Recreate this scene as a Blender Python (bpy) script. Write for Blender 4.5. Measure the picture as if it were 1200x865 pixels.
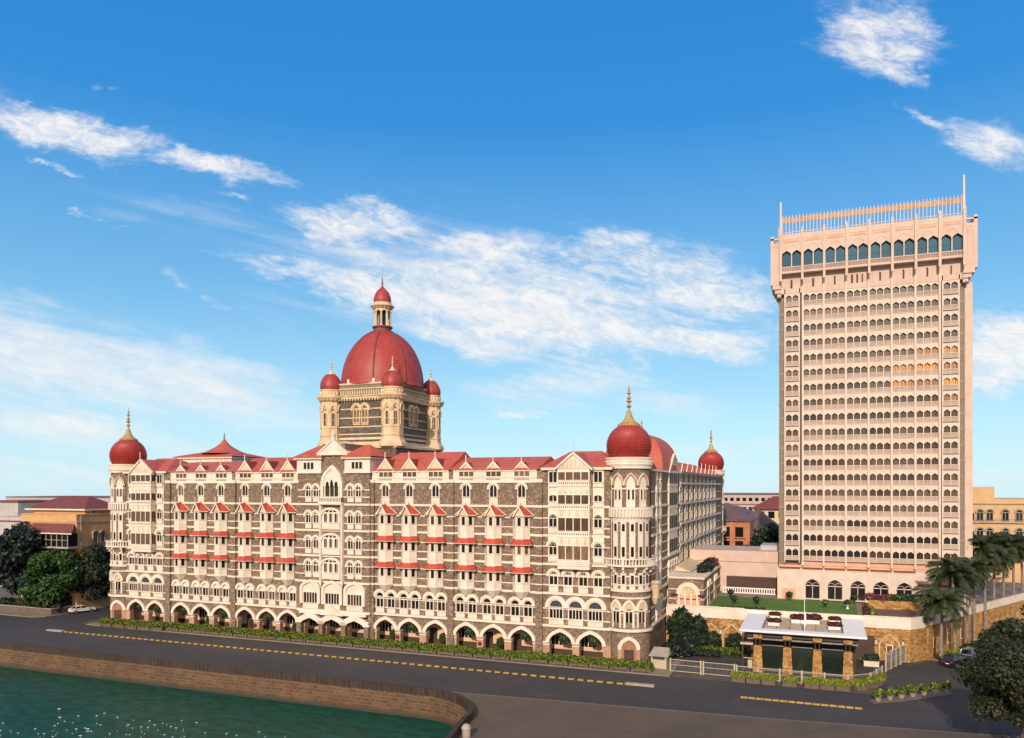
import bpy, math, random
import numpy as np
from mathutils import Matrix, Vector
R = math.radians
PI = math.pi
for o in list(bpy.data.objects):
    bpy.data.objects.remove(o)
S = bpy.context.scene
COL = S.collection

# ------------------------------------------------------------------ camera
F_PX, YAW = 914.0, R(21.5)
cd = bpy.data.cameras.new('camera')
cam = bpy.data.objects.new('camera', cd)
COL.objects.link(cam)
cam.location = (0, 0, 26)
cam.rotation_euler = (R(90), 0, YAW)
cd.sensor_width = 36
cd.lens = 36 * F_PX / 1200
cd.shift_y = (570 - 432.5) / 1200
cd.clip_start = 1
cd.clip_end = 9000
S.camera = cam
S.render.resolution_x, S.render.resolution_y = 1024, 738

# ------------------------------------------------------------------ light
SUN_AZ = R(-5)          # angle of the sun to the left of straight behind the facade's viewer
SUN_EL = R(25)
EXPOSURE = 0.14
sd = Vector((-math.sin(SUN_AZ) * math.cos(SUN_EL), -math.cos(SUN_AZ) * math.cos(SUN_EL), math.sin(SUN_EL)))
sl = bpy.data.lights.new('sun', 'SUN')
sl.energy = 3.5
sl.angle = R(0.6)
sl.color = (1.0, 0.81, 0.645)
so = bpy.data.objects.new('sun', sl)
COL.objects.link(so)
so.location = (-60, -120, 140)
so.rotation_euler = sd.to_track_quat('Z', 'Y').to_euler()
S.view_settings.view_transform = 'Standard'
S.view_settings.look = 'None'
S.view_settings.exposure = EXPOSURE
S.view_settings.gamma = 1
S.view_settings.use_curve_mapping = False


class NT:
    """small helper to write node graphs as expressions"""
    def __init__(s, tree):
        s.t = tree
        s.n = tree.nodes
        s.l = tree.links

    def new(s, typ, **kw):
        nd = s.n.new(typ)
        for k, v in kw.items():
            setattr(nd, k, v)
        return nd

    def put(s, sock, v):
        if isinstance(v, bpy.types.NodeSocket):
            s.l.new(v, sock)
        elif v is not None:
            if isinstance(v, (tuple, list)) and len(v) == 3 and sock.type == 'RGBA':
                v = (*v, 1)
            sock.default_value = v

    def m(s, op, a, b=None, c=None, clamp=False):
        nd = s.new('ShaderNodeMath', operation=op, use_clamp=clamp)
        for i, v in enumerate((a, b, c)):
            if v is not None:
                s.put(nd.inputs[i], v)
        return nd.outputs[0]

    def mix(s, fac, a, b, blend='MIX'):
        nd = s.new('ShaderNodeMix', data_type='RGBA', blend_type=blend)
        s.put(nd.inputs[0], fac)
        s.put(nd.inputs[6], a)
        s.put(nd.inputs[7], b)
        return nd.outputs[2]

    def noise(s, vec, scale, detail=4, rough=0.55, dist=0.0, out=0):
        nd = s.new('ShaderNodeTexNoise')
        s.put(nd.inputs['Vector'], vec)
        s.put(nd.inputs['Scale'], scale)
        nd.inputs['Detail'].default_value = detail
        nd.inputs['Roughness'].default_value = rough
        nd.inputs['Distortion'].default_value = dist
        return nd.outputs[out]

    def ramp(s, fac, stops, interp='LINEAR'):
        nd = s.new('ShaderNodeValToRGB')
        cr = nd.color_ramp
        cr.interpolation = interp
        while len(cr.elements) < len(stops):
            cr.elements.new(0.5)
        for e, (p, c) in zip(cr.elements, stops):
            e.position = p
            e.color = (*c, 1) if len(c) == 3 else c
        s.put(nd.inputs[0], fac)
        return nd.outputs[0]

    def maprange(s, v, a, b, c=0.0, d=1.0, smooth=True):
        nd = s.new('ShaderNodeMapRange')
        nd.interpolation_type = 'SMOOTHSTEP' if smooth else 'LINEAR'
        for i, x in enumerate((v, a, b, c, d)):
            s.put(nd.inputs[i], x)
        return nd.outputs[0]

    def sep(s, v):
        nd = s.new('ShaderNodeSeparateXYZ')
        s.put(nd.inputs[0], v)
        return nd.outputs

    def comb(s, x, y, z):
        nd = s.new('ShaderNodeCombineXYZ')
        for i, v in enumerate((x, y, z)):
            s.put(nd.inputs[i], v)
        return nd.outputs[0]


# ------------------------------------------------------------------ sky with clouds
W = bpy.data.worlds.new('World')
S.world = W
W.use_nodes = True
w = NT(W.node_tree)
w.n.clear()
sky = w.new('ShaderNodeTexSky', sky_type='NISHITA')
sky.sun_disc = False
sky.sun_elevation = SUN_EL
sky.sun_rotation = PI + SUN_AZ
sky.air_density = 1.0
sky.dust_density = 0.3
sky.ozone_density = 2.5
sky.altitude = 0
tc = w.new('ShaderNodeTexCoord')
dx, dy, dz = w.sep(tc.outputs['Generated'])
ca, sa = math.cos(YAW), math.sin(YAW)
# bearing plane of the sky: right and forward components of the view direction
rt = w.m('ADD', w.m('MULTIPLY', dx, ca), w.m('MULTIPLY', dy, sa))
fwr = w.m('ADD', w.m('MULTIPLY', dx, -sa), w.m('MULTIPLY', dy, ca))
fw = w.m('MAXIMUM', fwr, 0.08)
U = w.m('DIVIDE', rt, fw)
V = w.m('DIVIDE', dz, fw)

wn = w.new('ShaderNodeTexNoise')
w.put(wn.inputs['Vector'], w.comb(w.m('MULTIPLY', U, 0.8), w.m('MULTIPLY', V, 1.5), 5.5))
wn.inputs['Scale'].default_value = 9.0
wn.inputs['Detail'].default_value = 7
wn.inputs['Roughness'].default_value = 0.62
wr, wg, wb_ = w.sep(wn.outputs['Color'])
UP = w.m('MULTIPLY_ADD', w.m('SUBTRACT', wr, 0.5), 0.16, U)
VP = w.m('MULTIPLY_ADD', w.m('SUBTRACT', wg, 0.5), 0.085, V)


def patch(px, py, lx, ly, ang, amp):
    """elliptical cloud bank, given in degrees-like sky units"""
    u0, v0 = (px - 600) / F_PX, (570 - py) / F_PX
    c, s_ = math.cos(R(ang)), math.sin(R(ang))
    du, dv = w.m('SUBTRACT', UP, u0), w.m('SUBTRACT', VP, v0)
    a = w.m('MULTIPLY_ADD', du, c * F_PX / lx, w.m('MULTIPLY', dv, -s_ * F_PX / lx))
    b = w.m('MULTIPLY_ADD', du, s_ * F_PX / ly, w.m('MULTIPLY', dv, c * F_PX / ly))
    q = w.m('ADD', w.m('MULTIPLY', a, a), w.m('MULTIPLY', b, b))
    return w.m('MULTIPLY', w.m('POWER', 2.718, w.m('MULTIPLY', q, -1.0)), amp)


def total(ps):
    t = patch(*ps[0])
    for p in ps[1:]:
        t = w.m('MAXIMUM', t, patch(*p))
    return t


# ang: positive = falls towards the right
dense = total([(95, 158, 130, 28, 16, 0.98), (240, 194, 130, 17, 10, 0.95),
               (415, 262, 82, 30, 10, 0.98), (530, 292, 120, 28, 12, 0.86),
               (320, 312, 110, 20, 10, 0.92), (440, 340, 110, 30, 8, 0.92),
               (600, 368, 200, 56, 16, 1.05), (790, 340, 150, 58, 4, 0.92),
               (840, 395, 80, 24, 8, 0.8), (720, 325, 210, 55, 6, 0.82), (560, 400, 90, 26, 18, 0.75), (690, 290, 80, 22, -4, 0.82),
               (1030, 40, 74, 58, 30, 0.85), (1065, 92, 66, 18, 18, 0.8),
               (1168, 158, 70, 38, 18, 0.85), (1095, 134, 60, 9, 14, 0.7),
               (215, 340, 54, 10, 20, 0.62), (68, 197, 28, 5, 16, 0.55), (132, 261, 30, 3, 2, 0.6),
               (95, 246, 60, 4, 4, 0.5), (122, 102, 22, 7, 4, 0.45),
               (282, 232, 50, 8, 12, 0.52), (20, 115, 30, 10, 10, 0.5),
               (1185, 410, 70, 52, 0, 1.0), (650, 450, 90, 18, -3, 0.62), (600, 484, 40, 8, 2, 0.62)])
veil = total([(40, 420, 190, 62, 16, 1.0), (220, 440, 170, 34, 14, 0.9), (60, 500, 220, 38, 4, 0.75),
              (300, 490, 160, 22, 3, 0.5), (655, 455, 110, 24, -2, 0.75), (780, 478, 90, 13, 2, 0.5),
              (860, 520, 160, 14, 0, 0.35), (80, 560, 200, 16, 0, 0.4), (1190, 560, 90, 14, 0, 0.5),
              (560, 350, 330, 95, 10, 0.5), (240, 250, 180, 22, 10, 0.35), (520, 310, 240, 55, 10, 0.35), (1120, 130, 100, 30, 20, 0.2)])
st = R(13)
su = w.m('MULTIPLY_ADD', U, math.cos(st), w.m('MULTIPLY', V, -math.sin(st)))
sv = w.m('MULTIPLY_ADD', U, math.sin(st), w.m('MULTIPLY', V, math.cos(st)))
nv = w.comb(w.m('MULTIPLY', su, 0.50), w.m('MULTIPLY', sv, 1.35), 3.7)
n1 = w.noise(nv, 7.0, 13, 0.68, 0.9)
n2 = w.noise(w.comb(w.m('MULTIPLY', su, 0.22), w.m('MULTIPLY', sv, 2.0), 1.3), 17.0, 8, 0.62, 0.4)
n3 = w.noise(w.comb(su, w.m('MULTIPLY', sv, 1.9), 9.1), 34.0, 8, 0.7, 0.6)
nn = w.m('ADD', w.m('MULTIPLY', n1, 0.58), w.m('ADD', w.m('MULTIPLY', n2, 0.24), w.m('MULTIPLY', n3, 0.18)))
d1 = w.maprange(w.m('ADD', w.m('MULTIPLY', dense, 0.85), w.m('MULTIPLY', w.m('SUBTRACT', nn, 0.5), 2.9)), 0.16, 0.84)
d1 = w.m('MULTIPLY', d1, w.maprange(dense, 0.12, 0.42))
d1 = w.m('MULTIPLY', d1, w.maprange(n3, 0.30, 0.62, 0.62, 0.92))
d2 = w.m('MULTIPLY', w.maprange(w.m('ADD', veil, w.m('MULTIPLY', w.m('SUBTRACT', n2, 0.5), 1.7)), 0.05, 1.15), w.m('MULTIPLY', w.maprange(veil, 0.05, 0.35), 0.80))
dens = w.m('MINIMUM', w.m('ADD', d1, w.m('MULTIPLY', d2, w.m('SUBTRACT', 1.0, d1))), 1.0)
hs = w.new('ShaderNodeHueSaturation')
hs.inputs['Hue'].default_value = 0.495
hs.inputs['Saturation'].default_value = 1.2
hs.inputs['Value'].default_value = 1.9
w.put(hs.inputs['Color'], sky.outputs[0])
elev = w.m('MAXIMUM', dz, 0.0)
air = w.ramp(elev, [(0.0, (6.2, 9.0, 10.4)), (0.08, (4.8, 8.2, 10.1)), (0.22, (2.1, 5.45, 8.9)), (0.42, (0.3, 2.95, 7.6)), (1.0, (0.1, 1.4, 5.0))])
skyc = w.mix(0.88, hs.outputs[0], air)
shade = w.ramp(n3, [(0.3, (8.6, 8.8, 9.2)), (0.62, (10.4, 10.2, 10.0))])
skyc = w.mix(dens, skyc, shade)
# sky half towards the sun, out of view, whitened as added fill light
skyc = w.mix(w.maprange(fwr, 0.40, -0.25, 0.0, 0.75), skyc, (9.6, 8.9, 7.8))
bg = w.new('ShaderNodeBackground')
w.put(bg.inputs[0], skyc)
bg.inputs[1].default_value = 0.085
wo = w.new('ShaderNodeOutputWorld')
w.l.new(bg.outputs[0], wo.inputs[0])


# ------------------------------------------------------------------ materials
MATS = {}


def base_mat(name):
    m = bpy.data.materials.new(name)
    m.use_nodes = True
    g = NT(m.node_tree)
    b = g.n['Principled BSDF']
    MATS[name] = m
    return m, g, b


def objco(g):
    """object coordinates, shifted per object so copies do not repeat"""
    t = g.new('ShaderNodeTexCoord')
    oi = g.new('ShaderNodeObjectInfo')
    v = g.new('ShaderNodeVectorMath', operation='MULTIPLY_ADD')
    cx = g.comb(oi.outputs['Random'], oi.outputs['Random'], 0.0)
    g.l.new(cx, v.inputs[0])
    v.inputs[1].default_value = (37, 91, 0)
    g.l.new(t.outputs['Object'], v.inputs[2])
    return v.outputs[0], oi.outputs['Random']


def bump(g, b, h, dist=0.05, strength=0.6):
    n = g.new('ShaderNodeBump')
    n.inputs['Strength'].default_value = strength
    n.inputs['Distance'].default_value = dist
    g.put(n.inputs['Height'], h)
    g.l.new(n.outputs[0], b.inputs['Normal'])


def plaster(name, col, col2, rough=0.7, scale=0.6, streak=0.25, dirt=(0.34, 0.27, 0.2)):
    m, g, b = base_mat(name)
    v, rnd = objco(g)
    n = g.noise(v, scale, 6, 0.6)
    c = g.mix(g.maprange(n, 0.35, 0.7), col, col2)
    x, y, z = g.sep(v)
    s = g.noise(g.comb(g.m('MULTIPLY', x, 2.2), g.m('MULTIPLY', y, 2.2), g.m('MULTIPLY', z, 0.22)), 1.3, 5, 0.65)
    c = g.mix(g.m('MULTIPLY', g.maprange(s, 0.56, 0.8), streak), c, dirt)
    f = g.noise(v, 6.0, 3, 0.6)
    c = g.mix(g.m('MULTIPLY', g.maprange(f, 0.5, 0.75), streak * 0.5), c, dirt)
    g.put(b.inputs['Base Color'], c)
    b.inputs['Roughness'].default_value = rough
    bump(g, b, f, 0.02, 0.3)
    return m


def rubble(name, cols, sc=1.5, mortar=(0.30, 0.24, 0.17), zs=1.5, mw=0.05):
    m, g, b = base_mat(name)
    v, rnd = objco(g)
    mp = g.new('ShaderNodeMapping')
    g.l.new(v, mp.inputs[0])
    mp.inputs['Scale'].default_value = (1, 1, zs)
    vo = g.new('ShaderNodeTexVoronoi')
    vo.inputs['Scale'].default_value = sc
    g.l.new(mp.outputs[0], vo.inputs['Vector'])
    ve = g.new('ShaderNodeTexVoronoi', feature='DISTANCE_TO_EDGE')
    ve.inputs['Scale'].default_value = sc
    g.l.new(mp.outputs[0], ve.inputs['Vector'])
    r, gg, bb = g.sep(vo.outputs['Color'])
    n = len(cols)
    c = g.ramp(r, [(i / n, k) for i, k in enumerate(cols)], 'CONSTANT')
    nz = g.noise(v, 0.35, 5, 0.6)
    c = g.mix(g.maprange(nz, 0.35, 0.75, 0.0, 0.25), c, cols[0])
    f = g.noise(v, 7.0, 4, 0.7)
    c = g.mix(g.maprange(f, 0.4, 0.8, 0.0, 0.35), c, mortar)
    e = g.maprange(ve.outputs['Distance'], 0.0, mw)
    c = g.mix(e, mortar, c)
    g.put(b.inputs['Base Color'], c)
    b.inputs['Roughness'].default_value = 0.85
    bump(g, b, g.m('ADD', e, g.m('MULTIPLY', f, 0.5)), 0.06, 0.7)
    return m


def bricks(name, c1, c2, mort, bw=0.9, bh=0.38, ms=0.02, wet=None, dark=None, scale=1.0):
    m, g, b = base_mat(name)
    t = g.new('ShaderNodeTexCoord')
    x, y, z = g.sep(t.outputs['Object'])
    jig = g.noise(t.outputs['Object'], 0.8, 3)
    br = g.new('ShaderNodeTexBrick')
    g.put(br.inputs['Vector'], g.comb(g.m('ADD', x, g.m('ADD', y, 0.0)), g.m('MULTIPLY_ADD', jig, 0.08, z), 0.0))
    br.inputs['Scale'].default_value = scale
    br.inputs['Brick Width'].default_value = bw
    br.inputs['Row Height'].default_value = bh
    br.inputs['Mortar Size'].default_value = ms
    br.inputs['Bias'].default_value = -0.1
    g.put(br.inputs['Color1'], c1)
    g.put(br.inputs['Color2'], c2)
    g.put(br.inputs['Mortar'], mort)
    n = g.noise(t.outputs['Object'], 0.25, 6, 0.65)
    n2 = g.noise(t.outputs['Object'], 3.0, 5, 0.7)
    c = g.mix(g.maprange(n, 0.4, 0.75, 0.0, 0.5), br.outputs[0], [k * 0.45 for k in c1])
    c = g.mix(g.maprange(n2, 0.45, 0.75, 0.0, 0.5), c, [k * 0.6 for k in c2])
    if wet is not None:
        wz = g.m('MULTIPLY_ADD', n2, 0.9, z)
        c = g.mix(g.maprange(wz, wet - 0.1, wet + 0.7, 0.85, 0.0), c, (0.035, 0.03, 0.022))
    g.put(b.inputs['Base Color'], c)
    b.inputs['Roughness'].default_value = 0.85
    bump(g, b, g.m('ADD', g.m('MULTIPLY', br.outputs['Fac'], -1.0), n2), 0.06, 0.7)
    return m


def roofing(name, col, col2, band=3.2, rough=0.6, amt=1.0):
    m, g, b = base_mat(name)
    v, rnd = objco(g)
    n = g.noise(v, 0.7, 6, 0.65)
    c = g.mix(g.maprange(n, 0.35, 0.7), col, col2)
    f = g.noise(v, 5.0, 4, 0.7)
    c = g.mix(g.maprange(f, 0.5, 0.8, 0.0, 0.5), c, [k * 0.55 for k in col])
    x, y, z = g.sep(v)
    sk = g.noise(g.comb(g.m('MULTIPLY', x, 1.6), g.m('MULTIPLY', y, 1.6), g.m('MULTIPLY', z, 0.16)), 1.0, 6, 0.7)
    c = g.mix(g.maprange(sk, 0.5, 0.75, 0.0, 0.45), c, (col[0] * 0.35, col[1] * 0.6 + 0.008, col[2] * 0.6 + 0.008))
    c = g.mix(g.maprange(sk, 0.46, 0.3, 0.0, 0.35), c, (min(1, col[0] * 1.15), col[1] * 1.9 + 0.02, col[2] * 1.9 + 0.02))
    wv = g.m('FRACT', g.m('MULTIPLY', z, band))
    tile = g.m('FRACT', g.m('MULTIPLY', g.m('ADD', x, y), 2.2))
    c = g.mix(g.m('MULTIPLY', g.maprange(wv, 0.75, 1.0), 0.35 * amt), c, [k * 0.4 for k in col])
    c = g.mix(g.m('MULTIPLY', g.maprange(tile, 0.8, 1.0), 0.25 * amt), c, [k * 0.5 for k in col])
    g.put(b.inputs['Base Color'], c)
    b.inputs['Roughness'].default_value = rough
    bump(g, b, g.m('ADD', g.m('MULTIPLY', wv, -1.0 * amt), f), 0.05, 0.5)
    return m


def plain(name, col, rough=0.6, metal=0.0, var=0.15, scale=1.5, spec=0.5):
    m, g, b = base_mat(name)
    v, rnd = objco(g)
    n = g.noise(v, scale, 5, 0.6)
    c = g.mix(g.maprange(n, 0.35, 0.7, 0.0, 1.0), col, [k * (1 - 2 * var) for k in col])
    g.put(b.inputs['Base Color'], c)
    b.inputs['Roughness'].default_value = rough
    b.inputs['Metallic'].default_value = metal
    b.inputs['Specular IOR Level'].default_value = spec
    return m


def glass(name, stops, rough=0.08, spec=0.5, curtain=True):
    m, g, b = base_mat(name)
    v, rnd = objco(g)
    c = g.ramp(rnd, stops, 'CONSTANT')
    if curtain:
        x, y, z = g.sep(v)
        n = g.noise(g.comb(g.m('MULTIPLY', x, 3.0), g.m('MULTIPLY', y, 3.0), g.m('MULTIPLY', z, 0.2)), 2.0, 3)
        c = g.mix(g.maprange(n, 0.45, 0.6), c, g.mix(0.5, c, (0.01, 0.01, 0.012)))
    g.put(b.inputs['Base Color'], c)
    b.inputs['Roughness'].default_value = rough
    b.inputs['Specular IOR Level'].default_value = spec
    return m


def foliage(name, cols, trans=0.25, rough=0.55):
    m, g, b = base_mat(name)
    ge = g.new('ShaderNodeNewGeometry')
    n = len(cols)
    c = g.ramp(ge.outputs['Random Per Island'], [(i / max(1, n - 1), k) for i, k in enumerate(cols)])
    t = g.new('ShaderNodeTexCoord')
    nz = g.noise(t.outputs['Object'], 0.45, 3)
    c = g.mix(g.maprange(nz, 0.4, 0.7, 0.0, 0.55), c, cols[-1])
    g.put(b.inputs['Base Color'], c)
    b.inputs['Roughness'].default_value = rough
    tr = g.new('ShaderNodeBsdfTranslucent')
    g.put(tr.inputs[0], c)
    mx = g.new('ShaderNodeMixShader')
    mx.inputs[0].default_value = trans
    g.l.new(b.outputs[0], mx.inputs[1])
    g.l.new(tr.outputs[0], mx.inputs[2])
    g.l.new(mx.outputs[0], g.n['Material Output'].inputs[0])
    return m


plaster('white', (0.79, 0.70, 0.595), (0.69, 0.59, 0.48), streak=0.35)
plaster('white_clean', (0.84, 0.80, 0.75), (0.78, 0.73, 0.67), streak=0.08)
plaster('buff', (0.72, 0.56, 0.36), (0.58, 0.43, 0.26), streak=0.45)
plaster('tower_pink', (0.64, 0.485, 0.40), (0.57, 0.42, 0.335), streak=0.30, dirt=(0.5, 0.38, 0.3))
plaster('tower_white', (0.68, 0.565, 0.48), (0.61, 0.495, 0.41), streak=0.28, dirt=(0.5, 0.4, 0.33))
plaster('lattice', (0.31, 0.215, 0.175), (0.25, 0.17, 0.135), streak=0.2)
plaster('coral', (0.72, 0.40, 0.26), (0.62, 0.34, 0.22), streak=0.1)
plaster('ochre', (0.66, 0.37, 0.165), (0.57, 0.31, 0.13), streak=0.3, dirt=(0.3, 0.18, 0.09))
plaster('yellow_wall', (0.64, 0.42, 0.215), (0.56, 0.35, 0.165), streak=0.35, dirt=(0.3, 0.2, 0.11))
plaster('grey_wall', (0.50, 0.47, 0.46), (0.42, 0.39, 0.38), streak=0.3)
plaster('far_pink', (0.50, 0.38, 0.34), (0.42, 0.33, 0.30), streak=0.3)
plaster('far_orange', (0.52, 0.20, 0.09), (0.42, 0.15, 0.07), streak=0.4)
plaster('arcade_tan', (0.76, 0.50, 0.33), (0.66, 0.41, 0.26), streak=0.3)
plaster('pier_pink', (0.52, 0.31, 0.20), (0.38, 0.22, 0.14), streak=0.5, scale=1.2)
plaster('concrete', (0.40, 0.35, 0.29), (0.30, 0.26, 0.22), streak=0.5)
rubble('basalt', [(0.20, 0.137, 0.093), (0.28, 0.197, 0.135), (0.14, 0.098, 0.074), (0.23, 0.16, 0.11),
                  (0.36, 0.265, 0.185), (0.17, 0.12, 0.097)], sc=3.1, mortar=(0.26, 0.185, 0.125))
rubble('blue_stone', [(0.10, 0.085, 0.07), (0.15, 0.12, 0.09), (0.065, 0.058, 0.055), (0.12, 0.10, 0.085)], sc=2.2,
       mortar=(0.25, 0.20, 0.14))
rubble('gold_stone', [(0.48, 0.26, 0.08), (0.38, 0.19, 0.055), (0.55, 0.33, 0.12), (0.28, 0.14, 0.05), (0.45, 0.25, 0.09)],
       sc=1.9, mortar=(0.24, 0.13, 0.05), zs=1.6, mw=0.04)
plaster('olive_stone', (0.24, 0.19, 0.135), (0.19, 0.15, 0.11), streak=0.3, scale=1.5, dirt=(0.12, 0.09, 0.06))
bricks('sea_brick', (0.145, 0.080, 0.040), (0.075, 0.042, 0.024), (0.22, 0.14, 0.075), 0.95, 0.42, 0.03, wet=-1.9)
bricks('sea_cap', (0.05, 0.03, 0.021), (0.028, 0.018, 0.014), (0.11, 0.07, 0.045), 0.7, 1.1, 0.035)
roofing('roof_red', (0.55, 0.12, 0.072), (0.44, 0.085, 0.053), 2.6)
roofing('dome_red', (0.39, 0.048, 0.040), (0.31, 0.036, 0.031), 2.0, 0.5, 0.0)
roofing('skirt_red', (0.52, 0.075, 0.04), (0.44, 0.055, 0.03), 5.0, 0.6, 0.6)
roofing('roof_brown', (0.22, 0.055, 0.04), (0.16, 0.042, 0.032), 2.5)
roofing('roof_slate', (0.15, 0.09, 0.085), (0.10, 0.065, 0.065), 2.5)
plain('finial_gold', (0.50, 0.33, 0.14), 0.5, 0.0)
plain('dark_trim', (0.055, 0.045, 0.04), 0.6)
plain('red_trim', (0.26, 0.05, 0.03), 0.6)
plain('grey_metal', (0.30, 0.29, 0.28), 0.45, 0.3)
plain('white_paint', (0.80, 0.79, 0.77), 0.5, var=0.05)
plain('awning_white', (0.80, 0.82, 0.86), 0.5, var=0.04)
plain('yellow_paint', (0.58, 0.36, 0.06), 0.6, var=0.25, scale=3)
plain('black_rubber', (0.02, 0.02, 0.02), 0.7)
plain('brown_dark', (0.075, 0.04, 0.028), 0.7)
plain('box_brown', (0.15, 0.115, 0.09), 0.85)
plain('bark', (0.13, 0.10, 0.075), 0.9, var=0.3, scale=4)
plain('palm_bark', (0.30, 0.25, 0.20), 0.9, var=0.25, scale=3)
plain('terracotta', (0.40, 0.20, 0.11), 0.8)
plain('soil', (0.07, 0.045, 0.03), 0.95)
plain('gate_cream', (0.52, 0.43, 0.32), 0.6, var=0.1)
plain('car_white', (0.80, 0.80, 0.80), 0.25, var=0.02)
plain('car_navy', (0.018, 0.022, 0.035), 0.2, 0.2, var=0.02)
plain('car_silver', (0.45, 0.47, 0.50), 0.25, 0.5, var=0.02)
plain('lamp_red', (0.5, 0.02, 0.02), 0.3)
plain('sign_red', (0.20, 0.012, 0.015), 0.5)
plain('lamp_clear', (0.75, 0.72, 0.65), 0.2)
plain('screen_orange', (0.50, 0.31, 0.21), 0.6)
glass('glass_dark', [(0, (0.010, 0.010, 0.011)), (0.62, (0.024, 0.017, 0.013)), (0.85, (0.05, 0.034, 0.022)), (0.95, (0.14, 0.10, 0.065))], 0.12, 0.35)
glass('glass_matte', [(0, (0.016, 0.014, 0.014)), (0.5, (0.035, 0.027, 0.022)), (0.85, (0.07, 0.05, 0.035))], 0.5, 0.15)
glass('glass_warm', [(0, (0.10, 0.055, 0.03)), (0.4, (0.16, 0.09, 0.05)), (0.75, (0.24, 0.14, 0.075))])
glass('glass_tower', [(0, (0.10, 0.066, 0.042)), (0.35, (0.14, 0.095, 0.06)), (0.6, (0.075, 0.046, 0.03)), (0.8, (0.19, 0.13, 0.085)), (0.93, (0.04, 0.025, 0.018))], 0.25)
glass('glass_tower_low', [(0, (0.018, 0.014, 0.013)), (0.5, (0.05, 0.022, 0.013)), (0.75, (0.10, 0.045, 0.025))], 0.2)
glass('glass_sun_reflection', [(0, (0.75, 0.33, 0.07)), (0.35, (0.62, 0.30, 0.10)), (0.7, (0.40, 0.2, 0.09))], 0.25)  # amber colour imitates the low sun reflected in the panes
glass('glass_black', [(0, (0.012, 0.013, 0.018)), (0.6, (0.02, 0.018, 0.02))], 0.12, 0.4, False)
glass('glass_blue', [(0, (0.012, 0.085, 0.15)), (0.5, (0.015, 0.11, 0.18))], 0.12, 0.6, False)
glass('glass_green', [(0, (0.014, 0.022, 0.018)), (0.5, (0.02, 0.03, 0.022))], 0.06, 0.6, False)
glass('glass_fan', [(0, (0.05, 0.075, 0.11))], 0.3, 0.5, False)
glass('glass_car', [(0, (0.012, 0.014, 0.016))], 0.05, 0.6, False)
foliage('leaf_dark', [(0.012, 0.026, 0.020), (0.022, 0.040, 0.026), (0.010, 0.020, 0.022)])
foliage('leaf_green', [(0.035, 0.10, 0.016), (0.06, 0.15, 0.02), (0.02, 0.065, 0.014)])
foliage('leaf_mid', [(0.030, 0.055, 0.020), (0.045, 0.075, 0.022), (0.018, 0.036, 0.018)])
foliage('leaf_hedge', [(0.26, 0.30, 0.018), (0.36, 0.35, 0.03), (0.10, 0.16, 0.016)], 0.35)
foliage('leaf_lime', [(0.20, 0.30, 0.02), (0.30, 0.34, 0.03), (0.10, 0.19, 0.016)])
foliage('leaf_autumn', [(0.11, 0.055, 0.012), (0.040, 0.046, 0.012), (0.050, 0.055, 0.014), (0.028, 0.036, 0.012), (0.022, 0.032, 0.012)])
foliage('leaf_palm', [(0.045, 0.066, 0.022), (0.07, 0.095, 0.026), (0.032, 0.046, 0.020)])
foliage('leaf_red', [(0.13, 0.022, 0.028), (0.09, 0.02, 0.03), (0.17, 0.04, 0.035), (0.045, 0.04, 0.02)])
foliage('flower_pink', [(0.34, 0.05, 0.14), (0.26, 0.04, 0.10), (0.06, 0.07, 0.03), (0.42, 0.10, 0.16)])
foliage('flower_white', [(0.7, 0.66, 0.58), (0.06, 0.11, 0.02), (0.05, 0.09, 0.02)])

# ground materials
m, g, b = base_mat('asphalt')
t = g.new('ShaderNodeTexCoord')
v = t.outputs['Object']
x, y, z = g.sep(v)
n = g.noise(v, 0.05, 6, 0.6)
n2 = g.noise(g.comb(g.m('MULTIPLY', x, 0.05), g.m('MULTIPLY', y, 0.7), 0.0), 1.0, 5, 0.6)
n3 = g.noise(v, 9.0, 4, 0.7)
c = g.mix(g.maprange(n, 0.35, 0.68), (0.034, 0.033, 0.040), (0.056, 0.049, 0.048))
c = g.mix(g.maprange(n2, 0.45, 0.7, 0.0, 0.55), c, (0.038, 0.038, 0.046))
bk = g.new('ShaderNodeTexBrick')
g.put(bk.inputs['Vector'], g.comb(g.m('MULTIPLY_ADD', n, 3.0, x), y, 0.0))
for k_, v_ in (('Scale', 1.0), ('Brick Width', 17.0), ('Row Height', 3.7), ('Mortar Size', 0.05), ('Bias', 0.0)):
    bk.inputs[k_].default_value = v_
g.put(bk.inputs['Color1'], (1.12, 1.1, 1.08))
g.put(bk.inputs['Color2'], (0.82, 0.82, 0.84))
g.put(bk.inputs['Mortar'], (0.6, 0.6, 0.62))
c = g.mix(0.75, c, g.mix(1.0, c, bk.outputs[0], 'MULTIPLY'))
oil = g.noise(g.comb(g.m('MULTIPLY', x, 0.25), y, 4.0), 0.8, 6, 0.7)
c = g.mix(g.maprange(oil, 0.58, 0.75, 0.0, 0.6), c, (0.02, 0.02, 0.022))
dust = g.noise(g.comb(g.m('MULTIPLY', x, 0.12), y, 8.0), 0.55, 6, 0.7)
c = g.mix(g.maprange(dust, 0.55, 0.75, 0.0, 0.5), c, (0.13, 0.105, 0.085))
c = g.mix(g.maprange(n3, 0.5, 0.75, 0.0, 0.4), c, (0.13, 0.12, 0.11))
g.put(b.inputs['Base Color'], c)
b.inputs['Roughness'].default_value = 0.85
bump(g, b, n3, 0.02, 0.4)
m, g, b = base_mat('promenade')
t = g.new('ShaderNodeTexCoord')
v = t.outputs['Object']
n = g.noise(v, 0.12, 6, 0.6)
n3 = g.noise(v, 5.0, 5, 0.7)
c = g.mix(g.maprange(n, 0.35, 0.7), (0.12, 0.088, 0.065), (0.082, 0.062, 0.05))
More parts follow.
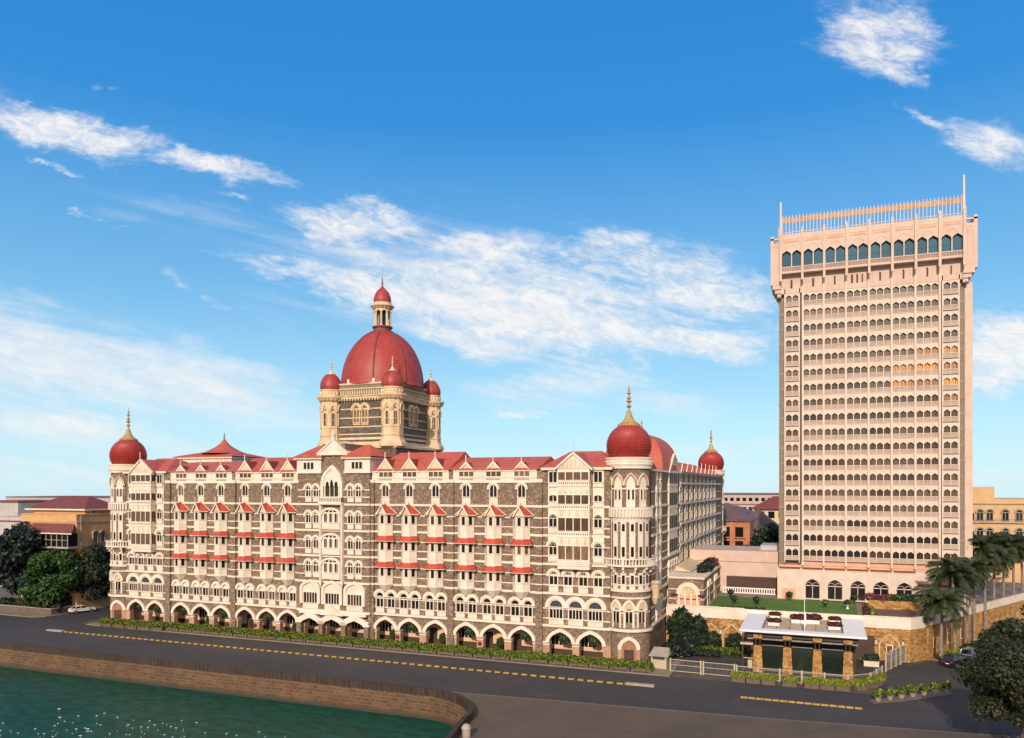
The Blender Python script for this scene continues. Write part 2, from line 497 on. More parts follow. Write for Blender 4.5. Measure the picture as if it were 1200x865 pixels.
c = g.mix(g.maprange(n3, 0.5, 0.75, 0.0, 0.4), c, (0.07, 0.055, 0.045))
vo = g.new('ShaderNodeTexVoronoi', feature='DISTANCE_TO_EDGE')
vo.inputs['Scale'].default_value = 0.9
g.l.new(v, vo.inputs['Vector'])
c = g.mix(g.maprange(vo.outputs['Distance'], 0.0, 0.03, 0.35, 0.0), c, (0.06, 0.05, 0.04))
g.put(b.inputs['Base Color'], c)
b.inputs['Roughness'].default_value = 0.9
bump(g, b, n3, 0.02, 0.4)
plaster('patio', (0.55, 0.43, 0.32), (0.45, 0.35, 0.26), streak=0.4)
plaster('paving', (0.26, 0.20, 0.15), (0.19, 0.15, 0.115), streak=0.4)
plaster('paving_red', (0.15, 0.085, 0.06), (0.11, 0.06, 0.045), streak=0.4)
plaster('kerb', (0.15, 0.125, 0.10), (0.11, 0.09, 0.075), streak=0.4)
plaster('earth', (0.10, 0.085, 0.06), (0.075, 0.06, 0.045), streak=0.4)
m, g, b = base_mat('lawn')
t = g.new('ShaderNodeTexCoord')
n = g.noise(t.outputs['Object'], 0.4, 5, 0.6)
n3 = g.noise(t.outputs['Object'], 14.0, 4, 0.7)
c = g.mix(g.maprange(n, 0.35, 0.7), (0.055, 0.15, 0.016), (0.08, 0.19, 0.022))
c = g.mix(g.maprange(n3, 0.45, 0.7, 0.0, 0.6), c, (0.035, 0.10, 0.014))
g.put(b.inputs['Base Color'], c)
b.inputs['Roughness'].default_value = 0.9
bump(g, b, n3, 0.06, 0.8)
m, g, b = base_mat('water')
t = g.new('ShaderNodeTexCoord')
v = t.outputs['Object']
x, y, z = g.sep(v)
a = g.noise(g.comb(g.m('MULTIPLY_ADD', y, 0.25, x), g.m('MULTIPLY', y, 1.7), 0.0), 0.42, 5, 0.6, 0.6)
a2 = g.noise(g.comb(x, g.m('MULTIPLY', y, 1.6), 2.0), 1.9, 5, 0.6, 0.4)
h = g.m('ADD', a, g.m('MULTIPLY', a2, 0.3))
c = g.mix(g.maprange(a, 0.35, 0.65), (0.001, 0.050, 0.032), (0.002, 0.080, 0.053))
g.put(b.inputs['Base Color'], c)
b.inputs['Roughness'].default_value = 0.09
b.inputs['IOR'].default_value = 1.33
b.inputs['Specular IOR Level'].default_value = 0.10
bump(g, b, h, 0.30, 0.7)


# ------------------------------------------------------------------ mesh builder
class MB:
    def __init__(s):
        s.v, s.f, s.m = [], [], []

    def add(s, vs, fs, m=0):
        o = len(s.v)
        s.v.extend(vs)
        for f in fs:
            s.f.append(tuple(i + o for i in f))
            s.m.append(m)

    def box(s, x0, x1, y0, y1, z0, z1, m=0):
        s.add([(x0, y0, z0), (x1, y0, z0), (x1, y1, z0), (x0, y1, z0),
               (x0, y0, z1), (x1, y0, z1), (x1, y1, z1), (x0, y1, z1)],
              [(0, 3, 2, 1), (4, 5, 6, 7), (0, 1, 5, 4), (1, 2, 6, 5), (2, 3, 7, 6), (3, 0, 4, 7)], m)

    def wbox(s, x0, x1, y0, y1, z0, z1, m=0, n=1):
        """box cut along x so that a cylinder warp bends it"""
        for i in range(n):
            s.box(x0 + (x1 - x0) * i / n, x0 + (x1 - x0) * (i + 1) / n, y0, y1, z0, z1, m)

    def prism(s, plan, z0, z1, m=0, plan2=None, caps=True):
        p2 = plan2 or plan
        n = len(plan)
        vs = [(x, y, z0) for x, y in plan] + [(x, y, z1) for x, y in p2]
        fs = [(i, (i + 1) % n, n + (i + 1) % n, n + i) for i in range(n)]
        if caps:
            fs += [tuple(range(n))[::-1], tuple(range(n, 2 * n))]
        s.add(vs, fs, m)

    def plate(s, pts, y0, y1, m=0):
        """polygon in x,z, front at y1, back at y0"""
        n = len(pts)
        vs = [(x, y1, z) for x, z in pts] + [(x, y0, z) for x, z in pts]
        fs = [tuple(range(n)), tuple(range(n, 2 * n))[::-1]]
        fs += [(i, i + n, (i + 1) % n + n, (i + 1) % n) for i in range(n)]
        s.add(vs, fs, m)

    def lathe(s, prof, n=24, cx=0, cy=0, m=0, rot=0.0, sx=1, sy=1):
        k = len(prof)
        vs = []
        for r, z in prof:
            for i in range(n):
                a = 2 * PI * i / n + rot
                vs.append((cx + r * math.cos(a) * sx, cy + r * math.sin(a) * sy, z))
        fs = []
        for j in range(k - 1):
            for i in range(n):
                i2 = (i + 1) % n
                fs.append((j * n + i, j * n + i2, (j + 1) * n + i2, (j + 1) * n + i))
        if prof[0][0] > 0.01:
            fs.append(tuple(range(n))[::-1])
        if prof[-1][0] > 0.01:
            fs.append(tuple(range((k - 1) * n, k * n)))
        s.add(vs, fs, m)

    def tube(s, pts, rad, n=6, m=0):
        """tube along points; rad number or list"""
        if not isinstance(rad, (list, tuple)):
            rad = [rad] * len(pts)
        vs, fs = [], []
        P = [Vector(p) for p in pts]
        for i, p in enumerate(P):
            d = (P[min(i + 1, len(P) - 1)] - P[max(i - 1, 0)]).normalized()
            a = d.cross(Vector((0, 0, 1)))
            if a.length < 0.01:
                a = d.cross(Vector((1, 0, 0)))
            a.normalize()
            c = d.cross(a)
            for k in range(n):
                t = 2 * PI * k / n
                q = p + (a * math.cos(t) + c * math.sin(t)) * rad[i]
                vs.append(tuple(q))
        for i in range(len(P) - 1):
            for k in range(n):
                k2 = (k + 1) % n
                fs.append((i * n + k, i * n + k2, (i + 1) * n + k2, (i + 1) * n + k))
        fs.append(tuple(range(n))[::-1])
        fs.append(tuple(range((len(P) - 1) * n, len(P) * n)))
        s.add(vs, fs, m)

    def warp(s, fn):
        s.v = [fn(*p) for p in s.v]
        return s

    def shift(s, x=0, y=0, z=0):
        s.v = [(a + x, b + y, c + z) for a, b, c in s.v]
        return s

    def mesh(s, name, mats, smooth=False):
        me = bpy.data.meshes.new(name)
        me.from_pydata(s.v, [], s.f)
        for k in mats:
            me.materials.append(MATS[k])
        if len(mats) > 1:
            me.polygons.foreach_set('material_index', s.m)
        if smooth:
            me.polygons.foreach_set('use_smooth', [True] * len(s.f))
            me.set_sharp_from_angle(angle=R(38))
        me.update()
        return me


WM = {}


def at(x=0, y=0, z=0, rot=0.0):
    return Matrix.Translation((x, y, z)) @ Matrix.Rotation(rot, 4, 'Z')


def put(name, data, parent=None, M=None, label=None, cat=None, group=None, kind=None):
    """link one object; M is its place in the world"""
    M = M or Matrix()
    o = bpy.data.objects.new(name, data)
    COL.objects.link(o)
    WM[o.name] = M
    if parent is not None:
        o.parent = parent
        o.matrix_basis = WM[parent.name].inverted() @ M
    else:
        o.matrix_basis = M
    if label:
        o['label'] = label
    if cat:
        o['category'] = cat
    if group:
        o['group'] = group
    if kind:
        o['kind'] = kind
    return o


def thing(name, label, cat, M, group=None):
    return put(name, None, None, M, label, cat, group)


def dup(o, M, parent=None, label=None, group=None):
    c = o.copy()
    COL.objects.link(c)
    WM[c.name] = M
    if parent is not None:
        c.parent = parent
        c.matrix_basis = WM[parent.name].inverted() @ M
    else:
        c.matrix_basis = M
    if label:
        c['label'] = label
    if group:
        c['group'] = group
    for ch in list(o.children):
        dup(ch, M @ ch.matrix_basis, c)
    return c


# ------------------------------------------------------------------ arch shapes
def arc(wd, h, kind='r', n=10):
    a = wd / 2
    pts = []
    if kind == 'p' and h > a:
        c = (h * h - a * a) / (2 * a)
        r = a + c
        e = math.atan2(h, -c)
        half = n // 2
        L = []
        for i in range(half + 1):
            t = PI + (e - PI) * i / half
            L.append((c + r * math.cos(t), r * math.sin(t)))
        pts = L + [(-x, z) for x, z in L[-2::-1]]
    else:
        for i in range(n + 1):
            t = PI - PI * i / n
            x = a * math.cos(t)
            s = abs(x / a)
            if kind == 'q' or kind == 'p':
                z = h * (0.72 * math.sqrt(max(0, 1 - s * s)) + 0.28 * (1 - s))
            elif kind == 'o':      # cusped, with a small peak
                z = h * (0.62 * math.sqrt(max(0, 1 - s * s)) + 0.38 * (1 - s) ** 2 * 1.0)
            else:
                z = h * math.sin(t)
            pts.append((x, z))
    return pts


def ring(mb, cx, zs, wd, h, t, kind, y0, y1, m=0, legs=0.0, n=10):
    pi_ = [(-wd / 2, -legs)] * (legs > 0) + arc(wd, h, kind, n) + [(wd / 2, -legs)] * (legs > 0)
    po = [(-wd / 2 - t, -legs)] * (legs > 0) + arc(wd + 2 * t, h + t, kind, n) + [(wd / 2 + t, -legs)] * (legs > 0)
    k = len(pi_)
    vs = []
    for pts in (pi_, po):
        for yy in (y1, y0):
            vs += [(cx + x, yy, zs + z) for x, z in pts]
    # 0..k inner front, k..2k inner back, 2k..3k outer front, 3k..4k outer back
    fs = []
    for i in range(k - 1):
        fs.append((i, i + 1, 2 * k + i + 1, 2 * k + i))
        fs.append((i, k + i, k + i + 1, i + 1))
        fs.append((2 * k + i, 2 * k + i + 1, 3 * k + i + 1, 3 * k + i))
    fs.append((0, 2 * k, 3 * k, k))
    fs.append((k - 1, 2 * k - 1, 4 * k - 1, 3 * k - 1))
    mb.add(vs, fs, m)


def arch_plate(mb, cx, z0, zs, wd, h, kind, y0, y1, m=0, n=10):
    pts = [(cx + x, zs + z) for x, z in arc(wd, h, kind, n)]
    if zs > z0:
        pts = [(cx - wd / 2, z0)] + pts + [(cx + wd / 2, z0)]
    mb.plate(pts, y0, y1, m)


def arch_screen(mb, x0, x1, z0, zs, zt, arches, y0, y1, m=0, n=8, mp=None):
    """wall from x0 to x1 with arched openings, all springing at zs; front y1, back y0"""
    mp = m if mp is None else mp
    e = x0
    for cx, wd, h, kind in arches:
        if cx - wd / 2 > e + 1e-4:
            mb.box(e, cx - wd / 2, y1, y0, z0, zs, mp)
            mb.box(e, cx - wd / 2, y1, y0, zs, zt, m)
        pts = [(cx + x, zs + z) for x, z in arc(wd, h, kind, n)]
        for (xa, za), (xb, zb) in zip(pts[:-1], pts[1:]):
            vs = [(xa, y1, za), (xb, y1, zb), (xb, y1, zt), (xa, y1, zt),
                  (xa, y0, za), (xb, y0, zb), (xb, y0, zt), (xa, y0, zt)]
            mb.add(vs, [(0, 1, 2, 3), (7, 6, 5, 4), (0, 4, 5, 1), (3, 2, 6, 7)], m)
        e = cx + wd / 2
    if x1 > e + 1e-4:
        mb.box(e, x1, y1, y0, z0, zs, mp)
        mb.box(e, x1, y1, y0, zs, zt, m)


def balustrade(mb, x0, x1, z0, z1, y0, y1, step=0.28, m=0, rail=0.13):
    mb.box(x0, x1, y1, y0, z0, z0 + rail, m)
    mb.box(x0, x1, y1, y0, z1 - rail, z1, m)
    n = max(1, int((x1 - x0) / step))
    for i in range(n):
        c = x0 + (i + 0.5) * (x1 - x0) / n
        mb.box(c - step * 0.24, c + step * 0.24, y1 + 0.03, y0 - 0.03, z0 + rail, z1 - rail, m)


def make_window(wd, hr, rise, kind='r', lights=2, apron=0.0, hood=0.0, transom=True, jamb=0.14, fan=0, deep=0.26, panels=3):
    """returns frame and pane meshes; local z = 0 at the foot of the apron"""
    f, p = MB(), MB()
    zs = apron + 0.12 + hr
    if rise > 0:
        ring(f, 0, zs, wd, rise, jamb, kind, 0.0, -deep, 0, legs=hr)
    else:
        f.box(-wd / 2 - jamb, -wd / 2, -deep, 0, apron + 0.12, zs, 0)
        f.box(wd / 2, wd / 2 + jamb, -deep, 0, apron + 0.12, zs, 0)
        f.box(-wd / 2 - jamb, wd / 2 + jamb, -deep, 0, zs, zs + jamb, 0)
    f.box(-wd / 2 - jamb - 0.06, wd / 2 + jamb + 0.06, -deep - 0.08, 0, apron, apron + 0.12, 0)
    if apron > 0.1:
        f.box(-wd / 2 - jamb, wd / 2 + jamb, -deep + 0.06, 0, 0, apron, 0)
        for i in range(panels):
            ww = (wd + 2 * jamb) / panels
            c = -wd / 2 - jamb + ww * (i + 0.5)
            f.box(c - ww * 0.32, c + ww * 0.32, -deep + 0.02, -deep + 0.06, apron * 0.15, apron * 0.8, 0)
    for i in range(1, lights):
        c = -wd / 2 + wd * i / lights
        top = rise * math.sqrt(max(0, 1 - (2 * c / wd) ** 2)) * 0.95 if (rise > 0 and not transom) else 0
        f.box(c - 0.055, c + 0.055, -0.16, -0.02, apron + 0.12, zs + top, 0)
    if transom and rise > 0:
        f.box(-wd / 2, wd / 2, -0.17, -0.02, zs - 0.09, zs + 0.03, 0)
    if fan:
        for i in range(1, fan):
            t = PI * i / fan
            c, s_ = math.cos(t), math.sin(t)
            q = 0.035
            a = [(0.28 * c - q * s_, zs + 0.28 * s_ + q * c), (0.95 * wd / 2 * c - q * s_, zs + 0.95 * rise * s_ + q * c),
                 (0.95 * wd / 2 * c + q * s_, zs + 0.95 * rise * s_ - q * c), (0.28 * c + q * s_, zs + 0.28 * s_ - q * c)]
            f.plate(a, -0.03, -0.15, 0)
    if hood > 0:
        ring(f, 0, zs + 0.02, wd + 2 * jamb + 0.02, rise + jamb, hood, kind, 0.0, -deep - 0.14, 0, legs=0.12)
    if rise > 0:
        arch_plate(p, 0, apron + 0.12, zs, wd, rise, kind, 0.0, -0.05)
    else:
        p.box(-wd / 2, wd / 2, -0.05, 0, apron + 0.12, zs)
    return f, p


PROTO = {}


def window(key, parent, M, name='window', mats=('white',), pane='glass_dark', **kw):
    if key not in PROTO:
        f, p = make_window(**kw)
        PROTO[key] = (f.mesh(name, mats), p.mesh('pane', (pane,)))
    fm, pm = PROTO[key]
    o = put(name, fm, parent, M)
    put('pane', pm, o, M)
    return o


def struct(name, mb, mats, smooth=False):
    return put(name, mb.mesh(name, mats, smooth), kind='structure')


def poly(mb, pts, z, m=0):
    mb.add([(x, y, z) for x, y in pts], [tuple(range(len(pts)))], m)


# ------------------------------------------------------------------ ground, road, sea
SEA_Y, SEA_X = 85.8, -36.5
curve = [(-1500, SEA_Y), (-45.5, SEA_Y)]
for i in range(1, 9):
    t = PI / 2 * i / 8
    curve.append((-45.5 + 9.5 * math.sin(t), SEA_Y - 9.5 + 9.5 * math.cos(t)))
curve += [(-33.0, 62), (-26.0, 0), (-26, -200)]
land = MB()
poly(land, curve + [(1500, -200), (1500, 900), (-1500, 900), (-1500, SEA_Y)], 0.0)
struct('ground', land, ('earth',))
wt = MB()
wt.add([(-3000, -1200, -2.55), (3000, -1200, -2.55), (3000, 120, -2.55), (-3000, 120, -2.55)], [(0, 1, 2, 3)])
struct('water', wt, ('water',))
rd = MB()
road_s = [(-1400, 86.4), (-60, 86.4), (-45, 88.6), (-5, 91.6), (12, 93.4), (40, 97), (90, 110)]
poly(rd, road_s + [(110, 190), (60, 200), (15.5, 130.5), (7.6, 121.5), (7.6, 107.2), (-20, 107.2), (-124, 106.2), (-131, 108), (-132, 160), (-142.6, 160), (-142.6, 113),
                   (-145, 108.8), (-1400, 108.8)], 0.006)
struct('road', rd, ('asphalt',))
pv = MB()
pv_pts = [(-60, 86.0), (-45, 88.2), (-5, 91.2), (12, 93.0), (40, 96.6), (90, 109.6), (200, 60), (200, -150), (-24, -150), (-25.5, 0), (-32.5, 62)]
pv_pts += [(x + 0.6 * 0, y) for x, y in curve[2:10][::-1]]
poly(pv, pv_pts, 0.13)
nk = 6
for (xa, ya), (xb, yb) in zip(pv_pts[:5], pv_pts[1:6]):
    pv.add([(xa, ya, 0), (xb, yb, 0), (xb, yb, 0.132), (xa, ya, 0.132)], [(0, 1, 2, 3)])
struct('promenade', pv, ('promenade',))
kb = MB()
for (xa, ya), (xb, yb) in zip(pv_pts[:5], pv_pts[1:6]):
    L = math.hypot(xb - xa, yb - ya)
    nx, ny = -(yb - ya) / L * 0.28, (xb - xa) / L * 0.28
    kb.prism([(xa, ya), (xb, yb), (xb + nx, yb + ny), (xa + nx, ya + ny)], 0.0, 0.15)
struct('kerb', kb, ('kerb',))
fc = MB()
fc.box(-128, -19, 106.9, 116.2, 0, 0.14)
struct('forecourt', fc, ('paving',))
dw = MB()
poly(dw, [(-22.5, 111), (8, 111), (9, 122), (13, 128.4), (-22.5, 128.4)], 0.012)
struct('driveway', dw, ('asphalt',))
pv2 = MB()
pv2.prism([(-142.7, 113.2), (-142.7, 160), (-143.6, 160), (-143.8, 112.2), (-400, 112.2), (-400, 109), (-145.2, 109), (-143.4, 110.4)], 0, 0.14)
struct('pavement', pv2, ('paving',))

# sea wall: battered masonry with a dark coping
sw = MB()
cp = MB()
outer = [(x, y) for x, y in curve[:-1]]
nrm = []
for i, (x, y) in enumerate(outer):
    a = outer[max(0, i - 1)]
    c = outer[min(len(outer) - 1, i + 1)]
    L = math.hypot(c[0] - a[0], c[1] - a[1])
    nrm.append(((c[1] - a[1]) / L, -(c[0] - a[0]) / L))
cut = 0
P = []
for (x, y), (nx, ny) in zip(outer, nrm):
    P.append([(x - nx * 0.55, y - ny * 0.55, 1.0), (x, y, 1.0), (x + nx * 0.10, y + ny * 0.10, 0.15), (x + nx * 0.9, y + ny * 0.9, -4)])
pts2 = []
for a, c in zip(P[:-1], P[1:]):
    seg = max(1, int(math.hypot(c[1][0] - a[1][0], c[1][1] - a[1][1]) / 4))
    for i in range(seg):
        t = i / seg
        pts2.append([tuple(p + (q - p) * t for p, q in zip(u, v_)) for u, v_ in zip(a, c)])
pts2.append(P[-1])
for a, c in zip(pts2[:-1], pts2[1:]):
    sw.add([a[2], c[2], c[3], a[3]], [(0, 1, 2, 3)])
    aa = [a[0], a[1], a[2], (a[0][0], a[0][1], 0)]
    cc = [c[0], c[1], c[2], (c[0][0], c[0][1], 0)]
    cp.add(aa + cc, [(0, 4, 5, 1), (1, 5, 6, 2), (0, 3, 7, 4)])
sea = put('sea_wall', None, None, at(-70, SEA_Y, 0), 'brown masonry sea wall with dark coping curving round the green water', 'sea wall')
put('wall', sw.mesh('wall', ('sea_brick',)), sea)
put('coping', cp.mesh('coping', ('sea_cap',)), sea)
bo = MB()
bo.lathe([(0.55, 0.1), (0.55, 1.2), (0.65, 1.25), (0.65, 1.4), (0.45, 1.7), (0.2, 1.85), (0, 1.9)], 12)
put('bollard', bo.mesh('bollard', ('concrete',), True), None, at(-33.9, 73.2, 0.0) @ Matrix.Scale(0.8, 4), 'stubby stone bollard standing where the sea wall bends', 'bollard')

fm = MB()  # flat white flecks shaped to imitate sun glints on the water
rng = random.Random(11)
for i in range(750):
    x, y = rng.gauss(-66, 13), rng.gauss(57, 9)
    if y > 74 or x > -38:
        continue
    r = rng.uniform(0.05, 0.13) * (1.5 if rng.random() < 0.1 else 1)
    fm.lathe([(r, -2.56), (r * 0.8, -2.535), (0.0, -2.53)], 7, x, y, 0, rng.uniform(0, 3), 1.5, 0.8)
put('painted_glints', fm.mesh('painted_glints', ('white_paint',)), None, None, 'white flecks imitating sun glints on the green water at the lower left', 'painted_glints', None, 'stuff')

# the long divider of raised blocks in the road
blk = MB()
blk.box(-0.40, 0.40, -0.17, 0.17, 0.0, 0.15, 0)
blk.box(-0.47, -0.40, -0.17, 0.17, 0.0, 0.14, 1)
bme = blk.mesh('kerb_block', ('yellow_paint', 'black_rubber'))
for i in range(78):
    x = -126.2 + i * 1.34
    put('kerb_block', bme, None, at(x, 100.4 + 0.004 * (x + 70), 0.008, random.Random(i).uniform(-0.03, 0.03)),
        'small yellow raised block in the long dashed divider along the road before the palace', 'kerb block', 'kerb blocks of the long divider')
for i in range(15):
    put('kerb_block', bme, None, at(-8.6 + i * 0.92, 99.6, 0.008),
        'small yellow raised block in the short row on the road before the entrance', 'kerb block', 'kerb blocks of the short row')
sl_ = MB()
sl_.box(-1.9, 1.9, -0.42, 0.42, 0, 0.2)
sme = sl_.mesh('kerb_slab', ('concrete',))
put('kerb_slab', sme, None, at(-127.6, 100.3, 0.008), 'pale concrete slab at the far left end of the yellow divider', 'slab')
put('kerb_slab', sme, None, at(-21.8, 100.9, 0.008), 'pale concrete slab at the near right end of the long yellow divider', 'slab')

# ------------------------------------------------------------------ THE PALACE HOTEL
FY = 112.0
AX = -76.15                     # axis of symmetry of the front
hotel = put('palace_hotel', None, None, at(AX, FY, 0),
            'grand grey stone hotel with white arcades, red tiled roofs and a big central red dome', 'hotel')
OR_R = [-66.4, -61.95, -57.2, -51.8, -47.15, -42.45]          # oriel bays, right wing
OR_L = [2 * AX - x for x in OR_R]                              # left wing, mirrored
BAYS = OR_L + OR_R
END_R = [-36.2, -31.5]
END_L = [2 * AX - x for x in END_R]
FLOORS = [22.95, 18.55, 14.25, 9.85]                           # thick string courses
THIN = [21.2, 19.75, 16.95, 15.45, 12.65, 11.1]

# upper front wall with white bands
wl = MB()
wl.box(-123.5, -28.6, FY, FY + 12, 4.75, 28.7, 0)
for xa, xb in ((-123.5, -83.9), (-68.9, -28.6)):
    for z in FLOORS:
        wl.box(xa, xb, FY - 0.16, FY, z - 0.17, z + 0.17, 1)
    for z in THIN:
        wl.box(xa, xb, FY - 0.07, FY, z - 0.09, z + 0.09, 1)
    for z in (7.55, 6.05):
        wl.box(xa, xb, FY - 0.07, FY, z - 0.09, z + 0.09, 1)
wl.box(-123.5, -28.6, FY - 0.34, FY, 4.8, 5.15, 1)
for x in (-112.9, -97.7, -83.4, -69.1, -54.5, -39.6):
    wl.box(x - 0.55, x + 0.55, FY - 0.40, FY, 4.75, 27.0, 0)
    wl.box(x - 0.62, x + 0.62, FY - 0.47, FY, 26.6, 27.1, 1)
    for z in FLOORS:
        wl.box(x - 0.6, x + 0.6, FY - 0.46, FY, z - 0.17, z + 0.17, 1)
    for z in THIN:
        wl.box(x - 0.57, x + 0.57, FY - 0.43, FY, z - 0.09, z + 0.09, 1)
wl.box(-126, -24.5, FY + 12, FY + 15.9, 0, 28.5, 0)
put('wall', wl.mesh('wall', ('basalt', 'white')), hotel)
# projecting middle block wall
cw = MB()
cw.box(-83.35, -69.15, FY - 0.65, FY, 4.75, 28.9, 0)
cw.box(-78.5, -74.0, FY - 0.55, FY + 6, 28.9, 33.2, 0)
for z in FLOORS:
    cw.box(-83.4, -69.1, FY - 0.83, FY - 0.6, z - 0.17, z + 0.17, 1)
for z in THIN + [25.4, 24.2]:
    cw.box(-83.4, -69.1, FY - 0.73, FY - 0.6, z - 0.09, z + 0.09, 1)
cw.box(-83.5, -69.0, FY - 0.95, FY - 0.6, 4.75, 5.15, 1)
put('wall', cw.mesh('wall', ('basalt', 'white')), hotel)

# ground floor arcade: real openings
ga = MB()
arch_list = []
for x in BAYS:
    arch_list.append((x, 3.55, 1.55, 'q'))
for x in END_L + END_R:
    arch_list.append((x, 3.65, 1.55, 'q'))
for x in (-80.75, -76.3, -71.85):
    arch_list.append((x, 3.5, 1.25, 'q'))
arch_list.sort()
arch_screen(ga, -123.6, -28.5, 0.1, 2.55, 4.8, arch_list, FY + 0.9, FY - 0.05, 0, 12, 1)
for x in (-112.9, -97.7, -83.4, -69.1, -54.5, -39.6):
    ga.box(x - 0.55, x + 0.55, FY - 0.42, FY - 0.04, 0.1, 4.8, 0)
# white capitals on piers
edges = []
for (c, wd, h, k), (c2, wd2, h2, k2) in zip(arch_list[:-1], arch_list[1:]):
    edges.append((c + wd / 2 - 0.06, c2 - wd2 / 2 + 0.06))
for a, b2 in edges:
    ga.box(a, b2, FY - 0.17, FY + 0.95, 2.30, 2.52, 2)
    ga.box(a + 0.02, b2 - 0.02, FY - 0.13, FY + 0.93, 1.98, 2.12, 2)
put('arcade', ga.mesh('arcade', ('basalt', 'pier_pink', 'white')), hotel)
ah = MB()
ring(ah, 0, 0, 3.55, 1.55, 0.55, 'q', 0.0, -0.32, 0, 0.12, 12)
ahm = ah.mesh('arch_hood', ('white',))
for c, wd, h, k in arch_list:
    if not -83 < c < -70:
        put('arch_hood', ahm, hotel, at(c, FY - 0.05, 2.55))
# cusped white lintels of the middle entrance
lt = MB()
ring(lt, 0, 2.75, 3.4, 0.9, 1.15, 'o', 0.0, -0.5, 0, 0, 14)
lt.box(-2.2, 2.2, -0.45, 0, 4.35, 4.8, 0)
ltm = lt.mesh('entrance_arch', ('white',))
for x in (-80.75, -76.3, -71.85):
    put('entrance_arch', ltm, hotel, at(x, FY - 0.66, 0))
pe = MB()
pe.plate([(-2.3, 4.3), (2.3, 4.3), (0, 6.0)], 0, -0.35, 0)
pe.plate([(-1.2, 4.5), (1.2, 4.5), (0, 5.3)], -0.35, -0.42, 0)
put('entrance_gable', pe.mesh('entrance_gable', ('white',)), hotel, at(-76.3, FY - 1.0, 0))
pc = MB()
pc.box(-0.42, 0.42, -1.1, -0.06, 0.1, 3.6, 0)
pc.box(-0.5, 0.5, -1.2, -0.06, 3.3, 3.6, 1)
pcm = pc.mesh('entrance_pier', ('basalt', 'white'))
for x in (-83.0, -78.55, -74.05, -69.6):
    put('entrance_pier', pcm, hotel, at(x, FY, 0))
# back wall, ceiling of the arcade walk
ai = MB()
ai.box(-123.5, -28.6, FY + 2.9, FY + 4.5, 0.14, 4.75, 0)
ai.box(-123.5, -28.6, FY + 0.9, FY + 2.9, 4.65, 4.75, 0)
ai.box(-123.5, -28.6, FY + 2.8, FY + 2.9, 0.14, 0.9, 1)
put('arcade_back_wall', ai.mesh('arcade_back_wall', ('arcade_tan', 'brown_dark')), hotel)
rng = random.Random(5)
dm = MB()
dm.box(-0.7, 0.7, -0.08, 0, 0.0, 2.6, 1)
dm.box(-0.85, 0.85, -0.05, 0, 0.0, 2.8, 0)
dmm = dm.mesh('door', ('white', 'brown_dark'))
sm_ = MB()
sm_.box(-1.35, 1.35, -0.06, 0, 1.2, 3.0, 0)
for k in range(4):
    sm_.box(-1.2 + k * 0.62, -0.7 + k * 0.62, -0.08, 0, 1.35, 2.85, 1)
smm = sm_.mesh('shop_window', ('white', 'glass_dark'))
for i, (c, wd, h, k) in enumerate(arch_list):
    d = rng.choice((0, 1, 1)) if -123 < c < -40 else 1
    put('door' if d == 0 else 'shop_window', dmm if d == 0 else smm, hotel, at(c - 1.6 + rng.uniform(-0.4, 0.4), FY + 2.9, 0.15))

# ---- oriel windows
A_ = [(-1.36, 0.0), (-1.36, -0.28), (-0.55, -1.22), (0.55, -1.22), (1.36, -0.28), (1.36, 0.0)]


def offs(k, extra=0.0):
    return [((abs(x) + k) * (1 if x > 0 else -1), (y - k if y < -0.01 else y)) for x, y in A_]


def sub_faces():
    """front, right and left faces of the oriel: centre, outward rotation, width"""
    out = [((0, -1.22), 0.0, 1.1)]
    for sgn in (1, -1):
        a, b2 = Vector((0.55 * sgn, -1.22)), Vector((1.36 * sgn, -0.28))
        mdp = (a + b2) / 2
        d = b2 - a
        out.append(((mdp.x, mdp.y), sgn * (PI / 2 - math.atan2(abs(d.x), abs(d.y))), d.length))
    return out


ob = MB()
ob.prism(A_, 9.95, 21.45, 0)
ob.prism(offs(0.10), 9.9, 10.12, 0)
ob.prism(offs(0.07), 11.12, 11.26, 0)
ob.prism([(x * 0.35, y * 0.4) for x, y in A_], 8.75, 9.9, 0, offs(0.06))
ob.prism(offs(0.08), 17.95, 18.12, 0)
ob.prism(offs(0.08), 13.7, 13.86, 0)
ob.prism(offs(0.12), 21.3, 21.5, 0)
for (cx, cy), rt_, wd in sub_faces():
    M2 = at(cx, cy, 0, rt_)
    pb = MB()
    for zb, zt in ((10.2, 11.05), (14.0, 15.35), (18.3, 19.7)):
        for i in (-1, 1):
            pb.box(i * wd * 0.23 - wd * 0.17, i * wd * 0.23 + wd * 0.17, -0.035, 0, zb + 0.1, zt - 0.1, 0)
    for sx in (-1, 1):
        pb.box(sx * (wd / 2 - 0.06) - 0.06, sx * (wd / 2 - 0.06) + 0.06, -0.06, 0, 10.0, 21.4, 0)
    pb.v = [tuple(M2 @ Vector(q)) for q in pb.v]
    ob.add(pb.v, pb.f, 0)
obm = ob.mesh('bay_window', ('white',))


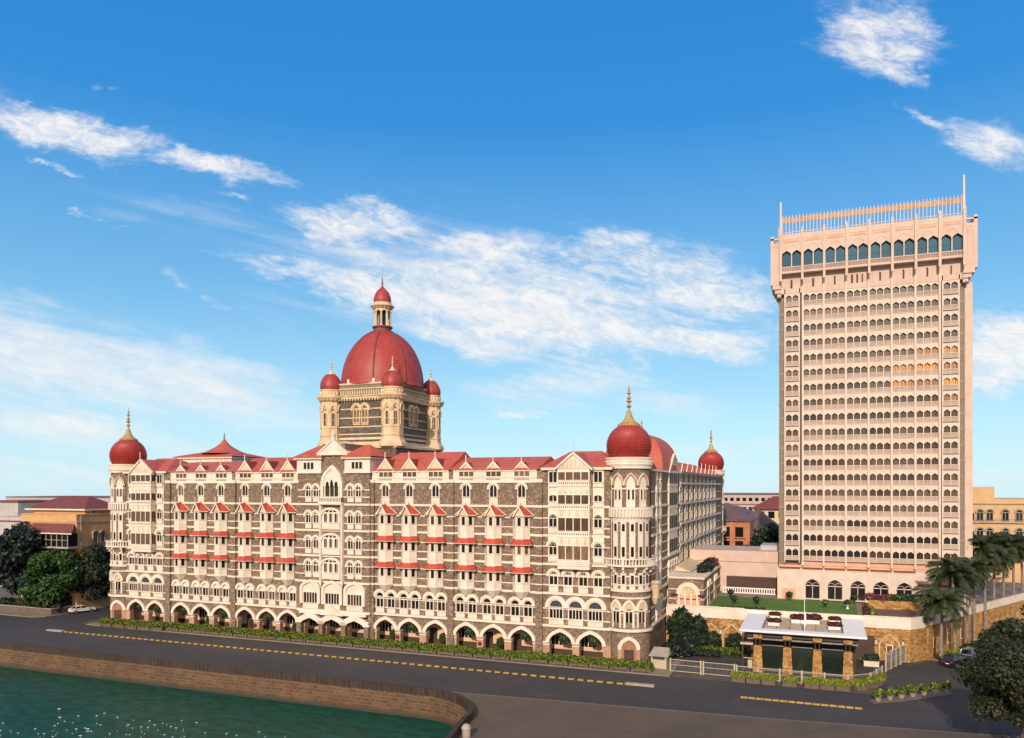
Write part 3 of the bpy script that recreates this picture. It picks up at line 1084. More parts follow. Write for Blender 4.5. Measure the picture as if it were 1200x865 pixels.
def band_mesh(z0, z1):
    b_ = MB()
    for (cx, cy), rt_, wd in sub_faces():
        M2 = at(cx, cy, 0, rt_)
        q = MB()
        hw = 0.27 if wd < 1.2 else 0.29
        q.box(-hw - 0.1, -hw, -0.09, 0.0, z0 - 0.08, z1 + 0.08, 0)
        q.box(hw, hw + 0.1, -0.09, 0.0, z0 - 0.08, z1 + 0.08, 0)
        q.box(-hw - 0.1, hw + 0.1, -0.09, 0.0, z1, z1 + 0.1, 0)
        q.box(-hw - 0.14, hw + 0.14, -0.12, 0.0, z0 - 0.1, z0, 0)
        q.box(-hw, hw, -0.025, 0.0, z0, z1, 1)
        o0 = len(b_.v)
        b_.v += [tuple(M2 @ Vector(p_)) for p_ in q.v]
        b_.f += [tuple(i + o0 for i in f_) for f_ in q.f]
        b_.m += q.m
    return b_.mesh('window', ('white', 'glass_dark'))


band_ms = [band_mesh(z, z + 1.30) for z in (11.4, 15.65, 19.95)]
sk_ms = []
for zt in (17.9, 13.65):
    s1 = MB()
    s1.prism(offs(0.55), zt - 0.78, zt - 0.02, 0, offs(0.04))
    s1.prism(offs(0.58), zt - 0.86, zt - 0.785, 1)
    sk_ms.append(s1.mesh('skirt_roof', ('skirt_red', 'white')))
rf = MB()
yf, yb = -1.55, 0.0
zr, ze, zg = 23.15, 21.55, 22.95
rf.add([(0, yf, zg), (0, yb, zr), (1.95, yb, ze - 0.05), (0.88, yf, ze), (-1.95, yb, ze - 0.05), (-0.88, yf, ze),
        (1.95, -0.5, ze - 0.05), (-1.95, -0.5, ze - 0.05)],
       [(0, 1, 2, 6, 3), (0, 5, 7, 4, 1)], 0)
rf.add([(0.88, yf, ze - 0.08), (1.95, -0.5, ze - 0.13), (1.95, 0, ze - 0.13), (-1.95, 0, ze - 0.13), (-1.95, -0.5, ze - 0.13), (-0.88, yf, ze - 0.08)],
       [(0, 1, 2, 3, 4, 5)], 1)
for sx in (1, -1):
    rf.add([(sx * 0.88, yf, ze), (sx * 0.88, yf, ze - 0.12), (sx * 1.95, -0.5, ze - 0.17), (sx * 1.95, -0.5, ze - 0.05)], [(0, 1, 2, 3)], 1)
    rf.plate([(0, zg + 0.12), (sx * 1.02, ze - 0.16), (sx * 0.78, ze - 0.16), (0, zg - 0.22)], yf + 0.02, yf - 0.12, 1)
    rf.box(sx * 1.95 - 0.06, sx * 1.95 + 0.06, -0.08, 0.0, ze - 0.1, ze + 0.02, 1)
    # pale verge where the roof meets the wall
    rf.plate([(0, zr + 0.08), (sx * 2.0, ze + 0.05), (sx * 2.0, ze - 0.12), (0, zr - 0.08)], -0.0, -0.10, 1)
rf.plate([(-0.72, ze - 0.1), (0.72, ze - 0.1), (0, zg - 0.25)], yf + 0.25, yf + 0.2, 2)
rf.box(-0.06, 0.06, -0.12, 0.0, zr, zr + 0.45, 0)
rfm = rf.mesh('gable_roof', ('skirt_red', 'white', 'buff'))
fi = MB()
fi.box(-0.05, 0.05, yf - 0.1, yf, zg, zg + 1.15, 0)
fim = fi.mesh('finial', ('white',))
for i, x in enumerate(BAYS):
    M = at(x, FY, 0)
    o = put('bay_window', obm, hotel, M)
    for me in band_ms:
        put('window', me, o, M)
    for me in sk_ms:
        put('skirt_roof', me, o, M)
    put('gable_roof', rfm, o, M)
    put('finial', fim, o, M)

# ---- top floor arched windows, first-floor pairs
for x in BAYS:
    window('top', hotel, at(x, FY, 23.1), 'arched_window', wd=1.15, hr=1.25, rise=0.55, lights=2, apron=1.15, hood=0.30, transom=False, panels=1)
for x in OR_R:
    for s_ in (-1.06, 1.06):
        window('pair', hotel, at(x + s_, FY, 5.2), 'twin_window', wd=1.25, hr=1.75, rise=0.62, lights=2, apron=0.8, hood=0.42)
for x in OR_L:
    for s_ in (-1.06, 1.06):
        key = 'blind'
        if key not in PROTO:
            f, p = make_window(1.2, 1.4, 0.0, lights=2, apron=0.8)
            zt = 0.8 + 0.12 + 1.4 + 0.14
            arch_plate(f, 0, zt, zt + 0.1, 1.45, 0.72, 'r', 0, -0.10, 0, 12)
            ring(f, 0, zt + 0.1, 1.2, 0.6, 0.45, 'r', 0.0, -0.40, 0, 0.1, 12)
            ring(f, 0, zt + 0.25, 0.42, 0.3, 0.08, 'r', -0.1, -0.16, 0, 0, 8)
            f.lathe([(0.0, 0), (0.18, 0.01), (0.2, 0.05)], 8, 0, 0, 0)
            f2 = MB()
            PROTO[key] = (f.mesh('twin_window', ('white',)), p.mesh('pane', ('glass_dark',)))
        fm, pm = PROTO[key]
        o = put('twin_window', fm, hotel, at(x + s_, FY, 5.2))
        put('pane', pm, o, at(x + s_, FY, 5.2))

# ---- attic storey: one white gallery per three bays
def attic(xa, xb, xs, tall, nm='attic_gallery'):
    xs = sorted(xs)
    b_ = MB()
    b_.box(xa, xb, -0.22, 0.3, 28.32, 28.75, 0)
    b_.box(xa, xb, -0.16, 0.2, 26.55, 26.8, 0)
    b_.box(xa, xb, -0.20, 0.2, 27.35, 27.5, 0)
    b_.box(xa, xb, -0.12, 0.1, 26.8, 27.35, 0)
    e = xa
    for x in xs:
        b_.box(e, x - 1.35, -0.12, 0.1, 27.5, 28.32, 0)
        e = x + 1.35
    b_.box(e, xb, -0.12, 0.1, 27.5, 28.32, 0)
    o = put(nm, b_.mesh(nm, ('white',)), hotel, at(0, FY, 0))
    for x in xs:
        if 'attic_w' not in PROTO:
            f, p, q = MB(), MB(), MB()
            for k in range(4):
                f.box(-1.35 + k * 0.86, -1.23 + k * 0.86, -0.18, 0, 27.5, 28.32, 0)
            f.box(-1.35, 1.35, -0.18, 0, 27.5, 27.56, 0)
            p.box(-1.3, 1.3, -0.05, 0, 27.5, 28.32, 0)
            for k in range(12):
                f.box(-1.2 + k * 0.2, -1.1 + k * 0.2, -0.123, -0.1, 26.95, 27.25, 1)
            PROTO['attic_w'] = (f.mesh('attic_window', ('white', 'dark_trim')), p.mesh('pane', ('glass_warm',)))
        fm, pm = PROTO['attic_w']
        a = put('attic_window', fm, hotel, at(x, FY, 0))
        put('pane', pm, a, at(x, FY, 0))
        key = 'dormer%d' % tall
        if key not in PROTO:
            d = MB()
            hw, za, zb = (1.55, 28.55, 30.5) if tall else (1.15, 28.7, 29.8)
            ln = 3.2 if tall else 1.9
            d.plate([(-hw, za), (hw, za), (0, zb)], 0.1, 0.0, 2)
            for sx in (1, -1):
                d.plate([(0, zb + 0.18), (sx * (hw + 0.3), za - 0.2), (sx * (hw - 0.05), za - 0.2), (0, zb - 0.22)], 0.05, -0.12, 1)
                d.add([(0, 0, zb), (sx * (hw + 0.1), 0, za), (sx * (hw + 0.1), ln * 0.1, za), (0, ln, zb + 0.02)], [(0, 1, 2, 3)], 0)
                d.add([(0, 0, zb), (0, ln, zb + 0.02), (sx * (hw + 0.1), ln * 0.1, za)], [(0, 1, 2)], 0)
            f = MB()
            f.box(-0.06, 0.06, -0.14, -0.02, zb, zb + 1.1, 0)
            PROTO[key] = (d.mesh('dormer', ('roof_red', 'white', 'buff')), f.mesh('finial', ('white',)))
        dm_, fm_ = PROTO[key]
        a = put('dormer', dm_, hotel, at(x, FY - 0.25, 0))
        put('finial', fm_, a, at(x, FY - 0.25, 0))


attic(-69.0, -54.9, OR_R[:3], True)
attic(-54.1, -40.0, OR_R[3:], False)
attic(-97.3, -83.9, OR_L[:3], True)
attic(-112.4, -98.1, OR_L[3:], False)


# ---- roofs
def gable_roof(mb, xa, xb, y0, y1, ze, zr, yr=None, hip=(0, 0), m=0):
    yr = (y0 + y1) / 2 if yr is None else yr
    a, b2 = xa + hip[0], xb - hip[1]
    mb.add([(xa, y0, ze), (xb, y0, ze), (b2, yr, zr), (a, yr, zr), (xa, y1, ze), (xb, y1, ze)],
           [(0, 1, 2, 3), (4, 3, 2, 5), (0, 3, 4), (1, 5, 2)], m)
    mb.add([(xa, y0, ze - 0.15), (xb, y0, ze - 0.15), (xb, y0, ze), (xa, y0, ze)], [(0, 1, 2, 3)], m)
    mb.add([(xa, y0, ze - 0.15), (xb, y0, ze - 0.15), (xb, y1, ze - 0.15), (xa, y1, ze - 0.15)], [(0, 1, 2, 3)], m)


for nm, (xa, xb, zr, hp) in (('a', (-69.0, -54.6, 31.75, (2.2, 0))), ('b', (-54.5, -39.6, 30.75, (0, 0))), ('c', (-97.7, -83.6, 31.3, (0, 1.5))), ('d', (-113, -97.8, 30.6, (0, 0)))):
    r_ = MB()
    gable_roof(r_, xa, xb, FY - 0.45, FY + 12.5, 28.78, zr, FY + 5.5, hp)
    put('roof', r_.mesh('roof', ('roof_red',)), hotel)
for xa, xb in ((-39.5, -27.5), (-124.8, -113.1)):
    r_ = MB()
    gable_roof(r_, xa, xb, FY - 0.45, FY + 12.5, 28.8, 31.5, FY + 6, (3.0, 4.0))
    put('roof', r_.mesh('roof', ('roof_red',)), hotel)
gl = MB()
gl.box(-113, -97, FY + 7.0, FY + 8.0, 30.2, 30.75, 0)
put('roof_ridge_rail', gl.mesh('roof_ridge_rail', ('grey_metal',)), hotel)
# corner flats above eaves in the end blocks
for xa, xb in ((-39.2, -28.2), (-124, -113.2)):
    ev = MB()
    ev.box(xa, xb, FY - 0.55, FY + 0.2, 28.45, 28.82, 0)
    put('eaves', ev.mesh('eaves', ('white',)), hotel)

# ---- middle block: windows in rows
CF = FY - 0.65
for z0 in (23.35, 18.85, 14.6, 10.35):
    for cx in (-81.15, -79.6, -72.75, -71.2):
        window('lancet', hotel, at(cx, CF, z0 if z0 > 11 else 10.55), 'lancet_window', wd=0.95, hr=1.15, rise=0.62, kind='p', lights=2, apron=1.0 if z0 < 23 else 0.85, hood=0.30, transom=False, panels=2)
for z0 in (18.75, 14.5, 10.35):
    if 'triple' not in PROTO:
        f, p = MB(), MB()
        f.box(-1.8, 1.8, -0.3, 0, 0, 1.1, 0)
        for k in range(4):
            f.box(-1.7 + k * 0.87, -1.0 + k * 0.87, -0.34, -0.3, 0.15, 0.9, 0)
        f.box(-1.9, 1.9, -0.42, 0, 1.08, 1.2, 0)
        arch_screen(f, -1.8, 1.8, 1.2, 2.45, 2.75, [(u, 0.62, 0.26, 'r') for u in (-1.05, 0, 1.05)], 0.0, -0.26, 0, 8)
        arch_plate(f, 0, 2.75, 2.75, 3.6, 0.85, 'r', 0.0, -0.24, 0, 12)
        ring(f, 0, 2.6, 3.2, 0.75, 0.34, 'r', 0.0, -0.45, 0, 0.1, 14)
        for u in (-0.75, 0.0, 0.75):
            p.box(u - 0.26, u + 0.26, -0.26, -0.24, 2.9, 3.18, 0)
        for u in (-1.05, 0, 1.05):
            f.box(u - 0.03, u + 0.03, -0.14, 0, 1.2, 2.7, 0)
        p.box(-1.5, 1.5, -0.06, 0, 1.2, 2.75, 0)
        PROTO['triple'] = (f.mesh('triple_window', ('white',)), p.mesh('pane', ('glass_dark',)))
    o = put('triple_window', PROTO['triple'][0], hotel, at(-76.35, CF - 0.35, z0))
    put('pane', PROTO['triple'][1], o, at(-76.35, CF - 0.35, z0))
window('bigtop', hotel, at(-76.35, CF - 0.1, 24.1), 'great_window', wd=2.6, hr=1.9, rise=0.02, kind='r', lights=3, apron=0.05, hood=0.0, jamb=0.2)
gt = MB()
arch_plate(gt, 0, 26.0, 27.0, 3.3, 2.6, 'p', 0, -0.35, 0, 14)
ring(gt, 0, 26.3, 3.3, 2.6, 0.5, 'p', 0.0, -0.5, 0, 2.2, 14)
for cx in (-0.87, 0, 0.87):
    arch_plate(gt, cx, 25.9, 26.3, 0.62, 0.55 if cx else 0.9, 'p', -0.3, -0.37, 1, 8)
put('great_arch', gt.mesh('great_arch', ('white', 'glass_dark')), hotel, at(-76.35, CF, 0))
bl = MB()
bl.box(-2.3, 2.3, -1.0, 0, 22.95, 23.3, 0)
balustrade(bl, -2.25, 2.25, 23.3, 24.15, -0.82, -0.98, 0.3, 0)
put('balcony', bl.mesh('balcony', ('white',)), hotel, at(-76.35, CF, 0))
shf = MB()
for cx in (-78.45, -74.25):
    shf.lathe([(0.28, 9.6), (0.18, 10.2), (0.18, 22.6), (0.30, 23.0), (0.30, 23.3)], 8, cx, CF - 0.6, 0)
    shf.box(cx - 0.24, cx + 0.24, CF - 0.45, CF, 9.9, 23.2, 0)
    shf.lathe([(0.04, 8.9), (0.30, 9.6)], 8, cx, CF - 0.5, 0)
put('shafts', shf.mesh('shafts', ('white',)), hotel)
for cx in (-80.75, -76.35, -71.95):
    key = 'broad'
    if key not in PROTO:
        f, p = make_window(2.7, 1.75, 0.0, lights=5, apron=0.85, jamb=0.2, panels=5)
        zt = 0.85 + 0.12 + 1.75 + 0.2
        arch_plate(f, 0, zt, zt + 0.55, 3.3, 1.05, 'q', 0, -0.14, 0, 14)
        ring(f, 0, zt + 0.55, 3.1, 1.0, 0.5, 'q', 0.0, -0.42, 0, 2.6, 14)
        PROTO[key] = (f.mesh('broad_window', ('white',)), p.mesh('pane', ('glass_dark',)))
    fm, pm = PROTO[key]
    o = put('broad_window', fm, hotel, at(cx, CF, 5.2))
    put('pane', pm, o, at(cx, CF, 5.2))
# pediment with side pavilions
pd = MB()
pd.plate([(-2.75, 31.55), (2.75, 31.55), (0, 33.75)], 0.2, -0.35, 0)
for sx in (1, -1):
    pd.plate([(0, 34.05), (sx * 3.05, 31.6), (sx * 3.05, 31.3), (0, 33.65)], 0.3, -0.5, 0)
pd.box(-3.0, 3.0, -0.45, 0.3, 31.25, 31.55, 0)
pd.add([(-3, 0, 31.4), (3, 0, 31.4), (0, 0, 33.8), (-3, 6, 31.4), (3, 6, 31.4), (0, 6, 33.8)], [(0, 2, 5, 3), (1, 4, 5, 2)], 0)
ring(pd, 0, 32.3, 0.8, 0.42, 0.1, 'r', -0.35, -0.42, 0)
pd.lathe([(0.42, 33.7), (0.42, 34.6), (0.55, 34.7), (0.3, 34.9), (0.12, 35.4), (0, 35.7)], 8, 0, -0.1, 0)
put('pediment', pd.mesh('pediment', ('white',)), hotel, at(-76.25, FY - 0.6, 0))
for x0, x1 in ((-83.5, -78.6), (-73.9, -69.0)):
    pvn = MB()
    pvn.box(x0, x1, FY - 0.85, FY + 6, 28.3, 30.7, 0)
    pvn.box(x0 - 0.1, x1 + 0.1, FY - 1.0, FY + 6.1, 28.2, 28.5, 0)
    pvn.box(x0 - 0.4, x1 + 0.4, FY - 1.3, FY + 6.4, 30.6, 30.85, 0)
    o = put('roof_pavilion', pvn.mesh('roof_pavilion', ('white',)), hotel)
    r_ = MB()
    gable_roof(r_, x0 - 0.5, x1 + 0.5, FY - 1.4, FY + 6.5, 31.0, 33.1, FY + 2.6, (2.6, 2.6))
    put('roof', r_.mesh('roof', ('roof_red',)), o)
    g3 = MB()
    for k in range(3):
        c = (x0 + x1) / 2 - 0.72 + 0.72 * k
        g3.box(c - 0.27, c + 0.27, FY - 0.88, FY - 0.8, 28.95, 30.05, 1)
        g3.box(c - 0.36, c - 0.27, FY - 0.95, FY - 0.8, 28.85, 30.15, 0)
        g3.box(c + 0.27, c + 0.36, FY - 0.95, FY - 0.8, 28.85, 30.15, 0)
    put('window', g3.mesh('window', ('white', 'glass_dark')), o)


# ---- end blocks with the gabled timber bay
def end_block(mir):
    X = (lambda x: 2 * AX - x) if mir else (lambda x: x)
    gx = X(-33.85)
    W_, D_ = 2.45, 1.35
    b_ = MB()
    b_.box(-W_, W_, -D_, 0, 14.6, 28.7, 0)
    b_.prism([(-W_, -D_), (W_, -D_), (W_, 0), (-W_, 0)], 13.7, 14.6, 0, None)
    b_.box(-W_ - 0.1, W_ + 0.1, -D_ - 0.12, 0, 14.5, 14.75, 0)
    lev = [(15.15, 17.15), (19.4, 21.3), (23.4, 24.7), (26.95, 28.1)]
    for a, c in lev:
        b_.box(-W_ - 0.06, W_ + 0.06, -D_ - 0.08, 0, a - 0.12, a, 0)
        b_.box(-W_ - 0.06, W_ + 0.06, -D_ - 0.08, 0, c, c + 0.10, 0)
        b_.box(-W_ - 0.08, W_ + 0.08, -D_ - 0.10, 0, a - 0.92, a - 0.82, 0)
        for k in range(14):
            u = -W_ + 0.25 + k * (2 * W_ - 0.5) / 13
            b_.box(u - 0.07, u + 0.07, -D_ - 0.012, -D_ + 0.02, a - 0.62, a - 0.35, 1)
        for k in range(5):
            u = -W_ + 0.06 + k * (2 * W_ - 0.12) / 4
            b_.box(u - 0.07, u + 0.07, -D_ - 0.09, -D_, a, c, 0)
        for yy in (-D_ + 0.06, -0.1):
            b_.box(-W_ - 0.07, W_ + 0.07, yy - 0.06, yy + 0.06, a, c, 0)
    for c, n in ((17.15, 4), (21.3, 4), (24.7, 6)):
        hh = 0.9 if n == 4 else 0.45
        for k in range(n):
            u = -W_ + 2 * W_ * (k + 0.5) / n
            arch_plate(b_, u, c + 0.2, c + 0.2 + hh * 0.6, 0.42, hh * 0.6, 'p', -D_, -D_ - 0.02, 2, 6)
    o = put('gabled_bay', b_.mesh('gabled_bay', ('white', 'dark_trim', 'buff')), hotel, at(gx, FY, 0))
    for a, c in lev:
        p = MB()
        p.box(-W_ + 0.08, W_ - 0.08, -D_ - 0.03, -D_ + 0.05, a, c, 0)
        p.box(W_ - 0.05, W_ + 0.03, -D_ + 0.1, -0.12, a, c, 0)
        p.box(-W_ - 0.03, -W_ + 0.05, -D_ + 0.1, -0.12, a, c, 0)
        put('pane', p.mesh('pane', ('glass_warm',)), o, at(gx, FY, 0))
    gb = MB()
    gb.plate([(-W_, 28.65), (W_, 28.65), (0, 30.85)], -D_ + 0.3, -D_, 0)
    for k, (u, hh) in enumerate(((-1.5, 0.5), (-0.95, 0.8), (-0.32, 1.25), (0.32, 1.25), (0.95, 0.8), (1.5, 0.5))):
        arch_plate(gb, u, 28.85, 28.85 + hh * 0.65, 0.36, hh * 0.35, 'p', -D_, -D_ - 0.02, 1, 6)
    for sx in (1, -1):
        gb.plate([(0, 31.15), (sx * (W_ + 0.5), 28.65), (sx * (W_ + 0.5), 28.3), (0, 30.75)], -D_ + 0.2, -D_ - 0.25, 0)
        gb.add([(0, -D_ - 0.2, 31.05), (sx * (W_ + 0.5), -D_ - 0.2, 28.62), (sx * (W_ + 0.5), 1, 28.62), (0, 5.2, 31.05)], [(0, 1, 2, 3)], 2)
    gb.box(-0.05, 0.05, -D_ - 0.25, -D_ - 0.1, 31.0, 32.4, 0)
    put('gable', gb.mesh('gable', ('white', 'buff', 'roof_red')), o, at(gx, FY, 0))
    # white window columns either side
    for cx in (X(-37.35), X(-30.35)):
        c_ = MB()
        c_.box(-0.85, 0.85, -0.12, 0, 14.5, 28.5, 0)
        put('window_column', c_.mesh('window_column', ('white',)), hotel, at(cx, FY, 0))
        window('colfan', hotel, at(cx, FY - 0.12, 14.75), 'fan_window', wd=1.15, hr=1.25, rise=0.6, lights=2, apron=0.85, hood=0.36, fan=4)
        window('colfan2', hotel, at(cx, FY - 0.12, 18.95), 'fan_window', wd=1.15, hr=1.3, rise=0.55, lights=2, apron=0.85, hood=0.0, fan=4)
        window('colsm', hotel, at(cx, FY - 0.12, 22.9), 'small_window', wd=1.15, hr=0.65, rise=0.25, lights=2, apron=0.75, hood=0.0, transom=False)
        window('coltop', hotel, at(cx, FY - 0.12, 25.9), 'small_window', wd=1.2, hr=1.55, rise=0.0, lights=2, apron=0.6, hood=0.0)
    for cx in (X(-37.3), X(-35.0), X(-32.65), X(-30.35)):
        window('row4', hotel, at(cx, FY, 10.05), 'fan_window', wd=1.2, hr=1.5, rise=0.62, lights=2, apron=0.85, hood=0.36, fan=4)
    for cx in (X(-36.9), X(-33.85), X(-30.8)):
        k = window('row3', hotel, at(cx, FY, 5.2), 'broad_arched_window', wd=2.0, hr=1.75, rise=1.0, lights=4, apron=0.75, hood=0.55, jamb=0.16, panels=4)
        fn = MB()
        arch_plate(fn, 0, 7.9, 7.93, 1.9, 0.93, 'r', -0.04, -0.07, 0, 12)
        for i in range(1, 9):
            t = PI * i / 9
            fn.lathe([(0.09, 7.93 + 0.75 * math.sin(t) - 0.07), (0.09, 7.93 + 0.75 * math.sin(t) + 0.07)], 6, 0.75 * math.cos(t), -0.09, 1)
        arch_plate(fn, 0, 7.93, 7.95, 0.8, 0.4, 'r', -0.07, -0.10, 1, 8)
        put('fanlight', fn.mesh('fanlight', ('glass_fan', 'dark_trim')), k, at(cx, FY, 0))


end_block(False)
end_block(True)


# ---- corner turrets
def onion(R_, z0, h, n=15):
    """banded onion profile"""
    pr = []
    for i in range(n + 1):
        t = i / n
        a = -0.50 + t * (PI / 2 * 0.90 + 0.50)
        r = R_ * math.cos(a)
        z = z0 + h * (math.sin(a) + math.sin(0.50)) / (math.sin(PI / 2 * 0.9) + math.sin(0.50))
        pr.append((r + 0.09, z))
        if i < n:
            pr.append((r - 0.06, z + h / n * 0.22))
    return pr


FIN = [(0.30, 0.0), (0.16, 0.35), (0.16, 0.75), (0.38, 1.0), (0.38, 1.12), (0.16, 1.4), (0.14, 1.8), (0.48, 2.0), (0.48, 2.08), (0.15, 2.3), (0.30, 2.65),
       (0.30, 2.85), (0.12, 3.1), (0.12, 3.5), (0.34, 3.7), (0.34, 3.78), (0.10, 4.0), (0.22, 4.4), (0.18, 4.7), (0.07, 5.1), (0.0, 6.0)]
TR = 3.05


def cyl(rad):
    return lambda x, y, z: ((rad - y) * math.sin(x / rad), -(rad - y) * math.cos(x / rad), z)


def turret(M, a0, a1, rot0=0.0, far=False, full=True, z_lo=0.0):
    """corner turret; windows between the angles a0 and a1 (from straight outwards, to the right)"""
    b_ = MB()
    b_.lathe([(TR + 0.12, z_lo), (TR + 0.12, 4.8), (TR + 0.45, 5.0), (TR + 0.45, 5.3), (TR + 0.05, 5.4), (TR, 11.0), (TR, 29.0)], 40, 0, 0, 0)
    for r, za, zb in ((0.50, 4.85, 5.28), (0.22, 10.6, 11.0), (0.14, 9.6, 9.85), (0.30, 28.6, 29.0), (0.38, 29.0, 30.2), (0.48, 29.15, 29.35), (0.48, 30.0, 30.25)):
        b_.lathe([(TR + r, za), (TR + r, zb)], 40, 0, 0, 1)
    for z in (14.0, 12.9, 11.6, 7.55):
        b_.lathe([(TR + 0.07, z - 0.1), (TR + 0.07, z + 0.1)], 40, 0, 0, 1)
    b_.lathe([(TR + 0.02, 20.8), (TR + 0.10, 21.2), (TR + 0.22, 21.7), (TR + 0.26, 22.5), (TR + 0.5, 22.6), (TR + 0.5, 22.85), (TR + 0.1, 22.95)], 40, 0, 0, 1)
    q = MB()
    n = 44
    for i in range(n):
        u = 2 * PI * TR * i / n
        q.box(u - 0.11, u + 0.11, -0.50, -0.3, 21.5, 22.6, 1)
        q.box(u - 0.10, u + 0.10, -0.46, -0.36, 29.55, 29.8, 1)
    q.warp(cyl(TR))
    b_.add(q.v, q.f, 1)
    o = put('corner_turret', b_.mesh('corner_turret', ('basalt', 'white')), hotel, M)
    # dome
    dmb = MB()
    dmb.lathe([(2.85, 30.2), (2.95, 30.4)] + onion(3.32, 30.42, 4.85, 17) + [(1.4, 35.4)], 40)
    put('dome', dmb.mesh('dome', ('dome_red',), True), o, M)
    f_ = MB()
    f_.lathe([(1.66, 35.0), (1.70, 35.2), (1.5, 35.3), (1.05, 35.6), (0.68, 36.1), (0.45, 36.7), (0.32, 37.2)], 20)
    for i in range(20):
        a = 2 * PI * i / 20
        f_.lathe([(0.0, 34.85), (0.13, 34.95), (0.13, 35.05)], 6, 1.62 * math.cos(a), 1.62 * math.sin(a))
    f_.lathe([(r, z * 0.73 + 37.15) for r, z in FIN], 10)
    put('finial', f_.mesh('finial', ('finial_gold',), True), o, M)
    # balcony
    bc = MB()
    bc.lathe([(TR, 14.22), (TR + 0.9, 14.3), (TR + 0.95, 14.35), (TR + 0.95, 14.6), (TR, 14.6)], 40, 0, 0, 0)
    bc.lathe([(TR + 0.92, 15.35), (TR + 0.92, 15.55), (TR + 0.72, 15.55), (TR + 0.72, 15.35), (TR + 0.92, 15.35)], 40, 0, 0, 0)
    q = MB()
    n = 52
    for i in range(n):
        u = 2 * PI * TR * i / n
        hw = 0.16 if i % 9 == 0 else 0.07
        q.box(u - hw, u + hw, -0.88, -0.76, 14.6, 15.36, 0)
        if i % 4 == 0:
            q.prism([(u - 0.13, -0.8), (u + 0.13, -0.8), (u + 0.13, 0), (u - 0.13, 0)], 13.9, 14.3, 0)
            q.box(u - 0.11, u + 0.11, -0.45, 0, 13.4, 13.9, 0)
    q.warp(cyl(TR))
    bc.add(q.v, q.f, 0)
    put('balcony', bc.mesh('balcony', ('white',)), o, M)

    def wname(key, fn, mats, ang, nm='window'):
        if key not in PROTO:
            k = MB()
            fn(k)
            k.warp(lambda x, y, z: (TR * math.sin(x / TR) * (1 - y / TR), (TR - y) * -math.cos(x / TR) + TR, z))
            PROTO[key] = k.mesh(nm, mats)
        L = M @ Matrix.Rotation(ang, 4, 'Z') @ Matrix.Translation((0, -TR, 0))
        put(nm, PROTO[key], o, L)

    def upper(k):
        arch_plate(k, 0, 23.0, 26.2, 1.25, 1.35, 'p', 0.02, -0.08, 0, 10)
        ring(k, 0, 26.2, 1.35, 1.45, 0.22, 'p', 0.02, -0.24, 2, 0.1, 10)
        ring(k, 0, 26.2, 1.79, 1.67, 0.09, 'p', 0.02, -0.3, 0, 0.1, 10)
        k.box(-0.95, 0.95, -0.2, 0.02, 25.55, 25.75, 0)
        for s in (-0.3, 0.3):
            k.box(s - 0.14, s + 0.14, -0.10, 0.0, 24.1, 25.5, 1)
            k.box(s - 0.22, s - 0.14, -0.14, 0.0, 24.0, 25.55, 0)
            k.box(s + 0.14, s + 0.22, -0.14, 0.0, 24.0, 25.55, 0)

    def strip(k):
        k.box(-0.42, 0.42, -0.08, 0.02, 14.7, 20.9, 0)
        arch_plate(k, 0, 19.45, 20.35, 0.42, 0.2, 'r', -0.07, -0.10, 1, 6)
        k.box(-0.21, 0.21, -0.10, -0.07, 15.75, 17.2, 1)
        k.box(-0.28, 0.28, -0.14, -0.07, 19.2, 19.4, 0)
        k.box(-0.28, 0.28, -0.14, -0.07, 15.5, 15.7, 0)

    def mid(k):
        k.box(-0.40, 0.40, -0.08, 0.02, 11.0, 13.4, 0)
        k.box(-0.21, 0.21, -0.10, -0.07, 11.8, 13.05, 1)
        k.box(-0.3, 0.3, -0.15, -0.07, 11.6, 11.75, 0)

    def low(k):
        arch_plate(k, 0, 5.4, 8.0, 1.55, 1.5, 'p', 0.02, -0.10, 0, 10)
        ring(k, 0, 8.0, 1.25, 1.2, 0.36, 'p', 0.02, -0.30, 0, 0.1, 10)
        arch_plate(k, 0, 8.15, 8.2, 1.1, 0.95, 'p', -0.09, -0.13, 2, 8)
        k.box(-0.75, 0.75, -0.26, 0.02, 7.75, 7.95, 0)
        for s in (-0.27, 0.27):
            k.box(s - 0.18, s + 0.18, -0.12, -0.05, 6.2, 7.7, 1)
        k.box(-0.04, 0.04, -0.16, -0.05, 6.1, 7.7, 0)

    def nich(k):
        ring(k, 0, 2.4, 1.9, 1.35, 0.5, 'p', 0.02, -0.52, 0, 0.1, 12)
        arch_plate(k, 0, 0.15, 2.4, 1.9, 1.35, 'p', 0.02, -0.33, 3, 12)
        k.box(-0.62, 0.62, -0.37, -0.30, 0.15, 2.3, 1)
        for s in (-1, 1):
            k.box(s * 1.2 - 0.25, s * 1.2 + 0.25, -0.44, 0.0, 0.1, 2.4, 2)
    angs = [R(18 + 36 * k) for k in range(-5, 5)]
    for a in angs:
        if a0 <= a <= a1:
            wname('t_up', upper, ('white', 'glass_dark', 'pier_pink'), a)
    for k in range(15):
        a = R(-2 + 24 * (k - 7))
        if a0 <= a <= a1:
            wname('t_strip', strip, ('white', 'glass_dark'), a)
            wname('t_mid', mid, ('white', 'glass_dark'), a)
    if full:
        for k in range(10):
            a = R(13 + 36 * (k - 5))
            if a0 <= a <= a1:
                wname('t_low', low, ('white', 'glass_dark', 'buff'), a)
        for a in (R(13), R(85)):
            if a0 <= a <= a1:
                wname('t_nich', nich, ('white', 'brown_dark', 'pier_pink', 'terracotta'), a, 'archway')
    return o


turret(at(-26.4, 114.6, 0), R(-75), R(75))
turret(at(2 * AX + 26.4, 114.6, 0), R(-75), R(40))
turret(at(-26.6, 211.0, 0), R(-20), R(110), far=True, full=False)

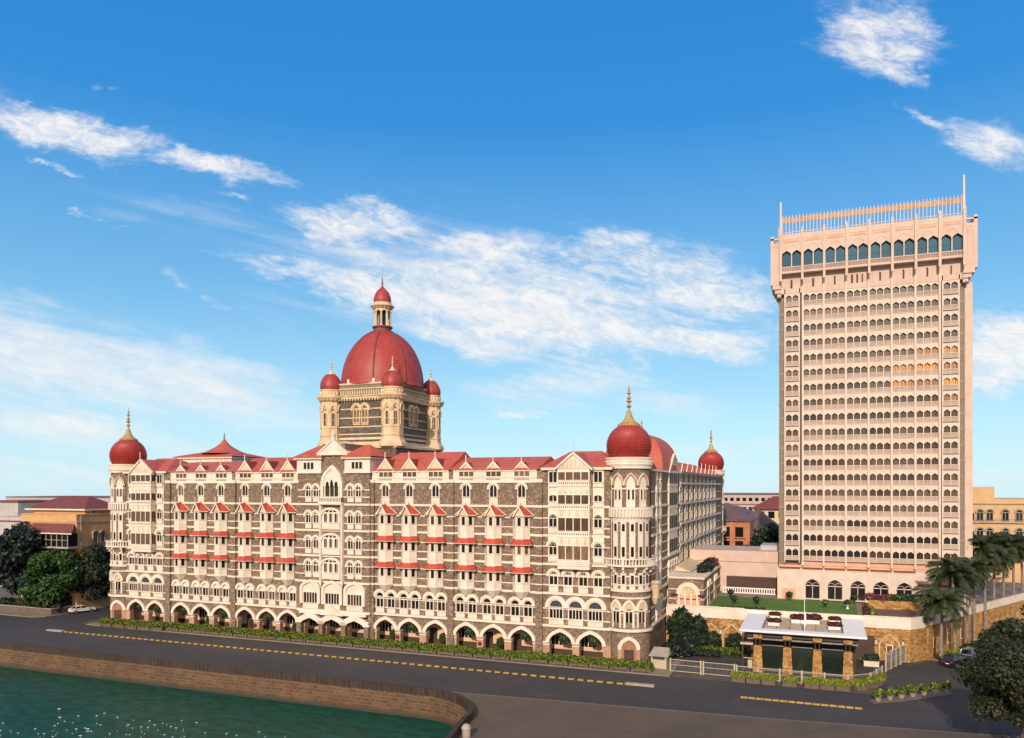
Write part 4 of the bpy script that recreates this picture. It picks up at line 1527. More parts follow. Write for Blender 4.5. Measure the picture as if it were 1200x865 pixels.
# ---- side wing along the garden
SX = -23.6
sw_ = MB()
sw_.box(-40, SX, 117.2, 209.5, 0, 28.6, 0)
for z in FLOORS:
    sw_.box(SX, SX + 0.18, 117.2, 143, z - 0.17, z + 0.17, 1)
for z in THIN + [25.2, 7.6, 6.0]:
    sw_.box(SX, SX + 0.08, 117.2, 143, z - 0.09, z + 0.09, 1)
SF = [26.55, 22.85, 19.2, 15.5, 11.9]
for z in SF:
    sw_.box(SX, SX + 0.22, 143, 205, z - 0.2, z + 0.2, 1)
    sw_.box(SX, SX + 0.07, 143, 205, z - 1.9, z - 1.75, 1)
sw_.box(SX, SX + 0.30, 117.2, 205, 4.8, 5.15, 1)
sw_.box(SX, SX + 0.35, 117.2, 205, 28.3, 28.65, 1)
put('wall', sw_.mesh('wall', ('basalt', 'white')), hotel)


def side_at(y, z=0.0, out=0.0):
    return at(SX + out, y, z, PI / 2)


# white window columns near the turret
for y in (121.2, 124.0):
    c_ = MB()
    c_.box(-0.75, 0.75, -0.14, 0, 9.9, 28.2, 0)
    put('window_column', c_.mesh('window_column', ('white',)), hotel, side_at(y))
    for z in (25.0, 20.9, 16.6, 12.4):
        window('sidecol', hotel, side_at(y, z, 0.14), 'side_window', pane='glass_matte', wd=0.85, hr=1.5, rise=0.35, lights=1, apron=0.5, hood=0.0, transom=True, deep=0.1)
    window('pair', hotel, side_at(y, 5.2), 'twin_window')
c_ = MB()
c_.box(-4.2, 4.2, -0.25, 0, 14.4, 28.6, 0)
for z in (14.5, 18.6, 22.4, 26.2):
    c_.box(-4.3, 4.3, -0.34, 0, z - 0.15, z + 0.15, 0)
for sx in (1, -1):
    c_.plate([(0, 31.6), (sx * 4.8, 28.6), (sx * 4.8, 28.25), (0, 31.2)], -0.1, -0.5, 0)
c_.plate([(-4.2, 28.6), (4.2, 28.6), (0, 31.3)], 0, -0.25, 0)
c_.box(-0.06, 0.06, -0.5, -0.35, 31.4, 33.0, 0)
gbs = put('gabled_bay', c_.mesh('gabled_bay', ('white',)), hotel, side_at(135.2))
for z in (26.5, 22.8, 18.9, 14.9):
    for u in (-2.9, -1.0, 1.0, 2.9):
        p = MB()
        p.box(-0.72, 0.72, -0.04, 0, 0, 2.1, 0)
        if 'gb_s' not in PROTO:
            PROTO['gb_s'] = p.mesh('pane', ('glass_matte',))
        put('pane', PROTO['gb_s'], gbs, side_at(135.2 + u, z, 0.25))
for y in (131.6, 134.0, 136.4, 138.8):
    window('pair', hotel, side_at(y, 5.2), 'twin_window')
    window('row4', hotel, side_at(y, 10.05), 'fan_window')
# nine tall bays on every floor
key = 'sidetall'
for fi_, z in enumerate(SF[1:]):
    for k in range(9):
        window(key, hotel, side_at(143.9 + k * 6.2, z + 0.2), 'side_window', pane='glass_matte', wd=2.3, hr=1.75, rise=0.75, kind='p', lights=2, apron=0.3, hood=0.0, jamb=0.42, deep=0.13)
        if fi_ == 0:
            window('sideattic', hotel, side_at(143.9 + k * 6.2, 26.7), 'attic_window', pane='glass_matte', wd=2.6, hr=0.85, rise=0.0, lights=3, apron=0.55, hood=0.0, deep=0.1)
r_ = MB()
gable_roof(r_, 143, 209, -0.5, 16.5, 28.7, 31.6, 7, (0, 0))
put('roof', r_.mesh('roof', ('roof_red',)), hotel, at(SX, 0, 0, 0) @ Matrix.Rotation(PI / 2, 4, 'Z'))
for k in range(9):
    d_, f_ = PROTO['dormer0']
    a = put('dormer', d_, hotel, side_at(143.9 + k * 6.2, 0, 0.3))
    put('finial', f_, a, side_at(143.9 + k * 6.2, 0, 0.3))
# round bastion turret on the corner of the side wall
bt = MB()
bt.lathe([(0.2, 9.6), (0.62, 10.6), (0.62, 12.6), (0.8, 12.8), (0.8, 13.1), (0.2, 13.2)], 8)
put('bartizan', bt.mesh('bartizan', ('buff',)), hotel, at(SX + 0.5, 117.6, -1.4))


# curved roof pavilions behind the corner turrets
def bell_roof(cx, cy, hx, hy, z0, h):
    b_ = MB()
    n = 9
    vs, fs = [], []
    for i in range(n + 1):
        t = i / n
        s = math.cos(t * PI / 2 * 0.93) ** 0.85
        z = z0 + h * math.sin(t * PI / 2)
        vs += [(-hx * s, -hy * s, z), (hx * s, -hy * s, z), (hx * s, hy * s, z), (-hx * s, hy * s, z)]
    for i in range(n):
        for k in range(4):
            fs.append((i * 4 + k, i * 4 + (k + 1) % 4, i * 4 + 4 + (k + 1) % 4, i * 4 + 4 + k))
    b_.add(vs, fs, 0)
    for k in range(4):
        b_.tube([vs[i * 4 + k] for i in range(n + 1)], 0.08, 5, 1)
    b_.lathe([(0.5, z0 + h - 0.2), (0.35, z0 + h + 0.5)] + [(r * 0.6, z0 + h + 0.5 + z * 0.42) for r, z in FIN], 8, 0, 0, 2)
    return put('bell_roof', b_.mesh('bell_roof', ('roof_red', 'skirt_red', 'finial_gold')), hotel, at(cx, cy, 0))


bell_roof(-28.3, 132.5, 5.0, 7.4, 28.7, 6.0)
lp = MB()
lp.box(-7.2, 7.2, -5, 5, 28.5, 31.9, 1)
lp.box(-7.6, 7.6, -5.4, 5.4, 31.7, 32.0, 1)
gable_roof(lp, -7.7, 7.7, -5.5, 5.5, 32.15, 33.4, 0, (4.0, 4.0))
lp.lathe([(4.6, 32.9), (3.2, 33.5), (1.9, 34.2), (1.1, 34.8), (0.5, 35.5), (0.2, 35.9)], 16, 0.9, 0, 2)
lp.lathe([(r * 0.7, 35.7 + z * 0.3) for r, z in FIN], 8, 0.9, 0, 3)
put('roof_pavilion', lp.mesh('roof_pavilion', ('roof_red', 'white', 'roof_red', 'finial_gold')), hotel, at(-117.8, 131, 0))

# ---- the central domed tower
TX, TY = -75.75, 126.4
HX, HY = 6.35, 7.2
tower = put('dome_tower', None, hotel, at(TX, TY, 0))
TM = at(TX, TY, 0)
tw = MB()
tw.box(-HX - 1.5, HX + 1.5, -HY - 1.5, HY + 1.5, 28, 32.7, 0)
tw.box(-HX - 1.75, HX + 1.75, -HY - 1.75, HY + 1.75, 32.7, 33.1, 1)
tw.prism([(-HX - 1.5, -HY - 1.5), (HX + 1.5, -HY - 1.5), (HX + 1.5, HY + 1.5), (-HX - 1.5, HY + 1.5)], 33.1, 33.9, 1,
         [(-HX - 0.3, -HY - 0.3), (HX + 0.3, -HY - 0.3), (HX + 0.3, HY + 0.3), (-HX - 0.3, HY + 0.3)])
tw.box(-HX, HX, -HY, HY, 33.9, 42, 0)
tw.box(-HX - 0.15, HX + 0.15, -HY - 0.15, HY + 0.15, 34.3, 34.7, 1)
for z in (35.3, 36.6, 38.2, 39.8):
    tw.box(-HX - 0.08, HX + 0.08, -HY - 0.08, HY + 0.08, z - 0.1, z + 0.1, 1)
tw.box(-HX - 0.5, HX + 0.5, -HY - 0.5, HY + 0.5, 41.6, 42.0, 1)
tw.box(-HX - 0.7, HX + 0.7, -HY - 0.7, HY + 0.7, 42.0, 42.2, 1)
for k in range(22):
    for s in (-1, 1):
        u = -HX + (k + 0.5) * 2 * HX / 22
        tw.box(u - 0.12, u + 0.12, s * (HY + 0.3) - 0.3, s * (HY + 0.3) + 0.3, 41.25, 41.6, 1)
        v_ = -HY + (k + 0.5) * 2 * HY / 22
        tw.box(s * (HX + 0.3) - 0.3, s * (HX + 0.3) + 0.3, v_ - 0.12, v_ + 0.12, 41.25, 41.6, 1)
tw.box(-HX - 0.1, HX + 0.1, -HY - 0.1, HY + 0.1, 42.2, 44.2, 2)
tw.box(-HX - 0.2, HX + 0.2, -HY - 0.2, HY + 0.2, 43.3, 43.5, 1)
tw.box(-HX - 0.25, HX + 0.25, -HY - 0.25, HY + 0.25, 44.1, 44.4, 1)
for k in range(26):
    for s in (-1, 1):
        u = -HX + (k + 0.5) * 2 * HX / 26
        tw.box(u - 0.1, u + 0.1, s * (HY + 0.12) - 0.06, s * (HY + 0.12) + 0.06, 42.4, 43.1, 1)
        v_ = -HY + (k + 0.5) * 2 * HY / 26
        tw.box(s * (HX + 0.12) - 0.06, s * (HX + 0.12) + 0.06, v_ - 0.1, v_ + 0.1, 42.4, 43.1, 1)
for s in (-1, 1):
    for u in (-2.6, 2.6):
        tw.box(u - 0.22, u + 0.22, s * HY - 0.22, s * HY + 0.22, 44.4, 45.1, 3)
        tw.box(s * HX - 0.22, s * HX + 0.22, u - 0.22, u + 0.22, 44.4, 45.1, 3)
put('drum', tw.mesh('drum', ('blue_stone', 'buff', 'olive_stone', 'white')), tower, TM)
# wall windows
for ang, half in ((0, HY), (PI / 2, HX), (PI, HY), (-PI / 2, HX)):
    for s in (-0.85, 0.85):
        L = at(TX, TY, 0) @ Matrix.Rotation(ang, 4, 'Z') @ Matrix.Translation((s, -half, 36.9))
        if 'domew' not in PROTO:
            f, p = make_window(1.15, 2.2, 0.75, 'p', 2, 0.35, 0.38, True, 0.16)
            f.v += [(x, -0.055 + 0 * y, z) for x, y, z in p.v]
            o0 = len(f.v) - len(p.v)
            f.f += [tuple(i + o0 for i in q) for q in p.f]
            f.m += [1] * len(p.f)
            ring(f, 0, 2.75, 1.0, 0.7, 0.1, 'p', -0.05, -0.2, 0)
            PROTO['domew'] = f.mesh('window', ('buff', 'glass_warm'))
        put('window', PROTO['domew'], tower, L)
# dome, eight-ribbed
dprof = []
for i in range(25):
    t = i / 24
    a = t * PI / 2 * 0.86
    dprof.append((7.6 * math.cos(a), 44.45 + 10.45 * math.sin(a)))
dm2 = MB()
dm2.lathe([(7.7, 44.3)] + dprof, 64, 0, 0, 0)
put('dome', dm2.mesh('dome', ('dome_red',), True), tower, TM)
rb = MB()
for k in range(8):
    a = PI / 8 + k * PI / 4 - R(4)
    rb.tube([((r + 0.02) * math.cos(a), (r + 0.02) * math.sin(a), z) for r, z in dprof], 0.17, 6)
put('ribs', rb.mesh('ribs', ('roof_brown',), True), tower, TM)
ln = MB()
ln.lathe([(2.05, 54.2), (2.05, 54.75), (1.65, 54.9), (1.65, 55.3), (1.9, 55.45), (1.9, 55.7)], 16, 0, 0, 1)
for k in range(8):
    a = k * PI / 4 + PI / 8
    ln.lathe([(0.26, 55.7), (0.26, 55.95), (0.17, 56.05), (0.17, 58.2), (0.3, 58.4)], 8, 1.45 * math.cos(a), 1.45 * math.sin(a), 0)
ln.lathe([(0.6, 55.7), (0.6, 58.8)], 10, 0, 0, 2)
q = MB()
arches8 = [(1.4 * 2 * PI * (k + 0.5) / 8, 0.8, 0.42, 'p') for k in range(8)]
arch_screen(q, 0, 1.4 * 2 * PI, 58.15, 58.2, 59.0, arches8, 0.12, -0.12, 0, 6)
q.warp(cyl(1.4))
q.v = [(x * math.cos(PI / 8) - y * math.sin(PI / 8), x * math.sin(PI / 8) + y * math.cos(PI / 8), z) for x, y, z in q.v]
ln.add(q.v, q.f, 0)
ln.lathe([(1.55, 58.95), (2.15, 59.35), (2.2, 59.5), (1.7, 59.75), (1.7, 60.1)], 20, 0, 0, 0)
for k in range(16):
    a = k * PI / 8
    ln.box(1.8 * math.cos(a) - 0.1, 1.8 * math.cos(a) + 0.1, 1.8 * math.sin(a) - 0.1, 1.8 * math.sin(a) + 0.1, 59.0, 59.35, 0)
put('lantern', ln.mesh('lantern', ('buff', 'roof_brown', 'dark_trim')), tower, TM)
sdm = MB()
sdm.lathe([(1.55, 60.05), (1.62, 60.4), (1.62, 60.8), (1.52, 61.3), (1.3, 61.9), (0.95, 62.4), (0.62, 62.7), (0.4, 62.95), (0.2, 63.2)], 24)
sdm.lathe([(r * 0.55, 63.0 + z * 0.36) for r, z in FIN], 8)
put('lantern_dome', sdm.mesh('lantern_dome', ('dome_red',), True), tower, TM)
# four corner turrets of the tower
ct = MB()
ct.lathe([(2.6, 33.0), (2.5, 33.6), (2.05, 34.2), (2.0, 34.6)], 8, 0, 0, 0, PI / 8)
ct.lathe([(1.9, 34.6), (1.9, 41.3)], 8, 0, 0, 0, PI / 8)
ct.lathe([(2.02, 34.9), (2.02, 35.15)], 8, 0, 0, 0, PI / 8)
ct.lathe([(2.0, 36.4), (2.0, 36.6)], 8, 0, 0, 0, PI / 8)
ct.lathe([(1.98, 41.2), (2.2, 41.4), (2.55, 41.8), (2.6, 42.15), (1.9, 42.2)], 16, 0, 0, 0)
ct.lathe([(1.8, 42.2), (1.8, 43.1), (1.9, 43.15), (1.9, 43.35)], 16, 0, 0, 0)
for k in range(20):
    a = 2 * PI * k / 20
    ct.lathe([(0.12, 41.3), (0.2, 41.75)], 6, 2.2 * math.cos(a), 2.2 * math.sin(a), 0)
    ct.box(1.82 * math.cos(a) - 0.1, 1.82 * math.cos(a) + 0.1, 1.82 * math.sin(a) - 0.1, 1.82 * math.sin(a) + 0.1, 42.5, 43.0, 0)
for k in range(8):
    wv_ = MB()
    ap = 1.9 * math.cos(PI / 8)
    wv_.plate([(-0.27, 36.8)] + [(x, 38.75 + z) for x, z in arc(0.54, 0.32, 'r', 6)] + [(0.27, 36.8)], 0, -0.02, 1)
    ring(wv_, 0, 38.75, 0.56, 0.32, 0.14, 'r', 0, -0.14, 0, 1.95, 6)
    ring(wv_, 0, 39.5, 0.9, 0.95, 0.22, 'p', 0, -0.22, 0, 0.2, 8)
    wv_.plate([(x, 39.5 + z) for x, z in arc(0.5, 0.5, 'p', 6)], 0, -0.03, 2)
    wv_.box(-0.03, 0.03, -0.06, 0, 36.8, 38.9, 3)
    wv_.box(-0.27, 0.27, -0.06, 0, 37.8, 37.86, 3)
    Mk = Matrix.Rotation(k * PI / 4, 4, 'Z') @ Matrix.Translation((0, -ap, 0))
    o0 = len(ct.v)
    ct.v += [tuple(Mk @ Vector(p_)) for p_ in wv_.v]
    ct.f += [tuple(i + o0 for i in f_) for f_ in wv_.f]
    ct.m += wv_.m
ctm = ct.mesh('tower_turret', ('buff', 'glass_dark', 'olive_stone', 'white'))
for sx in (-1, 1):
    for sy in (-1, 1):
        put('tower_turret', ctm, tower, at(TX + sx * HX, TY + sy * HY, 0))
cu = MB()
cu.lathe([(1.75, 43.3), (1.88, 43.6), (1.92, 44.1), (1.82, 44.7), (1.5, 45.4), (1.05, 45.95), (0.6, 46.25)], 24, 0, 0, 0)
for k in range(8):
    a = k * PI / 4
    cu.tube([(r * math.cos(a), r * math.sin(a), z) for r, z in ((1.76, 43.3), (1.89, 43.6), (1.93, 44.1), (1.83, 44.7), (1.51, 45.4), (1.06, 45.95), (0.6, 46.27))], 0.06, 5, 1)
cu.lathe([(0.75, 46.15), (0.75, 46.28), (0.42, 46.45), (0.2, 46.9)], 12, 0, 0, 2)
cu.lathe([(r * 0.55, 46.8 + z * 0.36) for r, z in FIN], 8, 0, 0, 2)
cum = cu.mesh('cupola', ('dome_red', 'roof_brown', 'buff'), True)
for sx in (-1, 1):
    for sy in (-1, 1):
        put('cupola', cum, tower, at(TX + sx * HX, TY + sy * HY, 0))

# ------------------------------------------------------------------ THE TOWER HOTEL
TY0 = 147.8
tower_h = put('tower_hotel', None, None, at(7.8, TY0, 6), 'tall pale pink hotel tower with rows of arched balconies and a wide crown', 'tower')
RIB = [-2.72, 0.72, 4.30, 7.90, 11.50, 15.10, 18.75]
cb = MB()
cb.box(-6.75, 22.6, TY0 + 0.9, TY0 + 18, 6, 64, 0)
for i in range(19):
    z = 14.3 + i * 2.66
    for xa, xb in ((-6.78, -5.9), (21.7, 22.63)):
        cb.box(xa, xb, TY0 + 0.85, TY0 + 1.2, z - 0.25, z + 0.25, 1)
put('core', cb.mesh('core', ('olive_stone', 'lattice')), tower_h)
ob2 = MB()
ob2.box(-3.02, 19.05, TY0 + 0.55, TY0 + 0.95, 12.3, 61.2, 0)
put('back_wall', ob2.mesh('back_wall', ('tower_pink',)), tower_h)
rm = MB()
rm.box(-0.16, 0.16, -0.42, 0.6, 12.0, 63.6, 0)
rmm = rm.mesh('rib', ('tower_white',))
for x in RIB:
    put('rib', rmm, tower_h, at(x, TY0, 0))
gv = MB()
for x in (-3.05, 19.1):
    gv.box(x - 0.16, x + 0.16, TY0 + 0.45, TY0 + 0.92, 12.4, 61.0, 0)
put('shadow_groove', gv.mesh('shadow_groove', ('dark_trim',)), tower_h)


def balcony_unit(n, pitch, half):
    f = MB()
    f.box(-half, half, -0.12, 0.55, 0.0, 0.10, 0)
    f.box(-half, half, -0.10, -0.02, 0.10, 0.74, 1)
    for k in range(1, 4):
        f.box(-half, half, -0.13, -0.10, 0.10 + k * 0.16 - 0.02, 0.10 + k * 0.16 + 0.02, 0)
    for k in range(n * 6 + 1):
        c = -half + 2 * half * k / (n * 6)
        wv = 0.05 if k % 6 == 0 else 0.022
        f.box(c - wv, c + wv, -0.13, -0.10, 0.10, 0.74, 0)
    f.box(-half, half, -0.18, 0.02, 0.72, 0.82, 0)
    ar = [((k - (n - 1) / 2) * pitch, pitch - 0.14, 0.44, 'o') for k in range(n)]
    arch_screen(f, -half, half, 0.82, 1.58, 2.66, ar, 0.12, -0.04, 0, 8)
    return f


units = {}
for nm, n, pitch, half in (('t', 3, 1.12, 1.72), ('d', 2, 1.10, 1.16)):
    units[nm] = balcony_unit(n, pitch, half).mesh('balcony_bay', ('tower_white', 'lattice'))
    p = MB()
    for k in range(n):
        c = (k - (n - 1) / 2) * pitch
        p.box(c - pitch / 2, c + pitch / 2, 0.36, 0.42, 0.1, 2.3, 0)
    for key, gm in (('_mid', 'glass_tower'), ('_low', 'glass_tower_low'), ('_reflection', 'glass_sun_reflection')):
        units[nm + key] = p.mesh('pane', (gm,))
centres = [((a + b2) / 2, 't') for a, b2 in zip(RIB[:-1], RIB[1:])]
cells = []
for row in range(18):
    z = 14.3 + row * 2.66 - 1.42
    for x, nm in centres:
        cells.append((z, x, nm, row))
big = cells[:100]
reflection_cells = {(12, 11.5 + 1.8), (12, 15.1 + 1.8), (13, 16.9), (11, 16.9), (12, 16.925)}
rest_f, rest_p = MB(), MB()


def in_sun_reflection(row, x):  # right-hand panes that carry the painted sun reflection
    return row in (11, 12, 13) and x > 12 and not (row == 13 and x < 16)


n_part = 0
for z, x, nm, row in cells:
    kind_ = '_low' if row < 2 else ('_reflection' if in_sun_reflection(row, x) else '_mid')
    if n_part < 100:
        M = at(x, TY0, z)
        o = put('balcony_bay', units[nm], tower_h, M)
        put('pane', units[nm + kind_], o, M)
        n_part += 1
    else:
        k = balcony_unit(3, 1.12, 1.72)
        k.shift(x, TY0, z)
        o0 = len(rest_f.v)
        rest_f.v += k.v
        rest_f.f += [tuple(i + o0 for i in q) for q in k.f]
        rest_f.m += k.m
        for j in range(3):
            c = x + (j - 1) * 1.12
            rest_p.box(c - 0.56, c + 0.56, TY0 + 0.36, TY0 + 0.42, z + 0.1, z + 2.3, 0)
o = put('balcony_bay', rest_f.mesh('balcony_bay', ('tower_white', 'lattice')), tower_h, kind='stuff')
put('pane', rest_p.mesh('pane', ('glass_tower',)), o)
for row in range(18):
    z = 14.3 + row * 2.66 - 1.42
    for x in (-4.5, 20.4):
        kind_ = '_low' if row < 2 else ('_reflection' if (x > 10 and 10 <= row <= 13) else '_mid')
        M = at(x, TY0, z)
        o = put('corner_balcony', units['d'], tower_h, M)
        put('pane', units['d' + kind_], o, M)
fl = MB()
for x in (-4.5, 20.4):
    fl.box(x - 1.32, x - 1.16, TY0 - 0.1, TY0 + 0.92, 12.4, 61.2, 0)
    fl.box(x + 1.16, x + 1.32, TY0 - 0.1, TY0 + 0.92, 12.4, 61.2, 0)
    for row in range(18):
        z = 14.3 + row * 2.66 - 1.42
        fl.box(x - 1.16, x + 1.16, TY0 - 0.14, TY0 - 0.05, z - 0.14, z - 0.05, 1)
put('corner_frame', fl.mesh('corner_frame', ('tower_white', 'dark_trim')), tower_h)
pr = MB()
pr.box(22.6, 23.75, TY0 + 1.0, TY0 + 12, 6, 60.0, 0)
put('lift_shaft', pr.mesh('lift_shaft', ('tower_pink',)), tower_h)
ft = MB()
ft.box(-3.0, 19.0, TY0 + 0.1, TY0 + 0.9, 12.0, 12.5, 0)
ft.box(-6.75, 22.6, TY0 + 0.2, TY0 + 1.0, 11.6, 12.0, 0)
put('coral_base', ft.mesh('coral_base', ('coral',)), tower_h)

# crown
CY = TY0 - 1.5
crown = put('crown', None, tower_h, at(7.8, TY0, 60))
CM = at(7.8, TY0, 60)
nk_ = MB()
nk_.box(-6.4, 22.2, TY0 - 0.1, TY0 + 17, 60.4, 63.8, 0)
slots = [-4.6, -1.0, 2.5, 5.3, 6.1, 6.9, 9.7, 13.3, 16.9, 20.4]
for x in slots:
    arch_plate(nk_, x, 61.3, 62.6, 0.34, 0.3, 'p', TY0 - 0.09, TY0 - 0.12, 1, 6)
for i in range(8):
    xa = -6.2 + i * 3.6
    for dx_ in (-0.9, 0.9):
        ring(nk_, xa + 1.8 + dx_, 62.6, 0.8, 0.5, 0.08, 'p', TY0 - 0.09, TY0 - 0.14, 0, 1.3, 8)
put('neck', nk_.mesh('neck', ('tower_pink', 'brown_dark')), crown, Matrix())
CR = [-6.35, -2.75, 0.8, 4.4, 7.95, 11.5, 15.05, 18.6, 22.15]
ck = MB()
ck.box(CR[0], CR[-1], CY, TY0 + 17, 63.7, 64.05, 0)
ck.box(CR[0], CR[-1], CY + 0.02, CY + 0.1, 64.05, 64.75, 1)
for k in range(72):
    c = CR[0] + (k + 0.5) * (CR[-1] - CR[0]) / 72
    ck.box(c - 0.03, c + 0.03, CY - 0.02, CY + 0.02, 64.05, 64.75, 0)
ck.box(CR[0], CR[-1], CY - 0.05, CY + 0.15, 64.7, 64.85, 0)
arl = []
for a, b2 in zip(CR[:-1], CR[1:]):
    mdx = (a + b2) / 2
    arl += [(mdx - 0.84, 1.5, 0.72, 'o'), (mdx + 0.84, 1.5, 0.72, 'o')]
arch_screen(ck, CR[0], CR[-1], 64.85, 67.0, 70.6, arl, CY + 0.45, CY, 0, 10)
ck.box(CR[0], CR[-1], CY + 1.0, TY0 + 17, 64.05, 70.6, 0)
for a, b2 in zip(CR[:-1], CR[1:]):
    mdx = (a + b2) / 2
    for sx in (-1, 1):
        ck.plate([(mdx, 68.75), (mdx + sx * 0.9, 68.1), (mdx + sx * 0.9, 68.0), (mdx, 68.62)], CY + 0.01, CY - 0.04, 2)
    ring(ck, mdx, 69.25, 2.5, 0.0001, 0.07, 'r', CY, CY - 0.05, 2, 0, 6)
    for k in range(7):
        c = mdx - 1.05 + k * 0.35
        ck.box(c - 0.12, c + 0.12, CY - 0.02, CY + 0.01, 69.22, 69.62, 2)
    ck.box(mdx - 1.35, mdx + 1.35, CY - 0.045, CY + 0.01, 69.66, 69.73, 0)
    ck.box(mdx - 1.35, mdx + 1.35, CY - 0.045, CY + 0.01, 69.11, 69.18, 0)
for x in CR:
    ck.box(x - 0.20, x + 0.20, CY - 0.38, CY + 0.1, 62.9, 70.9, 0)
    ck.plate([(x - 0.20, 70.9), (x + 0.20, 70.9), (x + 0.20, 71.3), (x, 71.75), (x - 0.20, 71.3)], CY + 0.1, CY - 0.38, 0)
    ck.prism([(x - 0.20, CY - 0.38), (x + 0.20, CY - 0.38), (x + 0.20, CY), (x - 0.20, CY)], 62.3, 62.9, 0)
put('gallery', ck.mesh('gallery', ('tower_pink', 'lattice', 'coral')), crown, Matrix())
for a in arl:
    p = MB()
    p.box(-0.8, 0.8, 0, 0.05, 64.9, 67.8, 0)
    p.box(-0.8, 0.8, -0.03, 0.0, 65.95, 66.02, 1)
    if 'crown_p' not in PROTO:
        PROTO['crown_p'] = p.mesh('pane', ('glass_blue', 'dark_trim'))
    put('pane', PROTO['crown_p'], crown, at(a[0], CY + 0.62, 0))
for sgn, xa in ((-1, -6.35), (1, 22.15)):
    e = MB()
    X0, X1 = (xa - 1.75, xa) if sgn < 0 else (xa, xa + 2.05)
    e.box(X0, X1, CY + 0.8, CY + 9, 62.0, 69.4, 0)
    o_ = X0 if sgn < 0 else X1
    e.box(min(o_, o_ - sgn * 0.55), max(o_, o_ - sgn * 0.55), CY + 0.8, CY + 9, 69.4, 70.7, 0)
    e.box(X0, X1, CY + 0.8, CY + 1.2, 70.0, 70.3, 0)
    ring(e, (X0 + X1) / 2, 68.6, 0.7, 0.3, 0.07, 'r', CY + 0.8, CY + 0.74, 0, 4.5, 8)
    for k, (dz_, wf) in enumerate(((0.0, 0.82), (0.7, 0.60), (1.4, 0.38))):
        wv = (X1 - X0) * wf
        xb_ = xa + sgn * wv
        e.box(min(xa, xb_), max(xa, xb_), CY + 0.8 + 0.25 * k, CY + 8, 61.2 - dz_, 62.0 - dz_, 0)
        e.lathe([(0.0, 61.05 - dz_), (0.25, 61.2 - dz_), (0.25, 61.5 - dz_)], 8, xb_ - sgn * 0.25, CY + 1.2, 0)
    e.box(xa - 0.45 if sgn < 0 else xa + 0.05, xa - 0.05 if sgn < 0 else xa + 0.45, CY + 0.9, CY + 1.5, 69.4, 72.3, 0)
    put('crown_bracket', e.mesh('crown_bracket', ('tower_pink',)), crown, Matrix())
sc = MB()
for k in range(50):
    c = CR[0] + 0.3 + k * (CR[-1] - CR[0] - 0.6) / 49
    sc.box(c - 0.055, c + 0.055, CY + 0.3, CY + 0.44, 70.5, 74.0, 0)
sc.box(CR[0], CR[-1], CY + 0.45, CY + 0.55, 72.7, 73.65, 1)
sc.box(CR[0], CR[-1], CY + 0.45, CY + 0.55, 71.0, 71.1, 0)
put('roof_screen', sc.mesh('roof_screen', ('tower_white', 'screen_orange')), crown, Matrix())
ms = MB()
ms.prism([(-0.2, -0.2), (0.2, -0.2), (0.2, 0.2), (-0.2, 0.2)], 70.0, 77.0, 0, [(-0.13, -0.13), (0.13, -0.13), (0.13, 0.13), (-0.13, 0.13)])
msm = ms.mesh('mast', ('tower_white',))
put('mast', msm, crown, at(CR[0], CY + 0.3, -0.5))
put('mast', msm, crown, at(CR[-1], CY + 0.3, 0.2))

# podium of the tower
pdm = MB()
pa = [(c, 2.45, 1.15, 'q') for c in (-1.1, 2.55, 6.2, 9.8, 13.4)]
arch_screen(pdm, -6.9, 15.3, 6.0, 8.55, 11.2, pa, TY0 - 0.2, TY0 - 0.8, 0, 12)
for x in (-6.8, -2.95, 0.72, 4.35, 8.0, 11.6, 15.2):
    pdm.box(x - 0.16, x + 0.16, TY0 - 0.9, TY0 - 0.6, 6.0, 11.6, 0)
pdm.box(-6.95, 15.35, TY0 - 0.85, TY0 + 1.0, 11.2, 11.45, 0)
for a, b2 in zip((-6.8, -2.95, 0.72, 4.35, 8.0, 11.6), (-2.95, 0.72, 4.35, 8.0, 11.6, 15.2)):
    pdm.box(a + 0.16, b2 - 0.16, TY0 - 1.05, TY0 - 0.3, 11.45, 11.62, 1)
pdm.box(-6.9, 15.3, TY0 - 0.1, TY0 + 1, 6.0, 11.2, 0)
pdm.box(15.3, 22.7, TY0 + 0.3, TY0 + 1.1, 5.9, 12.3, 0)
pdm.box(-6.2, -3.9, TY0 - 0.85, TY0 - 0.7, 6.0, 7.9, 2)
pod = put('podium', pdm.mesh('podium', ('tower_white', 'red_trim', 'coral')), tower_h)
wp, wf_ = MB(), MB()
arch_plate(wp, 0, 6.3, 8.55, 2.45, 1.15, 'q', 0, -0.05, 0, 12)
for c in (-1.19, 0, 1.19):
    wf_.box(c - 0.05, c + 0.05, -0.12, 0, 6.2, 8.6, 0)
wf_.box(-1.22, 1.22, -0.12, 0, 8.45, 8.58, 0)
wf_.box(-1.3, 1.3, -0.45, 0, 6.1, 6.3, 0)
for s in (-1, 1):
    ring(wf_, s * 0.6, 8.5, 1.12, 0.55, 0.06, 'r', 0, -0.12, 0, 0, 8)
wfm, wpm = wf_.mesh('podium_window', ('tower_white',)), wp.mesh('pane', ('glass_black',))
for a in pa:
    o = put('podium_window', wfm, tower_h, at(a[0], TY0 - 0.45, 0))
    put('pane', wpm, o, at(a[0], TY0 - 0.4, 0))
low = MB()
arch_screen(low, 15.4, 21.5, 5.4, 7.7, 9.3, [(17.6, 2.6, 1.0, 'q')], TY0 - 0.6, TY0 - 1.2, 0, 12)
low.box(15.4, 21.5, TY0 - 0.6, TY0 + 4, 5.4, 9.3, 0)
low.box(15.4, 21.7, TY0 - 1.5, TY0 + 0.9, 9.3, 9.5, 1)
put('low_annex', low.mesh('low_annex', ('tower_white', 'red_trim')), tower_h)
o = put('podium_window', wfm, tower_h, at(17.6, TY0 - 0.95, -0.85))
put('pane', wpm, o, at(17.6, TY0 - 0.8, -0.85))

